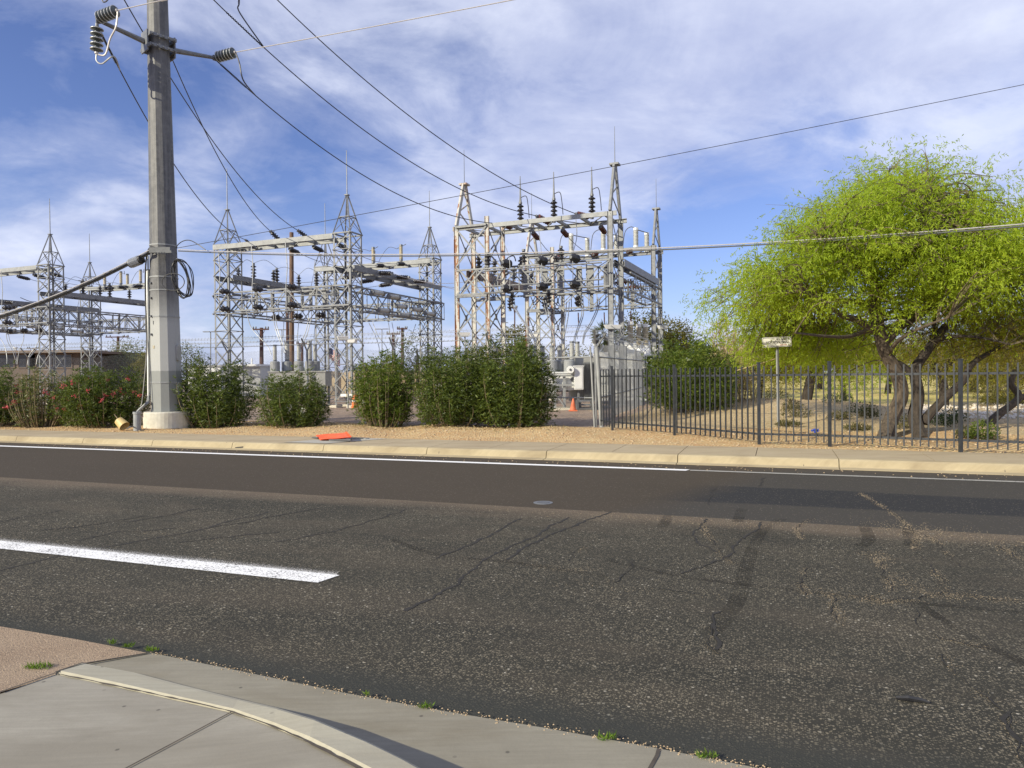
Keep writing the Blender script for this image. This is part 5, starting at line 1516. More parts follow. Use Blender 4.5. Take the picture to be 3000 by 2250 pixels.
for i, (o_, r, mt_, lab) in enumerate((((0, 0, 0), 0.028, 'cable_black', 'thick black cable sloping left from the pole, main of the bundle'), ((0, -0.02, 0.05), 0.016, 'wire_light', 'pale strand on top of the black cable bundle left of the pole'), ((0, 0.02, -0.05), 0.022, 'cable_black', 'thin black cable lashed below the bundle left of the pole'))):
    comm(l0, l_e, 0.85, o_, 'messenger_cable', lab, r, mt_)
wire('slack_loop', 'thin black slack loops under the cable bundle before the left tower', 'cable', bez([P(200, 833, 23.5), P(165, 853, 23.5), P(140, 878, 23.6), P(95, 884, 23.7), P(60, 872, 23.9)]), 0.012, 'cable_black')
wire('slack_loop', 'longer black loop sagging under the cable bundle near the left bay arresters', 'cable', bez([P(330, 788, 22.2), P(300, 815, 22.5), P(272, 826, 22.7), P(230, 822, 23)]), 0.014, 'cable_black')
sc = P(398, 767, 21.7)
sca, scb = P(379, 774, 21.8), P(418, 758, 21.65)
dd = (scb - sca)
sp_ = MB().lathe([(0.05, 0), (0.13, 0.03), (0.13, dd.length - 0.03), (0.05, dd.length)], sca, dd, 14)
so = sp_.build('splice_case', 'cable_black', origin=sca)
tag(so, 'black splice case wound with cable, hung on the bundle left of the pole', 'splice case')
hx = MB().tube(helix(sca + dd * 0.12, sca + dd * 0.82, 0.137, 11, 10), 0.010, 4)
hx.build('wound_cable', 'rim', so)
# ------------------------------------------------------------ yard equipment
def g0(px, Y, z=None):
    p = P(px, 1125, Y); return Vector((p.x, p.y, hgt(p.x, p.y) if z is None else z))

# grey oil breaker behind the second bush
def breaker(label, px0, px1, Y, ztop, zbot, cans, matl):
    a, b = P(px0, 1100, Y), P(px1, 1100, Y)
    c = (a + b) / 2
    root = thing('circuit_breaker', label, 'circuit breaker', Vector((c.x, c.y + 0.5, 0.15)))
    w = (b - a).length
    m = MB(); m.box((c.x, c.y + 0.5, (ztop + zbot) / 2), (w, 1.3, ztop - zbot)); m.box((c.x, c.y + 0.5, ztop + 0.03), (w + 0.08, 1.38, 0.06)); m.build('tank', matl, root)
    for sx in (-1, 1):
        for sy in (-1, 1):
            MB().box((c.x + sx * (w / 2 - 0.12), c.y + 0.5 + sy * 0.5, (zbot + 0.1) / 2 + 0.05), (0.1, 0.1, zbot - 0.1)).build('leg', 'galv', root)
    g = MB().lathe([(0.0, 0), (0.11, 0.0), (0.12, 0.03), (0.0, 0.05)], (c.x + w * 0.28, c.y - 0.16, (ztop + zbot) / 2 + 0.1), (0, -1, 0), 16); g.build('gauge', 'dark_grey', root)
    for px, yb, Yc in cans:
        p = P(px, yb, Yc)
        top = 0.52
        MB().lathe([(0.24, 0), (0.24, top), (0.19, top + 0.05), (0.0, top + 0.05)], Vector((p.x, p.y, ztop)), UP, 18).build('bushing_can', 'galv_light', root)
    return root, c, w
brk, bc, bw = breaker('grey oil breaker box on legs behind the second bush from the pole', 790, 955, 36.0, 1.92, 1.22, [(806, 1090, 36.3), (842, 1090, 36.7), (876, 1090, 36.3), (908, 1090, 36.1), (924, 1090, 36.7)], 'grey_paint')
for i, (px, Y) in enumerate(((806, 36.3), (842, 36.7), (876, 36.3), (908, 36.1), (924, 36.7))):
    p = P(px, 1090, Y)
    put('bushing', Vector((p.x, p.y, 1.92 + 0.55)), UP, 'grey ribbed bushing on the grey breaker box, %s from the left' % ORD[i], 'bushings of the grey breaker', 'bushing', 0.95 if i % 2 == 0 else 1.15)

# right yard: breaker row behind the fence, cabinet with radiator, support frame, big white transformer
brk2, bc2, bw2 = breaker('pale breaker tank row behind the chain-link fence beside the largest bushes', 1596, 1702, 30.4, 1.72, 1.0, [(1617, 1075, 30.6), (1640, 1075, 31), (1668, 1075, 30.5), (1693, 1075, 31)], 'white_paint')
for i, (px, Y) in enumerate(((1565, 30.6), (1590, 31.0), (1617, 30.6), (1640, 31), (1676, 30.5), (1692, 31))):
    p = P(px, 1075, Y)
    put('bushing', Vector((p.x, p.y, 2.05 if i < 4 else 2.22)), UP, 'grey ribbed bushing beside the chain-link corner, %s from the left' % ORD[i], 'bushings of the right yard', 'bushing', 0.95)
fr_ = thing('support_frame', 'galvanised steel support frame on a pale slab left of the orange cone', 'support frame', g0(1640, 30.2))
base = g0(1650, 30.0)
for px in (1625, 1653):
    p = g0(px, 30.1); MB().box((p.x, p.y, 0.88), (0.11, 0.11, 1.45)).build('leg', 'galv_light', fr_)
b1, b2 = g0(1600, 30.1), g0(1686, 30.1)
for z in (1.62, 1.22): MB().bar((b1.x, b1.y - 0.08, z), (b2.x, b2.y - 0.08, z), 0.08, 0.08).build('rail', 'galv_light', fr_)
MB().bar((g0(1628, 30).x, 30.0, 0.85), (g0(1652, 30).x, 30.0, 0.35), 0.05, 0.05).build('brace', 'galv_light', fr_)
sl_ = g0(1640, 30.2)
tag(MB().box((sl_.x - 0.3, sl_.y + 0.4, 0.19), (2.0, 1.4, 0.16)).build('equipment_slab', 'pad'), 'low pale concrete slab under the support frame', 'concrete slab')
p = P(1671, 1083, 29.6)
dr = thing('round_drum', 'small round white drum end with dial beside the white cabinet', 'drum', p - UP * 0.25)
MB().lathe([(0.0, 0), (0.15, 0.0), (0.16, 0.03), (0.16, 0.6), (0.0, 0.6)], p, (0.1, 1, 0), 20).build('drum_body', 'white_paint', dr)
MB().lathe([(0.0, 0), (0.05, 0.0), (0.05, 0.03)], p + Vector((0, -0.03, 0)), (0, 1, 0), 10).build('dial', 'dark_grey', dr)
tr = thing('small_transformer', 'small transformer with white control cabinet and dark green radiator behind the fence', 'transformer', g0(1700, 30.2))
a, b = P(1683, 1074, 29.8), P(1709, 1141, 29.8)
m = MB(); m.box(((a.x + b.x) / 2, 30.0, (a.z + b.z) / 2), (b.x - a.x, 0.4, a.z - b.z)); m.box(((a.x + b.x) / 2, 29.99, a.z + 0.02), (b.x - a.x + 0.06, 0.46, 0.04)); m.build('control_cabinet', 'white_paint', tr)
MB().box(((a.x + b.x) / 2 - 0.02, 29.79, (a.z + b.z) / 2), (b.x - a.x - 0.06, 0.012, a.z - b.z - 0.08)).build('cabinet_door', 'white_paint', tr)
x0, x1 = P(1710, 1100, 30.3).x, P(1742, 1100, 30.3).x
m = MB()
for k in range(9): m.box((x0 + 0.03 + (x1 - x0) * k / 8.5, 30.4, 1.35), (0.018, 0.7, 1.5))
m.box(((x0 + x1) / 2, 30.4, 2.13), (x1 - x0, 0.6, 0.07)); m.box(((x0 + x1) / 2, 30.4, 0.57), (x1 - x0, 0.6, 0.07)); m.build('radiator', 'dark_grey', tr)
MB().box(((x0 + x1) / 2 - 0.1, 31.3, 1.45), (1.3, 1.1, 1.9)).build('tank', 'grey_paint', tr)
for sx in (-0.4, 0.4):
    MB().box(((x0 + x1) / 2 + sx, 30.4, 0.35), (0.12, 0.12, 0.4)).build('leg', 'galv', tr)
pal = thing('steel_skid', 'low dark steel skid lying behind the orange cone', 'skid', g0(1712, 29.6))
for k, z in enumerate((0.24, 0.40, 0.56)):
    m = MB(); a, b = g0(1688, 29.6 + 0.25 * k), g0(1742, 29.6 + 0.25 * k); m.bar((a.x, a.y, z), (b.x, b.y, z), 0.08, 0.07); m.build('skid_bar', 'galv_dark' if k else 'dark_grey', pal)
for px in (1692, 1736):
    a = g0(px, 29.6); MB().box((a.x, a.y + 0.3, 0.36), (0.08, 0.7, 0.42)).build('skid_leg', 'dark_grey', pal)

big = thing('power_transformer', 'big white power transformer behind the corner post and the black iron fence', 'transformer', g0(1825, 37))
TY = 35.6
xa, xb = P(1752, 1100, TY).x, P(1893, 1100, TY).x
MB().box(((xa + xb) / 2, TY + 1.2, 1.55), (xb - xa, 2.4, 2.4)).build('tank', 'white_paint', big)
m = MB()
for z in (0.62, 1.30, 1.98): m.box(((xa + xb) / 2, TY - 0.05, z), (xb - xa + 0.02, 0.10, 0.10))
m.build('stiffener', 'white_paint', big)
m = MB()
for k in range(8): m.box((xb - 0.75 + 0.095 * k, TY - 0.32, 1.72), (0.03, 0.5, 1.7))
m.box((xb - 0.42, TY - 0.32, 2.60), (0.74, 0.16, 0.1)); m.box((xb - 0.42, TY - 0.32, 0.84), (0.74, 0.16, 0.1)); m.build('radiator', 'white_paint', big)
MB().box((xa + 0.75, TY - 0.28, 1.45), (0.75, 0.5, 0.5)).build('control_box', 'grey_paint', big)
MB().lathe([(0.0, 0), (0.3, 0), (0.3, 1.6), (0.0, 1.6)], ((xa + xb) / 2 + 0.1, TY + 1.6, 3.05), (1, 0.1, 0), 18).build('conservator', 'white_paint', big)
m = MB()
for k in range(2): m.box(((xa + xb) / 2 + 0.3 + 1.0 * k, TY + 1.6, 2.85), (0.1, 0.3, 0.3))
m.build('conservator_bracket', 'white_paint', big)
for i, px in enumerate((1848, 1872, 1892)):
    p = P(px, 1040, TY + 0.7)
    MB().lathe([(0.30, -0.25), (0.26, 0.10), (0.20, 0.16), (0.0, 0.16)], Vector((p.x, p.y, 2.78)), UP, 16).build('turret', 'white_paint', big)
    put('bushing_brown', Vector((p.x, p.y, 2.92 + 0.12 * (i == 0))), UP, 'tan banded bushing with white cap on the big transformer, %s from the left' % ORD[i], 'capped bushings of the big transformer', 'bushing', 1.0)

# orange cone, barrel, floodlights, flag
def cone(px, Y, h, label, matl='cone'):
    g_ = g0(px, Y)
    root = thing('traffic_cone', label, 'traffic cone', g_)
    MB().box(g_ + UP * 0.025, (0.38 * h / 0.6, 0.38 * h / 0.6, 0.04)).build('base', matl, root)
    MB().lathe([(0.155 * h / 0.6, 0.03), (0.03 * h / 0.6, h), (0.0, h)], g_, (0.03, 0, 1), 18).build('body', matl, root)
cone(1678, 28.6, 0.53, 'faded orange traffic cone standing on the yard gravel behind the chain-link fence')
g_ = g0(1040, 35.0)
br_ = thing('traffic_barrel', 'orange barrel half hidden behind the bush beside the middle tower', 'barrel', g_)
MB().lathe([(0.2, 0), (0.2, 0.06), (0.17, 0.08), (0.14, 0.62), (0.0, 0.64)], g_, UP, 18).build('drum_body', 'barrel', br_)
MB().lathe([(0.163, 0.30), (0.158, 0.40)], g_, UP, 18).build('white_band', 'white_paint', br_)

def flood(px, py, Y, label, rot=0.0, ground=True, post_px=None, w=0.55):
    p = P(px, py, Y)
    root = thing('floodlight', label, 'floodlight', Vector((p.x, p.y, 0.15)) if ground else p, 'floodlights of the substation')
    X = Vector((math.cos(rot), math.sin(rot), 0)); Yv = Vector((-math.sin(rot), math.cos(rot), 0))
    m = MB()
    m.add([p + X * (sx * w / 2) + Yv * (sy * 0.2) + UP * (0.10 * (1 if sy > 0 else 0.6)) for sx in (-1, 1) for sy in (-1, 1)] + [p + X * (sx * w * 0.36) + Yv * (sy * 0.14) - UP * 0.10 for sx in (-1, 1) for sy in (-1, 1)],
          [(0, 2, 3, 1), (4, 5, 7, 6), (0, 4, 6, 2), (1, 3, 7, 5), (0, 1, 5, 4), (2, 6, 7, 3)])
    m.build('lamp_housing', 'white_paint', root)
    MB().box(p - UP * 0.115, (w * 0.6, 0.22, 0.02), (X, Yv, UP)).build('lens', 'porc_grey', root)
    if ground:
        q = P(post_px or px, py, Y)
        MB().tube([Vector((q.x, q.y, 0.12)), Vector((q.x, q.y, p.z - 0.1))], 0.035, 8).build('post', 'galv_light', root)
    return root
flood(1004, 990, 34.6, 'grey twin floodlight on a post before the middle front tower, left lamp', 0.35, True, 1017)
flood(1030, 998, 34.7, 'right lamp of the twin floodlight before the middle front tower', -0.2, False)
flood(1362, 979, 34.6, 'white floodlight at the foot of the rusty tower above the largest bushes', 0.1, True)
flood(1795, 957, 31.5, 'white floodlight on a post before the tall A-frame tower', 0.1, True, 1796, 0.75)
flood(1565, 982, 41, 'small white floodlight beside the rear rusty tower', -0.3, True)
f_ = flood(1941, 958, 38, 'slatted square floodlight on a thin post right of the far A-frame', 0.2, True, 1941, 0.5)
p = P(1941, 957, 37.7)
m = MB()
for k in range(4): m.box(p + Vector((-0.12 + 0.08 * k, 0, 0.02)), (0.02, 0.02, 0.16))
m.build('guard_bar', 'dark_grey', f_)
wb = thing('warning_board', 'white board fixed low across the front of the middle front tower', 'board', P(1018, 1158, 34.9))
MB().box(P(1016, 1158, 35.0), (0.72, 0.03, 0.13), (U, V, UP)).build('board_panel', 'white_paint', wb)
MB().box(P(1018, 1158, 34.95), (0.14, 0.02, 0.15), (U, V, UP)).build('board_plate', 'porc_tan', wb)

fp = g0(962, 62)
fl = thing('flag', 'red and white striped flag with blue canton hanging on a far pole', 'flag', fp)
top = P(962, 1008, 62)
MB().tube([fp, top], 0.05, 6).build('flagpole', 'galv_light', fl)
m_r, m_w, m_b = MB(), MB(), MB()
o3 = P(963, 1018, 62)
for i in range(13):
    for j in range(8):
        u0, u1 = j / 8, (j + 1) / 8
        def fpnt(u, v): return o3 + Vector((1.25 * u * 0.78, 0.16 * math.sin(6 * u), -0.62 * u - 0.98 * v + 0.06 * math.sin(5 * u)))
        tgt = m_b if (i < 7 and j < 3) else (m_r if i % 2 == 0 else m_w)
        tgt.quad(fpnt(u0, i / 13), fpnt(u1, i / 13), fpnt(u1, (i + 1) / 13), fpnt(u0, (i + 1) / 13))
m_r.build('red_stripes', 'flag_red', fl); m_w.build('white_stripes', 'flag_white', fl); m_b.build('canton', 'flag_blue', fl)

# ------------------------------------------------------------ wooden poles and far lamp posts
def wood_pole(px, ytop, Y, label, r=0.15, matl='wood', arm=None, cans=0, name='wooden_pole', lean=0.0):
    b = g0(px, Y, 0.1)
    t = P(px, ytop, Y)
    root = thing(name, label, 'utility pole', b, 'wooden poles beyond the substation')
    MB().tube([b, b.lerp(t, 0.5), t], [r * 1.15, r, r * 0.85], 10).build('shaft', matl, root)
    if arm:
        w, dz = arm
        m = MB(); m.box(Vector((t.x, t.y - r, t.z - dz)), (w, 0.1, 0.12)); m.build('crossarm', matl, root)
        m = MB()
        for s in (-1, 1): m.bar(Vector((t.x + s * w * 0.28, t.y - r, t.z - dz)), Vector((t.x, t.y - r, t.z - dz - 0.7)), 0.05, 0.03)
        m.build('arm_brace', matl, root)
        for s in (-0.46, -0.3, 0.3, 0.46):
            MB().lathe([(0.04, 0), (0.07, 0.08), (0.04, 0.18), (0, 0.19)], Vector((t.x + s * w, t.y - r, t.z - dz + 0.06)), UP, 8).build('pin_insulator', 'dark_grey', root)
    for k in range(cans):
        s = -1 if k == 0 else 1
        c = Vector((t.x + s * 0.42, t.y - 0.1, t.z - 2.4))
        MB().lathe([(0.0, 0), (0.26, 0), (0.27, 0.05), (0.27, 0.72), (0.2, 0.82), (0.0, 0.84)], c, UP, 14).build('transformer_can', 'galv_light', root)
    return root
wood_pole(854, 681, 47, 'tallest brown wooden pole, standing inside the middle bay', 0.155, 'wood')
wood_pole(842, 915, 49, 'dark red brown pole just left of the tallest wooden pole', 0.11, 'wood_red')
wood_pole(766, 960, 60, 'dark wooden pole with one wide crossarm left in the middle bay', 0.17, 'wood_red', (1.35, 0.15))
wood_pole(885, 1004, 75, 'short far pole with small crossarm right of the tallest pole', 0.15, 'wood_red', (1.1, 0.1))
wood_pole(1153, 974, 62, 'dark pole with crossarm, left of the two behind the right of the middle bay', 0.16, 'wood_red', (1.15, 0.15))
wood_pole(1179, 960, 66, 'dark pole with crossarm, right of the two behind the right of the middle bay', 0.15, 'wood_red', (0.95, 0.12))
wood_pole(346, 985, 80, 'dark pole carrying two grey transformer cans left of the steel pole', 0.17, 'wood_red', (2.6, 0.1), 2)
wood_pole(99, 1019, 95, 'far pole with crossarm peeking over the brown roof', 0.16, 'wood_red', (1.5, 0.1))
wood_pole(1508, 900, 70, 'thin far pole seen through the right bay', 0.07, 'wood_red', (0.5, 0.1))
def lamp_post(px, ytop, Y, label):
    b = g0(px, Y, 0.1); t = P(px, ytop, Y)
    root = thing('lamp_post', label, 'lamp post', b, 'far lamp posts')
    MB().tube([b, t], 0.06, 6).build('shaft', 'galv', root)
    for s in (-1, 1): MB().box(t + Vector((s * 0.45, 0, 0)), (0.75, 0.25, 0.10)).build('lamp_head', 'galv', root)
lamp_post(617, 972, 80, 'thin grey lamp post with twin heads far behind the left of the middle bay')
lamp_post(1119, 964, 90, 'thin grey lamp post with twin heads far behind the right of the middle bay')
lamp_post(826, 966, 85, 'pale street lamp with flat heads beside the tallest wooden pole')

# ------------------------------------------------------------ buildings and walls beyond
bl = thing('brown_building', 'flat-roofed brown stucco building behind the left bay', 'building', P(40, 1100, 66))
Yb = 64.0
xl, xr = P(-420, 1100, Yb).x, P(232, 1100, Yb).x
zt = P(100, 1036, Yb).z
MB().box(((xl + xr) / 2, Yb + 6, zt / 2 + 0.05), (xr - xl, 12, zt)).build('wall', 'stucco', bl)
m = MB(); m.box(((xl + xr) / 2 + 0.5, Yb + 5.4, zt + 0.13), (xr - xl + 1.6, 13.4, 0.24)); m.build('roof', 'roof_edge', bl)
for i, (px, w) in enumerate(((18, 1.5), (80, 1.6), (108, 1.7), (182, 1.8), (-60, 1.7))):
    a = P(px, 1058, Yb)
    f = MB()
    for sx in (-1, 1): f.box((a.x + sx * w / 2, Yb - 0.03, a.z), (0.08, 0.08, 1.25))
    for sz in (-1, 1): f.box((a.x, Yb - 0.03, a.z + sz * 0.6), (w - 0.08, 0.08, 0.08))
    wf = f.build('window', 'roof_edge', bl)
    MB().box((a.x, Yb - 0.01, a.z), (w - 0.09, 0.03, 1.14)).build('pane', 'glass', wf)
vt = P(46, 1026, 68); MB().lathe([(0.12, -0.5), (0.12, 0.2), (0.2, 0.2), (0.2, 0.3), (0, 0.3)], vt, UP, 8).build('roof_vent', 'white_paint', bl)
wh = thing('pale_shed', 'low pale flat shed behind the first bushes right of the pole', 'shed', P(720, 1100, 60))
a, b = P(655, 1074, 58), P(762, 1074, 58)
MB().box(((a.x + b.x) / 2, 60, a.z / 2), (b.x - a.x, 4, a.z)).build('wall', 'porc_grey', wh)
MB().box(((a.x + b.x) / 2, 59.9, a.z + 0.08), (b.x - a.x + 0.3, 4.4, 0.16)).build('roof', 'white_paint', wh)
v2 = P(738, 1068, 59); MB().tube([v2, v2 + UP * 0.5], 0.07, 8).build('roof_vent', 'white_paint', wh)
wl = P(540, 1075, 85); wr_ = P(640, 1075, 85)
w2 = thing('white_building', 'distant white flat building seen right of the steel pole', 'building', P(590, 1100, 86))
MB().box(((wl.x + wr_.x) / 2, 88, wl.z / 2), (wr_.x - wl.x, 5, wl.z)).build('wall', 'white_paint', w2)
MB().box(((wl.x + wr_.x) / 2, 88, wl.z + 0.1), (wr_.x - wl.x + 0.3, 5.3, 0.2)).build('roof', 'porc_grey', w2)
l3 = P(222, 1068, 85); r3 = P(300, 1068, 85)
w3 = thing('white_building', 'distant white flat building at the right end of the brown building', 'building', P(260, 1100, 86))
MB().box(((l3.x + r3.x) / 2, 88, l3.z / 2), (r3.x - l3.x, 5, l3.z)).build('wall', 'white_paint', w3)
MB().box(((l3.x + r3.x) / 2, 88, l3.z + 0.1), (r3.x - l3.x + 0.3, 5.3, 0.2)).build('roof', 'porc_grey', w3)
tw = thing('tan_wall', 'tan block wall beyond the yard behind the middle front tower', 'wall', P(1010, 1140, 58))
a, b = P(900, 1092, 56), P(1330, 1092, 56)
MB().box(((a.x + b.x) / 2, 56, a.z / 2), (b.x - a.x, 0.25, a.z)).build('wall_panel', 'tan_wall', tw)
m = MB()
for k in range(8): m.box((a.x + (b.x - a.x) * (k + 0.5) / 8, 55.9, a.z / 2 + 0.04), (0.45, 0.5, a.z + 0.08))
m.build('wall_pier', 'tan_wall', tw)

# ------------------------------------------------------------ chain-link fence with barbed wire
def chain_link(label, pts, h=2.33, arms_out=True, mesh_pitch=0.062, r=0.0021, rails=True):
    root = thing('chain_link_fence', label, 'chain-link fence', pts[0], 'chain-link fence runs')
    for a, b in zip(pts[:-1], pts[1:]):
        d = b - a; d.z = 0; L = d.length; d /= L; n = Vector((d.y, -d.x, 0))
        nposts = max(1, round(L / 3.1))
        z = lambda t: hgt(a.x + d.x * t, a.y + d.y * t) + 0.03
        m = MB()
        k = int(L / mesh_pitch)
        for i in range(-int(h / mesh_pitch) - 1, k + 1):
            for sgn in (1, -1):
                # wires leaning right (sgn 1) and left (sgn -1)
                t0 = i * mesh_pitch
                s0, s1 = max(0.0, -t0), min(h, L - t0)
                if s1 <= s0: continue
                if sgn == 1: p, q = (t0 + s0, s0), (t0 + s1, s1)
                else: p, q = (t0 + s0, h - s0), (t0 + s1, h - s1)
                P0 = a + d * p[0] + n * (0.003 * sgn); P1 = a + d * q[0] + n * (0.003 * sgn)
                P0.z = z(p[0]) + p[1]; P1.z = z(q[0]) + q[1]
                w = (P1 - P0).normalized(); u1 = w.cross(n) * r; u2 = n * r
                m.add([P0 + u1, P0 - u1 * 0.5 + u2, P0 - u1 * 0.5 - u2, P1 + u1, P1 - u1 * 0.5 + u2, P1 - u1 * 0.5 - u2], [(0, 1, 4, 3), (1, 2, 5, 4), (2, 0, 3, 5)])
        m.build('wire_mesh', 'galv', root)
        for i in range(1, nposts + 1):
            t = L * i / nposts
            if t > L - 0.2 and b is not pts[-1]: continue
            c = a + d * t; c.z = z(t) - 0.1
            mp = MB(); mp.tube([c, c + UP * (h + 0.15)], 0.035, 8); mp.build('post', 'galv', root)
            ma = MB()
            for s in (-1, 1): ma.bar(c + UP * (h + 0.1), c + UP * (h + 0.5) + n * s * 0.36 + d * 0.05 * s, 0.04, 0.03)
            ma.build('barb_arm', 'galv', root)
        tp = MB()
        a1, b1 = a.copy(), b.copy(); a1.z = z(0) + h - 0.36; b1.z = z(L) + h - 0.36
        tp.tube([a1.lerp(b1, 0 if rails else 1 - 3.2 / L), b1], 0.022, 8); tp.build('rail', 'galv_light', root)
        tp = MB(); tp.tube([a1.lerp(b1, 0 if rails else 1 - 3.2 / L) - UP * 1.16, b1 - UP * 1.16], 0.018, 8); tp.build('rail', 'galv_light', root)
        for s in (-1, 1):
            for j in range(3):
                f = (j + 1) / 3
                o_ = n * (s * 0.36 * f) + UP * (0.47 + 0.42 * f)
                w = MB()
                w.tube([a1 + o_] + [a1.lerp(b1, (q + 0.5) / 8) + o_ - UP * (0.02 if q % 2 else 0.05) for q in range(8)] + [b1 + o_], 0.007, 4)
                for q in range(int(L / 0.14)):
                    c = a1.lerp(b1, q * 0.14 / L) + o_ - UP * 0.03
                    w.bar(c - UP * 0.03 - d * 0.015, c + UP * 0.03 + d * 0.015, 0.006, 0.006, up=n)
                w.build('barbed_wire', 'galv_dark', root)
    return root
CF = Vector((2.45, 20.35, 0)); CFt, CFs = TS(CF)
pt_l = W(-34, FS + 0.02)
chain_link('long chain-link fence with barbed wire behind the oleander bushes', [pt_l, CF + Vector((-0.07, 0.01, 0))], rails=False)
CE = P(1886, 1125, 32.0); CE.z = 0
chain_link('chain-link fence run going back from the leaning corner post', [CF + Vector((0.03, 0.1, 0)), CE])
cp = MB()
cz = hgt(CF.x, CF.y)
tp_ = P(1748, 1018, 20.35); bt_ = P(1763, 1256, 20.35)
cp.tube([Vector((bt_.x, bt_.y, cz - 0.1)), tp_], 0.058, 12)
cpo = thing('corner_post', 'thick pale leaning corner post of the chain-link fence', 'fence post', Vector((bt_.x, bt_.y, cz)))
cp.build('shaft', 'galv_light', cpo)
ax = MB(); ax.bar(tp_, P(1775, 975, 20.2), 0.06, 0.05); ax.build('barb_arm', 'dark_grey', cpo)
ax = MB(); ax.bar(tp_, P(1737, 1000, 20.5), 0.06, 0.05); ax.build('barb_arm', 'white_paint', cpo)
ax = MB(); ax.lathe([(0.09, 0), (0.11, 0.10), (0.06, 0.16), (0.10, 0.24), (0.0, 0.26)], P(1745, 1006, 20.4), UP, 8); ax.build('post_cap', 'dark_grey', cpo)
gp_ = MB(); gp_.tube([Vector((CF.x - 0.12, CF.y - 0.02, cz)), Vector((CF.x - 0.22, CF.y, cz + 2.3))], 0.026, 8)
gp_.build('side_rail', 'galv_light', cpo)

# ------------------------------------------------------------ black iron picket fence
IF = [P(1757, 1125, 19.9), P(1793, 1125, 19.1), P(1975, 1125, 17.2), P(2223, 1125, 14.9), P(2430, 1125, 14.35), P(2814, 1125, 13.1), P(3330, 1125, 11.8)]
IF = [Vector((p.x, p.y, 0)) for p in IF]
ZT, = (1.80,)
iron = thing('iron_fence', 'black iron picket fence along the sidewalk on the right', 'iron fence', at(IF[3], 0.15))
for i, p in enumerate(IF[1:-1]):
    z = hgt(p.x, p.y)
    po = MB().box((p.x, p.y, (z - 0.1 + ZT + 0.05) / 2), (0.056, 0.056, ZT + 0.15 - z)).build('post', 'iron', iron)
    MB().box((p.x, p.y, ZT + 0.06), (0.066, 0.066, 0.022)).build('post_cap', 'iron', po)
pick_me = None
for i, (a, b) in enumerate(zip(IF[:-1], IF[1:])):
    d = b - a; L = d.length; d /= L; n = Vector((d.y, -d.x, 0))
    za, zb = hgt(a.x, a.y), hgt(b.x, b.y)
    pn = bpy.data.objects.new('panel', None); COL.objects.link(pn); pn.parent = iron; pn['_org'] = iron['_org']
    for zr in (ZT - 0.20, 0.38):
        MB().bar(Vector((a.x, a.y, zr)) + d * 0.036, Vector((b.x, b.y, zr)) - d * 0.036, 0.028, 0.042).build('rail', 'iron', pn)
    k = {0: 4, 1: 14, 2: 16, 3: 9, 4: 16, 5: 16}[i]
    for j in range(k):
        t = L * (j + 0.75) / (k + 0.5)
        c = a + d * t - n * -0.0
        c2 = c + n * 0.030
        m = MB().box((c2.x, c2.y, (0.24 + ZT - 0.015) / 2), (0.026, 0.026, ZT - 0.015 - 0.24), (d, n, UP))
        m.build('picket', 'iron', pn)

# no trespassing sign on its square post
sg = g0(2280, 19.3)
sgn = thing('no_trespassing_sign', 'white NO TRESPASSING sign with peeling left half on a square steel post', 'sign', sg)
tp_, bt_ = P(2277, 1012, 19.3), P(2281, 1258, 19.3)
MB().bar(Vector((bt_.x, bt_.y, sg.z - 0.1)), tp_, 0.055, 0.055).build('post', 'galv_light', sgn)
MB().bar(Vector((bt_.x - 0.004, bt_.y - 0.033, sg.z)), tp_ + Vector((-0.004, -0.033, 0)), 0.018, 0.010).build('post_slot', 'dark_grey', sgn)
sc_ = P(2276, 1002, 19.2)
sx_ = Vector((1, 0.05, 0.035)).normalized(); sz_ = Vector((-0.035, 0, 1)); sn_ = sz_.cross(sx_)
def rrect(c, w, h, r, X, Z, k=5):
    out = []
    for cx, cz_, a0 in ((1, 1, 0), (-1, 1, 90), (-1, -1, 180), (1, -1, 270)):
        for i in range(k + 1):
            t = math.radians(a0 + 90 * i / k)
            out.append(c + X * (cx * (w / 2 - r) + r * math.cos(t)) + Z * (cz_ * (h / 2 - r) + r * math.sin(t)))
    return out
m = MB()
nrm = Vector((0.05, -1, 0))
o1 = rrect(sc_, 0.80, 0.265, 0.035, sx_, sz_)
n = len(o1)
m.add(o1 + [v - nrm * 0.006 for v in o1], [tuple(range(n)), tuple(range(2 * n - 1, n - 1, -1))] + [(i, n + i, n + (i + 1) % n, (i + 1) % n) for i in range(n)])
m.build('sign_panel', 'sign_white', sgn)
m = MB()
ro, ri = rrect(sc_ + nrm * 0.003, 0.775, 0.24, 0.03, sx_, sz_), rrect(sc_ + nrm * 0.003, 0.755, 0.22, 0.024, sx_, sz_)
m.add(ro + ri, [(i, (i + 1) % n, n + (i + 1) % n, n + i) for i in range(n)])
m.build('sign_border', 'ink', sgn)
text_mesh('sign_lettering', 'NCE PROPERTY', 0.066, sc_ + nrm * 0.004 + sx_ * 0.17 + sz_ * 0.066, sx_, sz_, 'ink', sgn, squeeze=0.80)
text_mesh('sign_lettering', 'NO TRESPASSING', 0.098, sc_ + nrm * 0.004 + sx_ * 0.0 - sz_ * 0.008, sx_, sz_, 'ink', sgn, squeeze=0.78)
m = MB()
for k in range(9): m.box(sc_ + nrm * 0.004 + sx_ * (0.08 + 0.022 * k) - sz_ * 0.082, (0.010, 0.003, 0.022 if k % 2 else 0.016), (sx_, sn_, sz_))
m.build('small_print', 'red_ink', sgn)

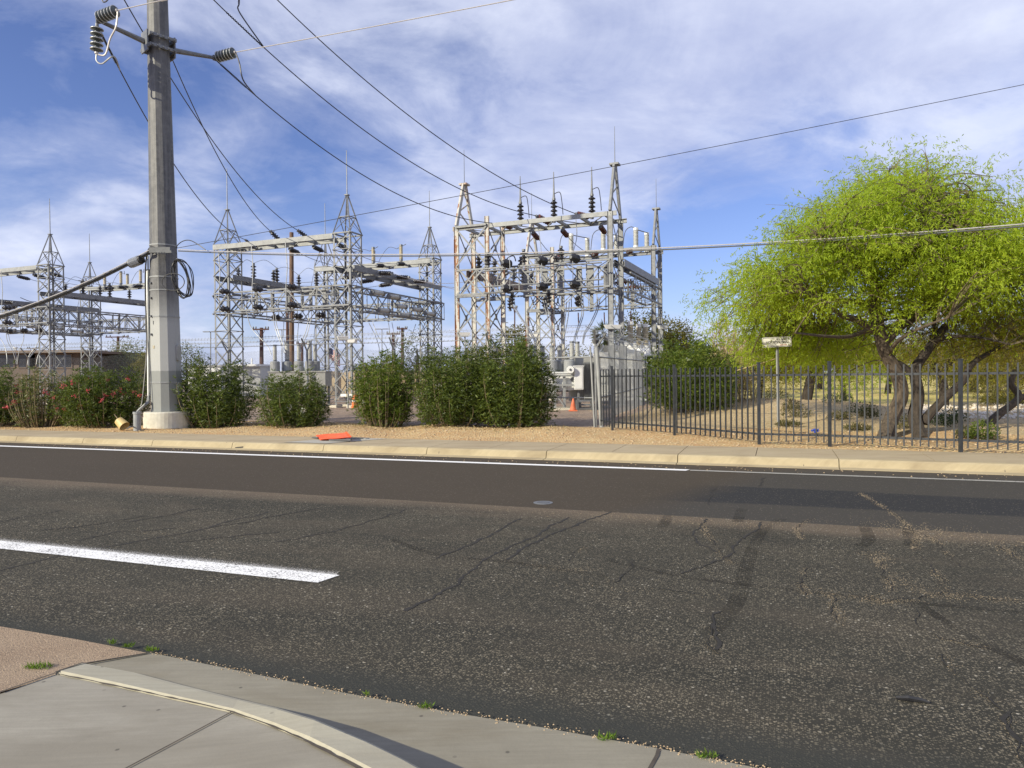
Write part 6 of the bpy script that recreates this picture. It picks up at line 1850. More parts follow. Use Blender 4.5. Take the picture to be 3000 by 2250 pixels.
# fallen orange road sign, yellow bucket, litter
fs_ = thing('fallen_road_sign', 'orange fabric road sign lying folded on the far sidewalk edge', 'road sign', G(975, 1280, 0.16))
c4 = [G(938, 1288, 0.19), G(1028, 1281, 0.27), G(1014, 1267, 0.30), G(925, 1274, 0.22)]
m = MB()
N = 10
gpts = [[c4[0].lerp(c4[1], i / N).lerp(c4[3].lerp(c4[2], i / N), j / 4) + UP * (0.004 * math.sin(i * 0.9 + j * 1.1)) for i in range(N + 1)] for j in range(5)]
flat = [p for row in gpts for p in row]; low = [p - UP * 0.012 for p in flat]
ff = []
for j in range(4):
    for i in range(N):
        q = j * (N + 1) + i; ff.append((q, q + 1, q + N + 2, q + N + 1)); ff.append(tuple(x + len(flat) for x in (q, q + N + 1, q + N + 2, q + 1)))
m.add(flat + low, ff); m.build('fabric', 'orange', fs_)
m = MB(); m.bar(c4[1] + UP * 0.012, c4[2] + UP * 0.014, 0.03, 0.02); m.build('hem', 'orange', fs_)
for k in range(3):
    a = G(1024, 1283 - 0.5 * k, 0.18 + 0.02 * k); b = G(1072 + 5 * k, 1285 - 0.7 * k, 0.175)
    MB().bar(a, b, 0.025, 0.022).build('stand_leg', 'galv_light', fs_)
MB().bar(c4[0].lerp(c4[1], 0.3) - UP * 0.03 + Vector((0, .03, 0)), c4[1] - UP * 0.06 + Vector((0, .03, 0)), 0.06, 0.03).build('rib', 'dark_grey', fs_)
MB().bar(G(915, 1281, 0.18), c4[3].lerp(c4[0], 0.6), 0.03, 0.03).build('rib', 'dark_grey', fs_)
bk = thing('yellow_bucket', 'dusty yellow bucket lying tipped in the dirt left of the pole', 'bucket', G(362, 1258, zg))
ba = G(352, 1250, zg + 0.09); bd = Vector((0.75, -0.25, -0.62))
MB().lathe([(0.0, 0.0), (0.125, 0.0), (0.155, 0.27), (0.142, 0.27), (0.115, 0.02), (0.0, 0.02)], ba + UP * 0.14 - bd * 0.06, bd, 18).build('body', 'yellow_can', bk)
MB().bar(ba + UP * 0.14, ba + Vector((-0.22, 0.1, 0.36)), 0.018, 0.018).build('handle', 'stem', bk)
m = MB(); m.tube(bez([G(372, 1256, zg + .05), G(384, 1250, zg + .12), G(396, 1252, zg + .03)]), 0.02, 6); m.build('hose', 'dark_grey', bk)
lb = G(2386, 1269, 0.2)
m = MB()
for k in range(9):
    q = lb + Vector((rng.uniform(-0.07, 0.07), rng.uniform(-0.05, 0.05), rng.uniform(0.0, 0.06)))
    m.quad(q, q + Vector((0.07, 0.01, rng.uniform(-.02, .05))), q + Vector((0.08, 0.03, rng.uniform(0.02, .07))), q + Vector((0.0, 0.04, rng.uniform(0.02, .06))))
tag(m.build('blue_litter', 'blue', origin=lb), 'crumpled blue plastic litter behind the iron fence', 'litter')
# ------------------------------------------------------------ plants
def oleander(label, px0, px1, py_top, py_bot, Y, seed, matl='oleander', stems=95, flowers=None, nfl=0, dens=1.0, depth=None, thin=False, group='oleander bushes along the fence', low=0.06):
    rg = np.random.default_rng(seed)
    c = P((px0 + px1) / 2, py_bot, Y)
    cx, cy = c.x, c.y
    z0 = hgt(cx, cy)
    w = (P(px1, 1100, Y).x - P(px0, 1100, Y).x) / 2
    h = P((px0 + px1) / 2, py_top, Y).z - z0
    dp = depth or min(w, 1.1)
    root = thing('oleander_bush', label, 'bush', (cx, cy, z0), group)
    lp, ld, sm = [], [], MB()
    fpos = []
    for k in range(stems):
        a = rg.uniform(0, 6.283)
        u = math.sqrt(rg.uniform(0.0, 1.0))
        ex, ey = math.cos(a) * u, math.sin(a) * u
        edge = math.sqrt(max(0.0, 1 - (0.90 * u) ** 2.7)) * (1 + 0.13 * math.sin(3 * a + seed) + 0.08 * math.sin(7 * a + 2 * seed))
        top = h * (0.30 + 0.66 * edge) * rg.uniform(0.80, 1.10)
        if rg.random() < 0.38: top *= rg.uniform(0.3, 0.8)
        b = np.array([cx + ex * w * 0.62, cy + ey * dp * 0.6, z0])
        t = np.array([cx + ex * w * (1.0 if rg.random() < 0.8 else 1.06), cy + ey * dp, z0 + top])
        mid = b * 0.5 + t * 0.5 + np.array([ex * w * 0.30, ey * dp * 0.25, top * 0.06])
        ts = np.linspace(0, 1, 9)[:, None]
        cur = (1 - ts) ** 2 * b + 2 * ts * (1 - ts) * mid + ts ** 2 * t
        if k % 6 == 0 or thin or (low > 0.1 and k % 2 == 0): sm.tube([Vector(p) for p in cur[::2]], [0.018, 0.014, 0.011, 0.008, 0.005], 4, False)
        n_w = int((25 if not thin else 12) * dens * max(0.5, top / 1.7))
        for i in range(n_w):
            f = low + (1 - low) * (i + rg.uniform(0, 1)) / n_w
            f = min(0.999, f ** 0.9)
            p = (1 - f) ** 2 * b + 2 * f * (1 - f) * mid + f ** 2 * t
            tan = unit((2 * (1 - f) * (mid - b) + 2 * f * (t - mid))[None])[0]
            p = p + rg.normal(0, 0.06 + 0.06 * (1 - f), 3)
            if p[2] < z0 + 0.05: p[2] = z0 + 0.05 + abs(rg.normal(0, 0.05))
            for q in range(5 if f < 0.93 else 8):
                r = rg.normal(0, 1, 3)
                d = unit((r - tan * r.dot(tan))[None])[0] * 0.95 + tan * rg.uniform(0.1, 1.0)
                lp.append(p + rg.normal(0, 0.015, 3)); ld.append(d)
        if flowers and rg.random() < nfl:
            f = rg.uniform(0.45, 1.0)
            p = (1 - f) ** 2 * b + 2 * f * (1 - f) * mid + f ** 2 * t
            p[1] -= 0.22 * rg.uniform(0, 1); p[2] += 0.03
            fpos.append(p)
    v, f = leaves(np.array(lp), np.array(ld), 0.112, 0.023, rg, 0.03)
    np_mesh('foliage', v, f, matl, root, (cx, cy, z0))
    root['_org'] = (cx, cy, z0)
    sm.build('stems', 'stem', root)
    for p in fpos:
        pp = p + rg.normal(0, 0.035, (18, 3))
        v, f = leaves(pp, rg.normal(0, 1, (18, 3)) + np.array([0, -0.6, 0.5]), 0.055, 0.045, rg, 0.1)
        np_mesh('flower_cluster', v, f, flowers, root, (cx, cy, z0))
    return root

oleander('ragged oleander bush with pink flowers at the left edge of the photo', -110, 75, 1082, 1246, 23.4, 11, 'oleander', 160, 'pink', 0.14)
oleander('sparse twiggy oleander bush, second from the left edge', 35, 210, 1092, 1246, 23.2, 12, 'oleander_thin', 120, 'pink', 0.08, 1.1, None, True)
oleander('dense wide oleander bush dotted with pink flowers, left of the steel pole', 165, 440, 1085, 1250, 22.9, 13, 'oleander', 280, 'pink', 0.14)
oleander('dark oleander bush touching the right side of the steel pole', 520, 745, 1062, 1252, 22.4, 14, 'oleander', 220, 'white_petal', 0.004)
oleander('rounded oleander bush with a few white flowers before the grey breaker', 758, 958, 1092, 1252, 21.9, 15, 'oleander', 190, 'white_petal', 0.02)
oleander('oleander bush with bare brown stems at its foot, right of the middle tower', 1034, 1215, 1040, 1248, 22.0, 16, 'oleander_bright', 180, 'white_petal', 0.015, 1.0, None, False, 'oleander bushes along the fence', 0.12)
oleander('tall oleander bush, left half of the largest double clump', 1212, 1460, 1022, 1256, 20.9, 17, 'oleander', 260, 'white_petal', 0.004)
oleander('tallest oleander bush, right half of the largest double clump', 1385, 1632, 1006, 1258, 20.4, 18, 'oleander', 280)
oleander('big oleander bush behind the iron fence with few white and pink flowers', 1884, 2165, 1005, 1240, 24.4, 19, 'oleander_bright', 320, 'white_petal', 0.05, 1.0, 1.5)

def limb(mb, pts, r0, r1, n=8, k=6):
    pp = bez(pts, k)
    m_ = len(pp) - 1
    mb.tube(pp, [r0 + (r1 - r0) * (i / m_) for i in range(m_ + 1)], n)
    return pp

def feather_tree(name, label, cat, base, limbs, shells, seed, matl, n_clusters, sprays, leaf=(0.085, 0.016), per=7, group=None, bark='bark_dark', crad=0.42, droop=0.5, twigs=3, clear=None, clump=0):
    """limbs: list of (points, r0, r1); shells: list of (center, radii, weight) ellipsoids that the crown fills"""
    rg = np.random.default_rng(seed)
    root = thing(name, label, cat, base, group)
    O = tuple(base)
    ends = []
    for i, (pts, r0, r1) in enumerate(limbs):
        m = MB(); pp = limb(m, pts, r0, r1, 10 if r0 > 0.1 else 7)
        m.build('trunk' if i == 0 else 'limb', bark, root)
        ends += [np.array(p) for p in pp[max(1, len(pp) // 3):]]
    ends = np.array(ends)
    wts = np.array([s[2] for s in shells], float); wts /= wts.sum()
    C = []
    for s in rg.choice(len(shells), n_clusters // clump if clump else n_clusters, p=wts):
        c, r, _ = shells[s]
        while True:
            q = rg.uniform(-1, 1, 3); rr = np.linalg.norm(q)
            if rr <= 1 and rg.random() < 0.25 + 0.75 * rr ** 2: break
        C.append(np.array(c) + q * np.array(r))
    if clump:   # flattened sprays grouped into separate boughs with gaps between
        C = np.repeat(np.array(C), clump, 0)
        C = list(C + rg.normal(0, 1, C.shape) * np.array([0.50, 0.50, 0.24]))
    C = np.array([c for c in C if clear is None or not clear(c)])
    n_clusters = len(C)
    tw = MB()
    for c in C:
        i = np.argmin(((ends - c) ** 2).sum(1) + rg.uniform(0, 0.6, len(ends)))
        a = ends[i]
        mid = (a + c) / 2 + np.array([0, 0, 0.18]) * np.linalg.norm(c - a) * 0.6 + rg.normal(0, 0.08, 3)
        L = np.linalg.norm(c - a)
        tw.tube(bez([Vector(a), Vector(mid), Vector(c)], 4), [0.008 + 0.011 * L * (1 - k / 8) * 0.8 for k in range(9)], 4, False)
        for k in range(twigs):
            e = c + rg.normal(0, crad, 3) * np.array([1, 1, 0.7])
            st = mid * 0.35 + c * 0.65
            tw.tube([Vector(st), Vector((st + e) / 2 + np.array([0, 0, 0.06])), Vector(e)], [0.009, 0.006, 0.003], 3, False)
    tw.build('twigs', 'twig', root)
    n = n_clusters * sprays
    ci = np.repeat(np.arange(n_clusters), sprays)
    rad = crad * rg.uniform(0.7, 1.35, n_clusters)[ci][:, None]
    sp = C[ci] + rg.normal(0, 1, (n, 3)) * rad * np.array([1.0, 1.0, 0.62])
    out = unit(sp - C[ci] + rg.normal(0, 0.15, (n, 3)))
    sd_ = unit(out * 0.8 + rg.normal(0, 0.4, (n, 3)) + np.array([0, 0, -droop]))
    pi = np.repeat(np.arange(n), per)
    f = np.tile(np.arange(per) / per, n)[:, None]
    pos = sp[pi] + sd_[pi] * f * 0.20
    dirs = sd_[pi] * 0.55 + rg.normal(0, 0.55, (len(pi), 3)) + np.array([0, 0, -droop * 0.6])
    v, fc = leaves(pos, dirs, leaf[0], leaf[1], rg)
    np_mesh('crown', v, fc, matl, root, O)
    return root

# the big lime-green tree behind the iron fence
TY_ = 16.9
b1 = G(2588, 1282, 0.15); b1.z = 0.05
b2 = G(2702, 1280, 0.15); b2.z = 0.05
Q = lambda px, py, dy=0.0: P(px, py, TY_ + dy)
limbs1 = [([b1, Q(2612, 1225), Q(2640, 1160), Q(2628, 1095), Q(2592, 1030), Q(2578, 975), Q(2572, 940)], 0.18, 0.13),
          ([Q(2574, 965), Q(2552, 962, -.1), Q(2515, 938, -.2), Q(2470, 925, -.4), Q(2420, 890, -.6), Q(2350, 850, -.9)], 0.12, 0.03),
          ([Q(2572, 945), Q(2562, 895), Q(2563, 840), Q(2555, 760, .3), Q(2570, 680, .5), Q(2580, 590, .6)], 0.15, 0.03),
          ([Q(2556, 900), Q(2520, 885, .3), Q(2460, 882, .6), Q(2380, 850, 1.0), Q(2290, 830, 1.3)], 0.09, 0.02),
          ([Q(2585, 1010), Q(2612, 985), Q(2645, 955, .3), Q(2685, 930, .5), Q(2740, 880, .8), Q(2800, 790, 1.2)], 0.11, 0.03),
          ([Q(2570, 870), Q(2600, 820, -.5), Q(2660, 740, -.8), Q(2700, 650, -1.0), Q(2705, 560, -1.0)], 0.09, 0.02),
          ([Q(2565, 840), Q(2520, 780, -.6), Q(2450, 720, -1.0), Q(2390, 680, -1.3)], 0.08, 0.02),
          ([Q(2740, 880, .8), Q(2840, 800, .6), Q(2920, 775, .4), Q(2980, 750, .2)], 0.06, 0.02),
          ([Q(2600, 1045), Q(2630, 1000, -.6), Q(2700, 960, -1.2), Q(2780, 930, -1.6)], 0.06, 0.02),
          ([Q(2552, 962), Q(2490, 985, -.6), Q(2420, 985, -1.2), Q(2330, 975, -1.5)], 0.06, 0.02)]
def el(px, py, dy, rx, ry, rz, w):
    c = P(px, py, TY_ + dy); return (tuple(c), (rx, ry, rz), w)
sh1 = [el(2640, 640, 0.3, 1.9, 2.2, 1.1, 13), el(2680, 545, 0.3, 0.85, 1.2, 0.5, 4), el(2480, 680, 0, 1.3, 1.8, 0.9, 7), el(2850, 735, 0.3, 1.6, 2.2, 0.95, 10), el(2990, 780, 0.3, 1.5, 2.2, 1.0, 8),
       el(2310, 745, 0, 1.2, 1.8, 0.75, 8), el(2235, 845, 1.0, 0.8, 1.6, 0.65, 9), el(2400, 850, -0.2, 1.9, 2.0, 1.0, 11), el(2620, 760, -0.3, 2.3, 2.2, 0.9, 11), el(2870, 830, 0, 1.9, 2.2, 0.9, 8), el(2310, 975, 3.9, 1.25, 1.0, 0.55, 9),
       el(2430, 985, 2.4, 1.4, 1.5, 0.55, 10), el(2800, 930, -0.3, 1.6, 1.8, 0.55, 4), el(2990, 880, 0, 1.3, 2.0, 0.9, 5), el(2205, 915, 1.5, 0.45, 1.2, 0.7, 4.5), el(2540, 610, 0, 0.9, 1.3, 0.6, 4)]
PROF = [(2105, 960), (2120, 880), (2150, 810), (2200, 730), (2310, 640), (2400, 545), (2550, 480), (2650, 432), (2720, 432), (2800, 485), (2850, 530), (2950, 570), (3010, 600), (3400, 760)]
PX_, PZ_ = [(p_ - 1500) / F_PX * TY_ for p_, _ in PROF], [CAM_H + (1094 - q_) / F_PX * TY_ for _, q_ in PROF]
def over(c):     # keeps the boughs under the crown's own uneven outline
    return c[0] < PX_[0] + 0.22 or c[2] > np.interp(c[0], PX_, PZ_) - 0.22
def near_ray(c):  # boughs left out along the sun's ray so light reaches the sign
    s_ = np.array([7.1, 19.2, 2.47]); d = np.array(sd); q = np.array(c) - s_
    return np.linalg.norm(q - d * q.dot(d)) < 0.75 and q.dot(d) > 0
big_tree = feather_tree('lime_green_tree', 'large lime-green feathery tree with dark leaning trunk behind the iron fence', 'tree', b1, limbs1, sh1, 21, 'mesq', 1120, 34, (0.088, 0.021), 7, 'feathery trees in the park', 'bark', 0.29, 0.55, 3, lambda c: (c[0] < 7.9 and c[2] < 3.0 and c[1] < 19.6) or near_ray(c) or over(c), 7)
limbs2 = [([b2, Q(2680, 1225), Q(2690, 1160), Q(2682, 1085), Q(2715, 1030), Q(2770, 955, .3)], 0.165, 0.085),
          ([Q(2706, 1240), Q(2722, 1215), Q(2775, 1160), Q(2822, 1115), Q(2850, 1065), Q(2915, 1025, .2), Q(2990, 985, .3)], 0.12, 0.04),
          ([Q(2685, 1110), Q(2650, 1075), Q(2610, 1052)], 0.09, 0.05),
          ([Q(2740, 1000), Q(2800, 985, -.5), Q(2880, 990, -.9), Q(2960, 1010, -1.2)], 0.05, 0.015),
          ([Q(2710, 1035), Q(2735, 985, .6), Q(2738, 925, 1.0), Q(2750, 850, 1.2)], 0.08, 0.02)]
sh2 = [el(2930, 1000, 0.6, 1.3, 2.0, 0.5, 5), el(2800, 960, 0.8, 1.2, 1.6, 0.45, 3), el(3000, 960, 0.4, 1.3, 1.8, 0.6, 4)]
feather_tree('olive_feathery_tree', 'second trunk with low spreading limbs and thin olive foliage beside the lime-green tree', 'tree', b2, limbs2, sh2, 22, 'mesq_olive', 75, 26, (0.085, 0.015), 6, 'feathery trees in the park', 'bark_dark', 0.38, 0.7, 6)  # dark bark here stands in for the crown's shade on the trunk

# park trees farther back
def park_tree(px, py_base, Y, hgt_px, w_px, label, seed, matl='mesq_olive', lean=0.3, n=110, sprays=26, trunk=0.16, hang=0.0, name='park_tree'):
    b = P(px, py_base, Y); b.z = hgt(b.x, b.y) - 0.05
    top = P(px, hgt_px, Y).z
    H = top - b.z
    wv = w_px / F_PX * Y / 2
    rg = random.Random(seed)
    f1 = b + Vector((lean * 0.4, 0, H * 0.25)); f2 = b + Vector((lean, 0.2, H * 0.42))
    limbs = [([b, f1, f2], trunk, trunk * 0.7)]
    for k in range(4):
        a = k * 1.57 + rg.uniform(-0.4, 0.4)
        e = f2 + Vector((math.cos(a) * wv * 0.55, math.sin(a) * wv * 0.45, H * rg.uniform(0.18, 0.38)))
        limbs.append(([f2 - Vector((0, 0, 0.1)), (f2 + e) / 2 + Vector((0, 0, 0.15)), e], trunk * 0.5, 0.03))
    cz = b.z + H * (0.66 - hang)
    sh = [((b.x + lean, b.y, cz), (wv, wv * 0.8, H * (0.34 + hang * 0.8)), 6)]
    for k in range(4):
        sh.append(((b.x + lean + wv * rg.uniform(-0.6, 0.6), b.y + rg.uniform(-0.5, 0.5) * wv, cz + H * rg.uniform(-0.12, 0.14)), (wv * 0.55, wv * 0.5, H * 0.2), 2))
    sc_ = max(1.0, Y / 24)
    return feather_tree(name, label, 'tree', b, limbs, sh, seed, matl, n, sprays, (0.10 * sc_, 0.019 * sc_), 5, 'feathery trees in the park', 'bark_dark', 0.34 * sc_ ** 0.5, 0.4, 3)
park_tree(2362, 1198, 26.5, 965, 330, 'dark-trunked olive tree behind the sign post with orange tinted leaves', 31, 'mesq_olive', 0.35, 110, 26, 0.20, 0.0)
park_tree(2472, 1168, 33, 960, 330, 'small trunk tree with bright hanging green foliage between the two dark trunks', 32, 'mesq', -0.1, 95, 24, 0.14, 0.06)
park_tree(2222, 1165, 34, 990, 330, 'olive tree with low skirt behind the dry reeds', 33, 'mesq_olive', 0.2, 100, 24, 0.15, 0.02)
park_tree(2600, 1158, 46, 985, 420, 'far olive tree between the two big trunks', 34, 'mesq_olive', 0.3, 100, 24, 0.2, 0.0)
park_tree(2765, 1180, 30, 960, 330, 'pale-trunked tree just right of the second trunk', 35, 'mesq_olive', 0.0, 100, 22, 0.2, 0.02)
park_tree(2960, 1170, 36, 965, 430, 'broad bushy olive tree low at the right edge', 36, 'olive', 0.2, 170, 30, 0.2, 0.17)
park_tree(2850, 1160, 48, 985, 380, 'far bushy green tree left of the right edge', 37, 'olive', 0.1, 140, 26, 0.2, 0.15)
park_tree(2400, 1146, 60, 1000, 460, 'distant olive tree beyond the yellow lawn, left', 38, 'olive', 0.2, 90, 22, 0.25, 0.0)
park_tree(2180, 1146, 62, 1010, 420, 'distant olive tree beyond the yellow lawn, behind the reeds', 39, 'olive', 0.2, 90, 22, 0.25, 0.02)
park_tree(3090, 1180, 26, 900, 420, 'olive tree reaching in at the right edge above the leaning bare trunk', 40, 'mesq_olive', -0.4, 120, 26, 0.2, 0.05)
bt = MB()
bp = [P(2880, 1250, 19.0), P(2925, 1215, 19.2), P(2985, 1165, 19.4), P(2962, 1125, 19.6), P(2975, 1085, 19.7)]
bp[0].z = 0.1
lt = thing('leaning_bare_tree', 'bare crooked grey trunk leaning right at the right edge behind the fence', 'tree', bp[0])
limb(bt, bp, 0.12, 0.07); bt.build('trunk', 'bark', lt)
bt = MB(); limb(bt, [bp[2], P(3040, 1150, 19.6), P(3100, 1090, 19.8)], 0.09, 0.05); bt.build('limb', 'bark', lt)

# trees beyond the substation
def crown_tree(name, label, px, py_top, py_base, w_px, Y, seed, matl, n=90, k=46, leaf=0.16, trunk=0.2, squash=0.42, group='trees beyond the substation', parts=1.0):
    rg = np.random.default_rng(seed)
    b = P(px, py_base, Y); b.z = 0.1
    top = P(px, py_top, Y).z; H = top - b.z
    w = w_px / F_PX * Y / 2
    root = thing(name, label, 'tree', b, group)
    m = MB(); m.tube([b, b + Vector((0.1, 0, H * 0.3)), b + Vector((0.0, 0.1, H * 0.7))], [trunk, trunk * 0.7, trunk * 0.3], 8)
    for q in range(4):
        a = q * 1.6 + 0.3
        m.tube([b + Vector((0.05, 0, H * 0.35)), b + Vector((math.cos(a) * w * 0.4, math.sin(a) * w * 0.4, H * 0.6))], [trunk * 0.4, 0.03], 5)
    m.build('trunk', 'bark_dark', root)
    C = []
    for i in range(n):
        while True:
            q = rg.uniform(-1, 1, 3); r = np.linalg.norm(q)
            if r < 1 and rg.random() < 0.2 + 0.8 * r: break
        lump = 1 + 0.16 * math.sin(3 * math.atan2(q[2], q[0]) + seed)
        C.append((b.x + q[0] * w * lump, b.y + q[1] * w * 0.8, b.z + H * (1 - squash) + q[2] * H * squash * lump))
    C = np.array(C)
    ci = np.repeat(np.arange(n), k)
    cr = np.clip(w * 0.16, 0.3, 1.2)
    pos = C[ci] + rg.normal(0, 1, (n * k, 3)) * cr * np.array([1, 1, 0.7])
    dirs = rg.normal(0, 1, (n * k, 3)) + np.array([0, 0, -0.3])
    v, f = leaves(pos, dirs, leaf, leaf * 0.42, rg)
    np_mesh('crown', v, f, matl, root, tuple(b))
    return root
crown_tree('round_olive_tree', 'tall olive-yellow tree behind the right end of the right bay', 1915, 908, 1120, 190, 50, 51, 'olive', 170, 60, 0.20)
crown_tree('dark_round_tree', 'dark green tree right of the tall olive-yellow tree', 2000, 958, 1120, 110, 58, 52, 'dark_leaf', 110, 50, 0.2)
crown_tree('round_olive_tree', 'olive tree framed between the rusty towers', 1515, 956, 1110, 130, 60, 53, 'olive', 120, 50, 0.22)
crown_tree('round_olive_tree', 'low olive tree behind the chain-link corner', 1665, 1035, 1115, 240, 64, 54, 'olive', 120, 50, 0.22, 0.2, 0.5)
crown_tree('round_olive_tree', 'low olive tree left of the rusty front tower', 1420, 1010, 1115, 130, 66, 55, 'olive', 90, 46, 0.22)
crown_tree('loose_pale_tree', 'loose pale green tree behind the right rear tower of the middle bay', 1222, 962, 1110, 120, 52, 56, 'greygreen', 80, 34, 0.16)
crown_tree('loose_pale_tree', 'pale green tree behind the right bay bushes', 1310, 1020, 1115, 130, 60, 57, 'greygreen', 80, 36, 0.18)
crown_tree('low_olive_tree', 'low round olive tree left behind the middle bay', 715, 1062, 1112, 110, 80, 58, 'olive', 80, 40, 0.24, 0.2, 0.5)
crown_tree('grey_green_tree', 'grey-green feathery tree left of the steel pole', 385, 1008, 1112, 170, 70, 59, 'greygreen', 120, 44, 0.2)
crown_tree('grey_green_tree', 'pale tree showing right behind the steel pole', 545, 1006, 1112, 130, 78, 60, 'greygreen', 80, 36, 0.22)
crown_tree('round_olive_tree', 'olive tree hiding behind the steel pole and the pink bush', 445, 1030, 1112, 100, 66, 61, 'olive', 80, 40, 0.2)
crown_tree('dark_round_tree', 'low dark tree between the flag and the middle tower', 1040, 1068, 1112, 90, 95, 62, 'dark_leaf', 60, 36, 0.28, 0.2, 0.5)
crown_tree('dark_round_tree', 'low dark tree left of the flag', 900, 1075, 1112, 110, 100, 63, 'dark_leaf', 60, 36, 0.28, 0.2, 0.5)
crown_tree('round_olive_tree', 'far olive tree low between the middle and right bays', 1120, 1050, 1112, 120, 90, 64, 'olive', 70, 38, 0.26, 0.2, 0.5)
crown_tree('round_olive_tree', 'olive tree behind the white transformer', 1790, 1020, 1115, 150, 55, 65, 'olive', 110, 46, 0.2, 0.2, 0.48)
crown_tree('dark_round_tree', 'dark tree mass behind the oleander and reeds', 2085, 1000, 1120, 150, 46, 66, 'dark_leaf', 110, 46, 0.18, 0.2, 0.48)

# little palm behind the corner post
pb = g0(1775, 48, 0.1); pt = P(1775, 985, 48)
pr_ = thing('small_palm', 'small fan palm with a shaggy head behind the corner post', 'palm', pb)
MB().tube([pb, pb.lerp(pt, 0.5), pt], [0.2, 0.16, 0.15], 8).build('trunk', 'bark', pr_)
rg = np.random.default_rng(5)
pp, dd_ = [], []
for i in range(60):
    d = unit(rg.normal(0, 1, (1, 3)) + np.array([[0, 0, 0.1]]))[0]
    for k in range(9):
        pp.append(np.array(pt) + d * 0.55 + rg.normal(0, 0.04, 3)); dd_.append(d + rg.normal(0, 0.28, 3) + np.array([0, 0, -0.2]))
v, f = leaves(np.array(pp), np.array(dd_), 0.55, 0.06, rg)
np_mesh('fronds', v, f, 'greygreen', pr_, tuple(pb))

# dry reed clump beside the big oleander
def reeds(px0, px1, Y, py_top, n, seed, label):
    rg = np.random.default_rng(seed)
    a, b = P(px0, 1100, Y), P(px1, 1100, Y)
    c = (a + b) / 2; z0 = hgt(c.x, c.y)
    root = thing('dry_reeds', label, 'reeds', (c.x, c.y, z0))
    H = P((px0 + px1) / 2, py_top, Y).z - z0
    pos, dirs, ln, wd = [], [], [], []
    canes = MB()
    for i in range(n):
        x, y = rg.uniform(a.x, b.x), c.y + rg.normal(0, 0.5)
        lean = np.array([rg.normal(0.05, 0.16), rg.normal(0, 0.12), 1.0])
        h = H * rg.uniform(0.55, 1.05) * (1 - 0.45 * abs((x - (a.x * .6 + b.x * .4)) / (b.x - a.x)))
        t = np.array([x, y, z0]) + lean * h
        canes.tube([Vector((x, y, z0)), Vector((np.array([x, y, z0]) + t) / 2), Vector(t)], [0.016, 0.012, 0.006], 4, False)
        for k in range(16):
            f = rg.uniform(0.15, 1.0)
            pos.append(np.array([x, y, z0]) * (1 - f) + t * f); dirs.append(np.array([rg.normal(0, 0.7), rg.normal(0, 0.7), rg.uniform(-0.5, 0.9)]))
            ln.append(rg.uniform(0.25, 0.6)); wd.append(0.028)
        for k in range(10):
            pos.append(t + rg.normal(0, 0.04, 3) - lean * rg.uniform(0, 0.4)); dirs.append(np.array([rg.normal(0, 0.3), rg.normal(0, 0.3), 1.0])); ln.append(0.2); wd.append(0.03)
    v, f = leaves(np.array(pos), np.array(dirs), np.array(ln), np.array(wd), rg)
    np_mesh('blades', v, f, 'reed', root, (c.x, c.y, z0))
    canes.build('canes', 'reed', root)
reeds(2095, 2200, 26.0, 935, 70, 3, 'tall dry tan reed clump between the big oleander and the lime-green tree')
ob = MB(); ob.tube(bez([P(2160, 1085, 21), P(2205, 1072, 20.6), P(2250, 1058, 20.3), P(2290, 1045, 20.2)]), 0.016, 5)
tag(ob.build('dry_stalk', 'reed', origin=P(2160, 1085, 21)), 'long dry stalk leaning out over the fence left of the sign', 'stalk')

def scrub(px, py, Y, w, h, matl, label, seed, n=420):
    rg = np.random.default_rng(seed)
    c = P(px, py, Y); z0 = hgt(c.x, c.y); c.z = z0
    a = rg.uniform(0, 6.28, n); r = np.sqrt(rg.uniform(0, 1, n))
    pos = np.stack([c.x + np.cos(a) * r * w, c.y + np.sin(a) * r * w * 0.7, z0 + 0.02 + h * rg.uniform(0, 1, n) * (1 - 0.6 * r ** 2)], 1)
    dirs = rg.normal(0, 1, (n, 3)) + np.array([0, 0, 0.6])
    pos[:12] = np.array([c.x, c.y, z0]); dirs[:12, 2] = 1.0
    v, f = leaves(pos, dirs, np.where(np.arange(n) < 12, h * 0.9, 0.085 if n < 1000 else 0.11), 0.024, rg)
    o = np_mesh('scrub_plant', v, f, matl, None, tuple(c))
    tag(o, label, 'scrub', 'low scrub in the park')
scrub(2276, 1172, 25.5, 0.42, 0.45, 'scrub', 'dry scrub beside the sign post on the slope', 71)
scrub(2332, 1207, 21.5, 0.45, 0.42, 'scrub', 'olive scrub plant right of the sign post', 72)
scrub(2318, 1192, 23.0, 0.3, 0.35, 'scrub', 'small scrub above the olive scrub plant', 73)
scrub(2455, 1172, 25, 0.55, 0.4, 'dark_leaf', 'dark scrub on the mound beside the third fence post', 74)
scrub(2525, 1195, 22.5, 0.5, 0.38, 'dark_leaf', 'dark scrub on the slope left of the leaning trunk', 75)
scrub(2545, 1216, 20.8, 0.35, 0.3, 'scrub', 'dry scrub just left of the leaning trunk', 76)
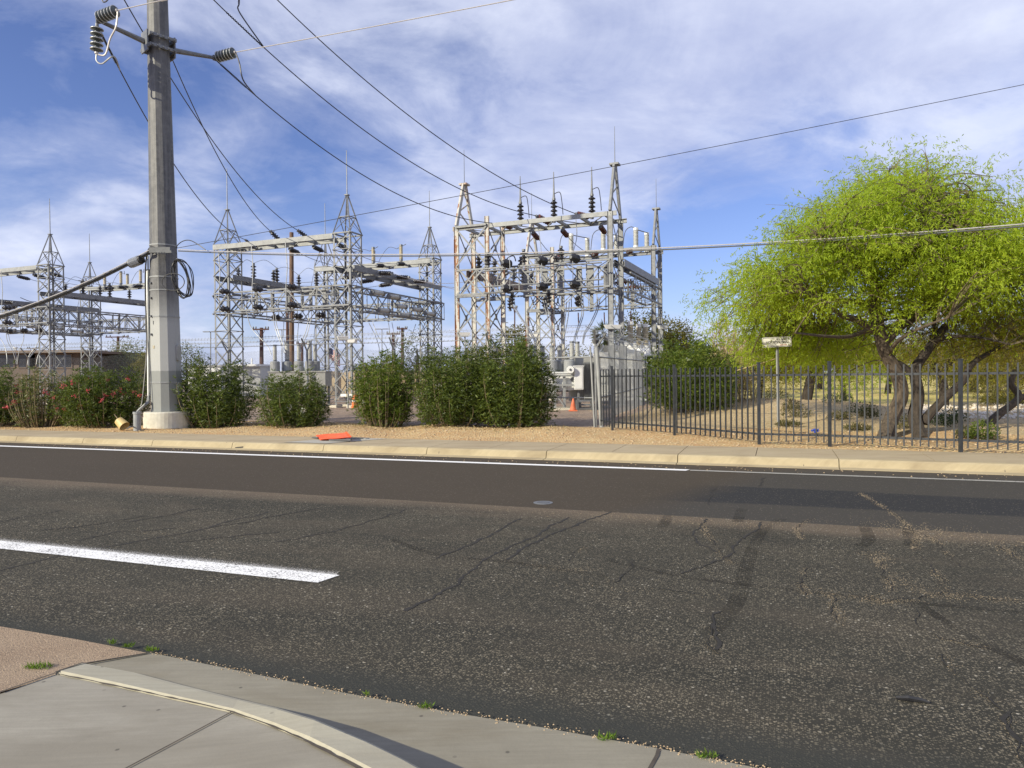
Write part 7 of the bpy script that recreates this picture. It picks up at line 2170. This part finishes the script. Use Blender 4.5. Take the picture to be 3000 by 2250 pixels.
scrub(2460, 1222, 20.4, 0.35, 0.25, 'scrub', 'low dry scrub in the middle of the slope', 77)
scrub(2660, 1255, 17.9, 0.35, 0.35, 'scrub', 'scrub at the foot between the two big trunks', 78)
scrub(2512, 1258, 18.2, 0.35, 0.18, 'scrub', 'flat dry scrub left of the big trunk foot', 79)
scrub(2310, 1250, 19.0, 0.35, 0.14, 'scrub', 'flat scrub at the sign post foot', 80)
scrub(2760, 1245, 19.2, 0.5, 0.3, 'dark_leaf', 'dark scrub right of the second trunk', 81)
scrub(2792, 1240, 20.0, 0.4, 0.4, 'dark_leaf', 'rounder dark scrub left of the last fence post', 82)
scrub(2880, 1285, 15.2, 0.34, 0.42, 'oleander_bright', 'bright green leafy plant right of the last fence post', 83, 600)
scrub(2832, 1282, 15.6, 0.25, 0.25, 'scrub', 'small dark scrub at the last fence post', 84)
scrub(2935, 1170, 30, 0.9, 0.6, 'olive', 'olive green shrub on the lawn at the right', 85, 2200)
pts, sz = [], []
for i in range(900):
    px, Y = rng.uniform(2700, 3150), rng.uniform(21, 31)
    p = P(px, 1150, Y); pts.append((p.x, p.y, hgt(p.x, p.y) + 0.01)); sz.append(rng.uniform(0.03, 0.11))
tag(stones_obj('rubble', pts, sz, 'white_rock'), 'pale rubble bed at the right of the park', 'rubble')

pos, dirs = [], []
for i in range(1500):
    t, s_ = rng.uniform(-27, -5), 17.2 + 1.9 * rng.beta(2, 2)
    p = W(t, s_); pos.append((p.x, p.y, hgt(p.x, p.y) + 0.012)); dirs.append((rng.normal(), rng.normal(), rng.normal(0.1, 0.15)))
v, f = leaves(np.array(pos), np.array(dirs), 0.10, 0.022)
tag(np_mesh('leaf_litter', v, f, 'reed'), 'dry fallen leaves on the dirt under the bushes', 'leaf litter', None, 'stuff')

# unused kinds are dropped
for rec in INS.values():
    if not rec[1]:
        for ch in list(rec[0].children): bpy.data.objects.remove(ch)
        bpy.data.objects.remove(rec[0])
for o in bpy.data.objects:
    if '_org' in o: del o['_org']
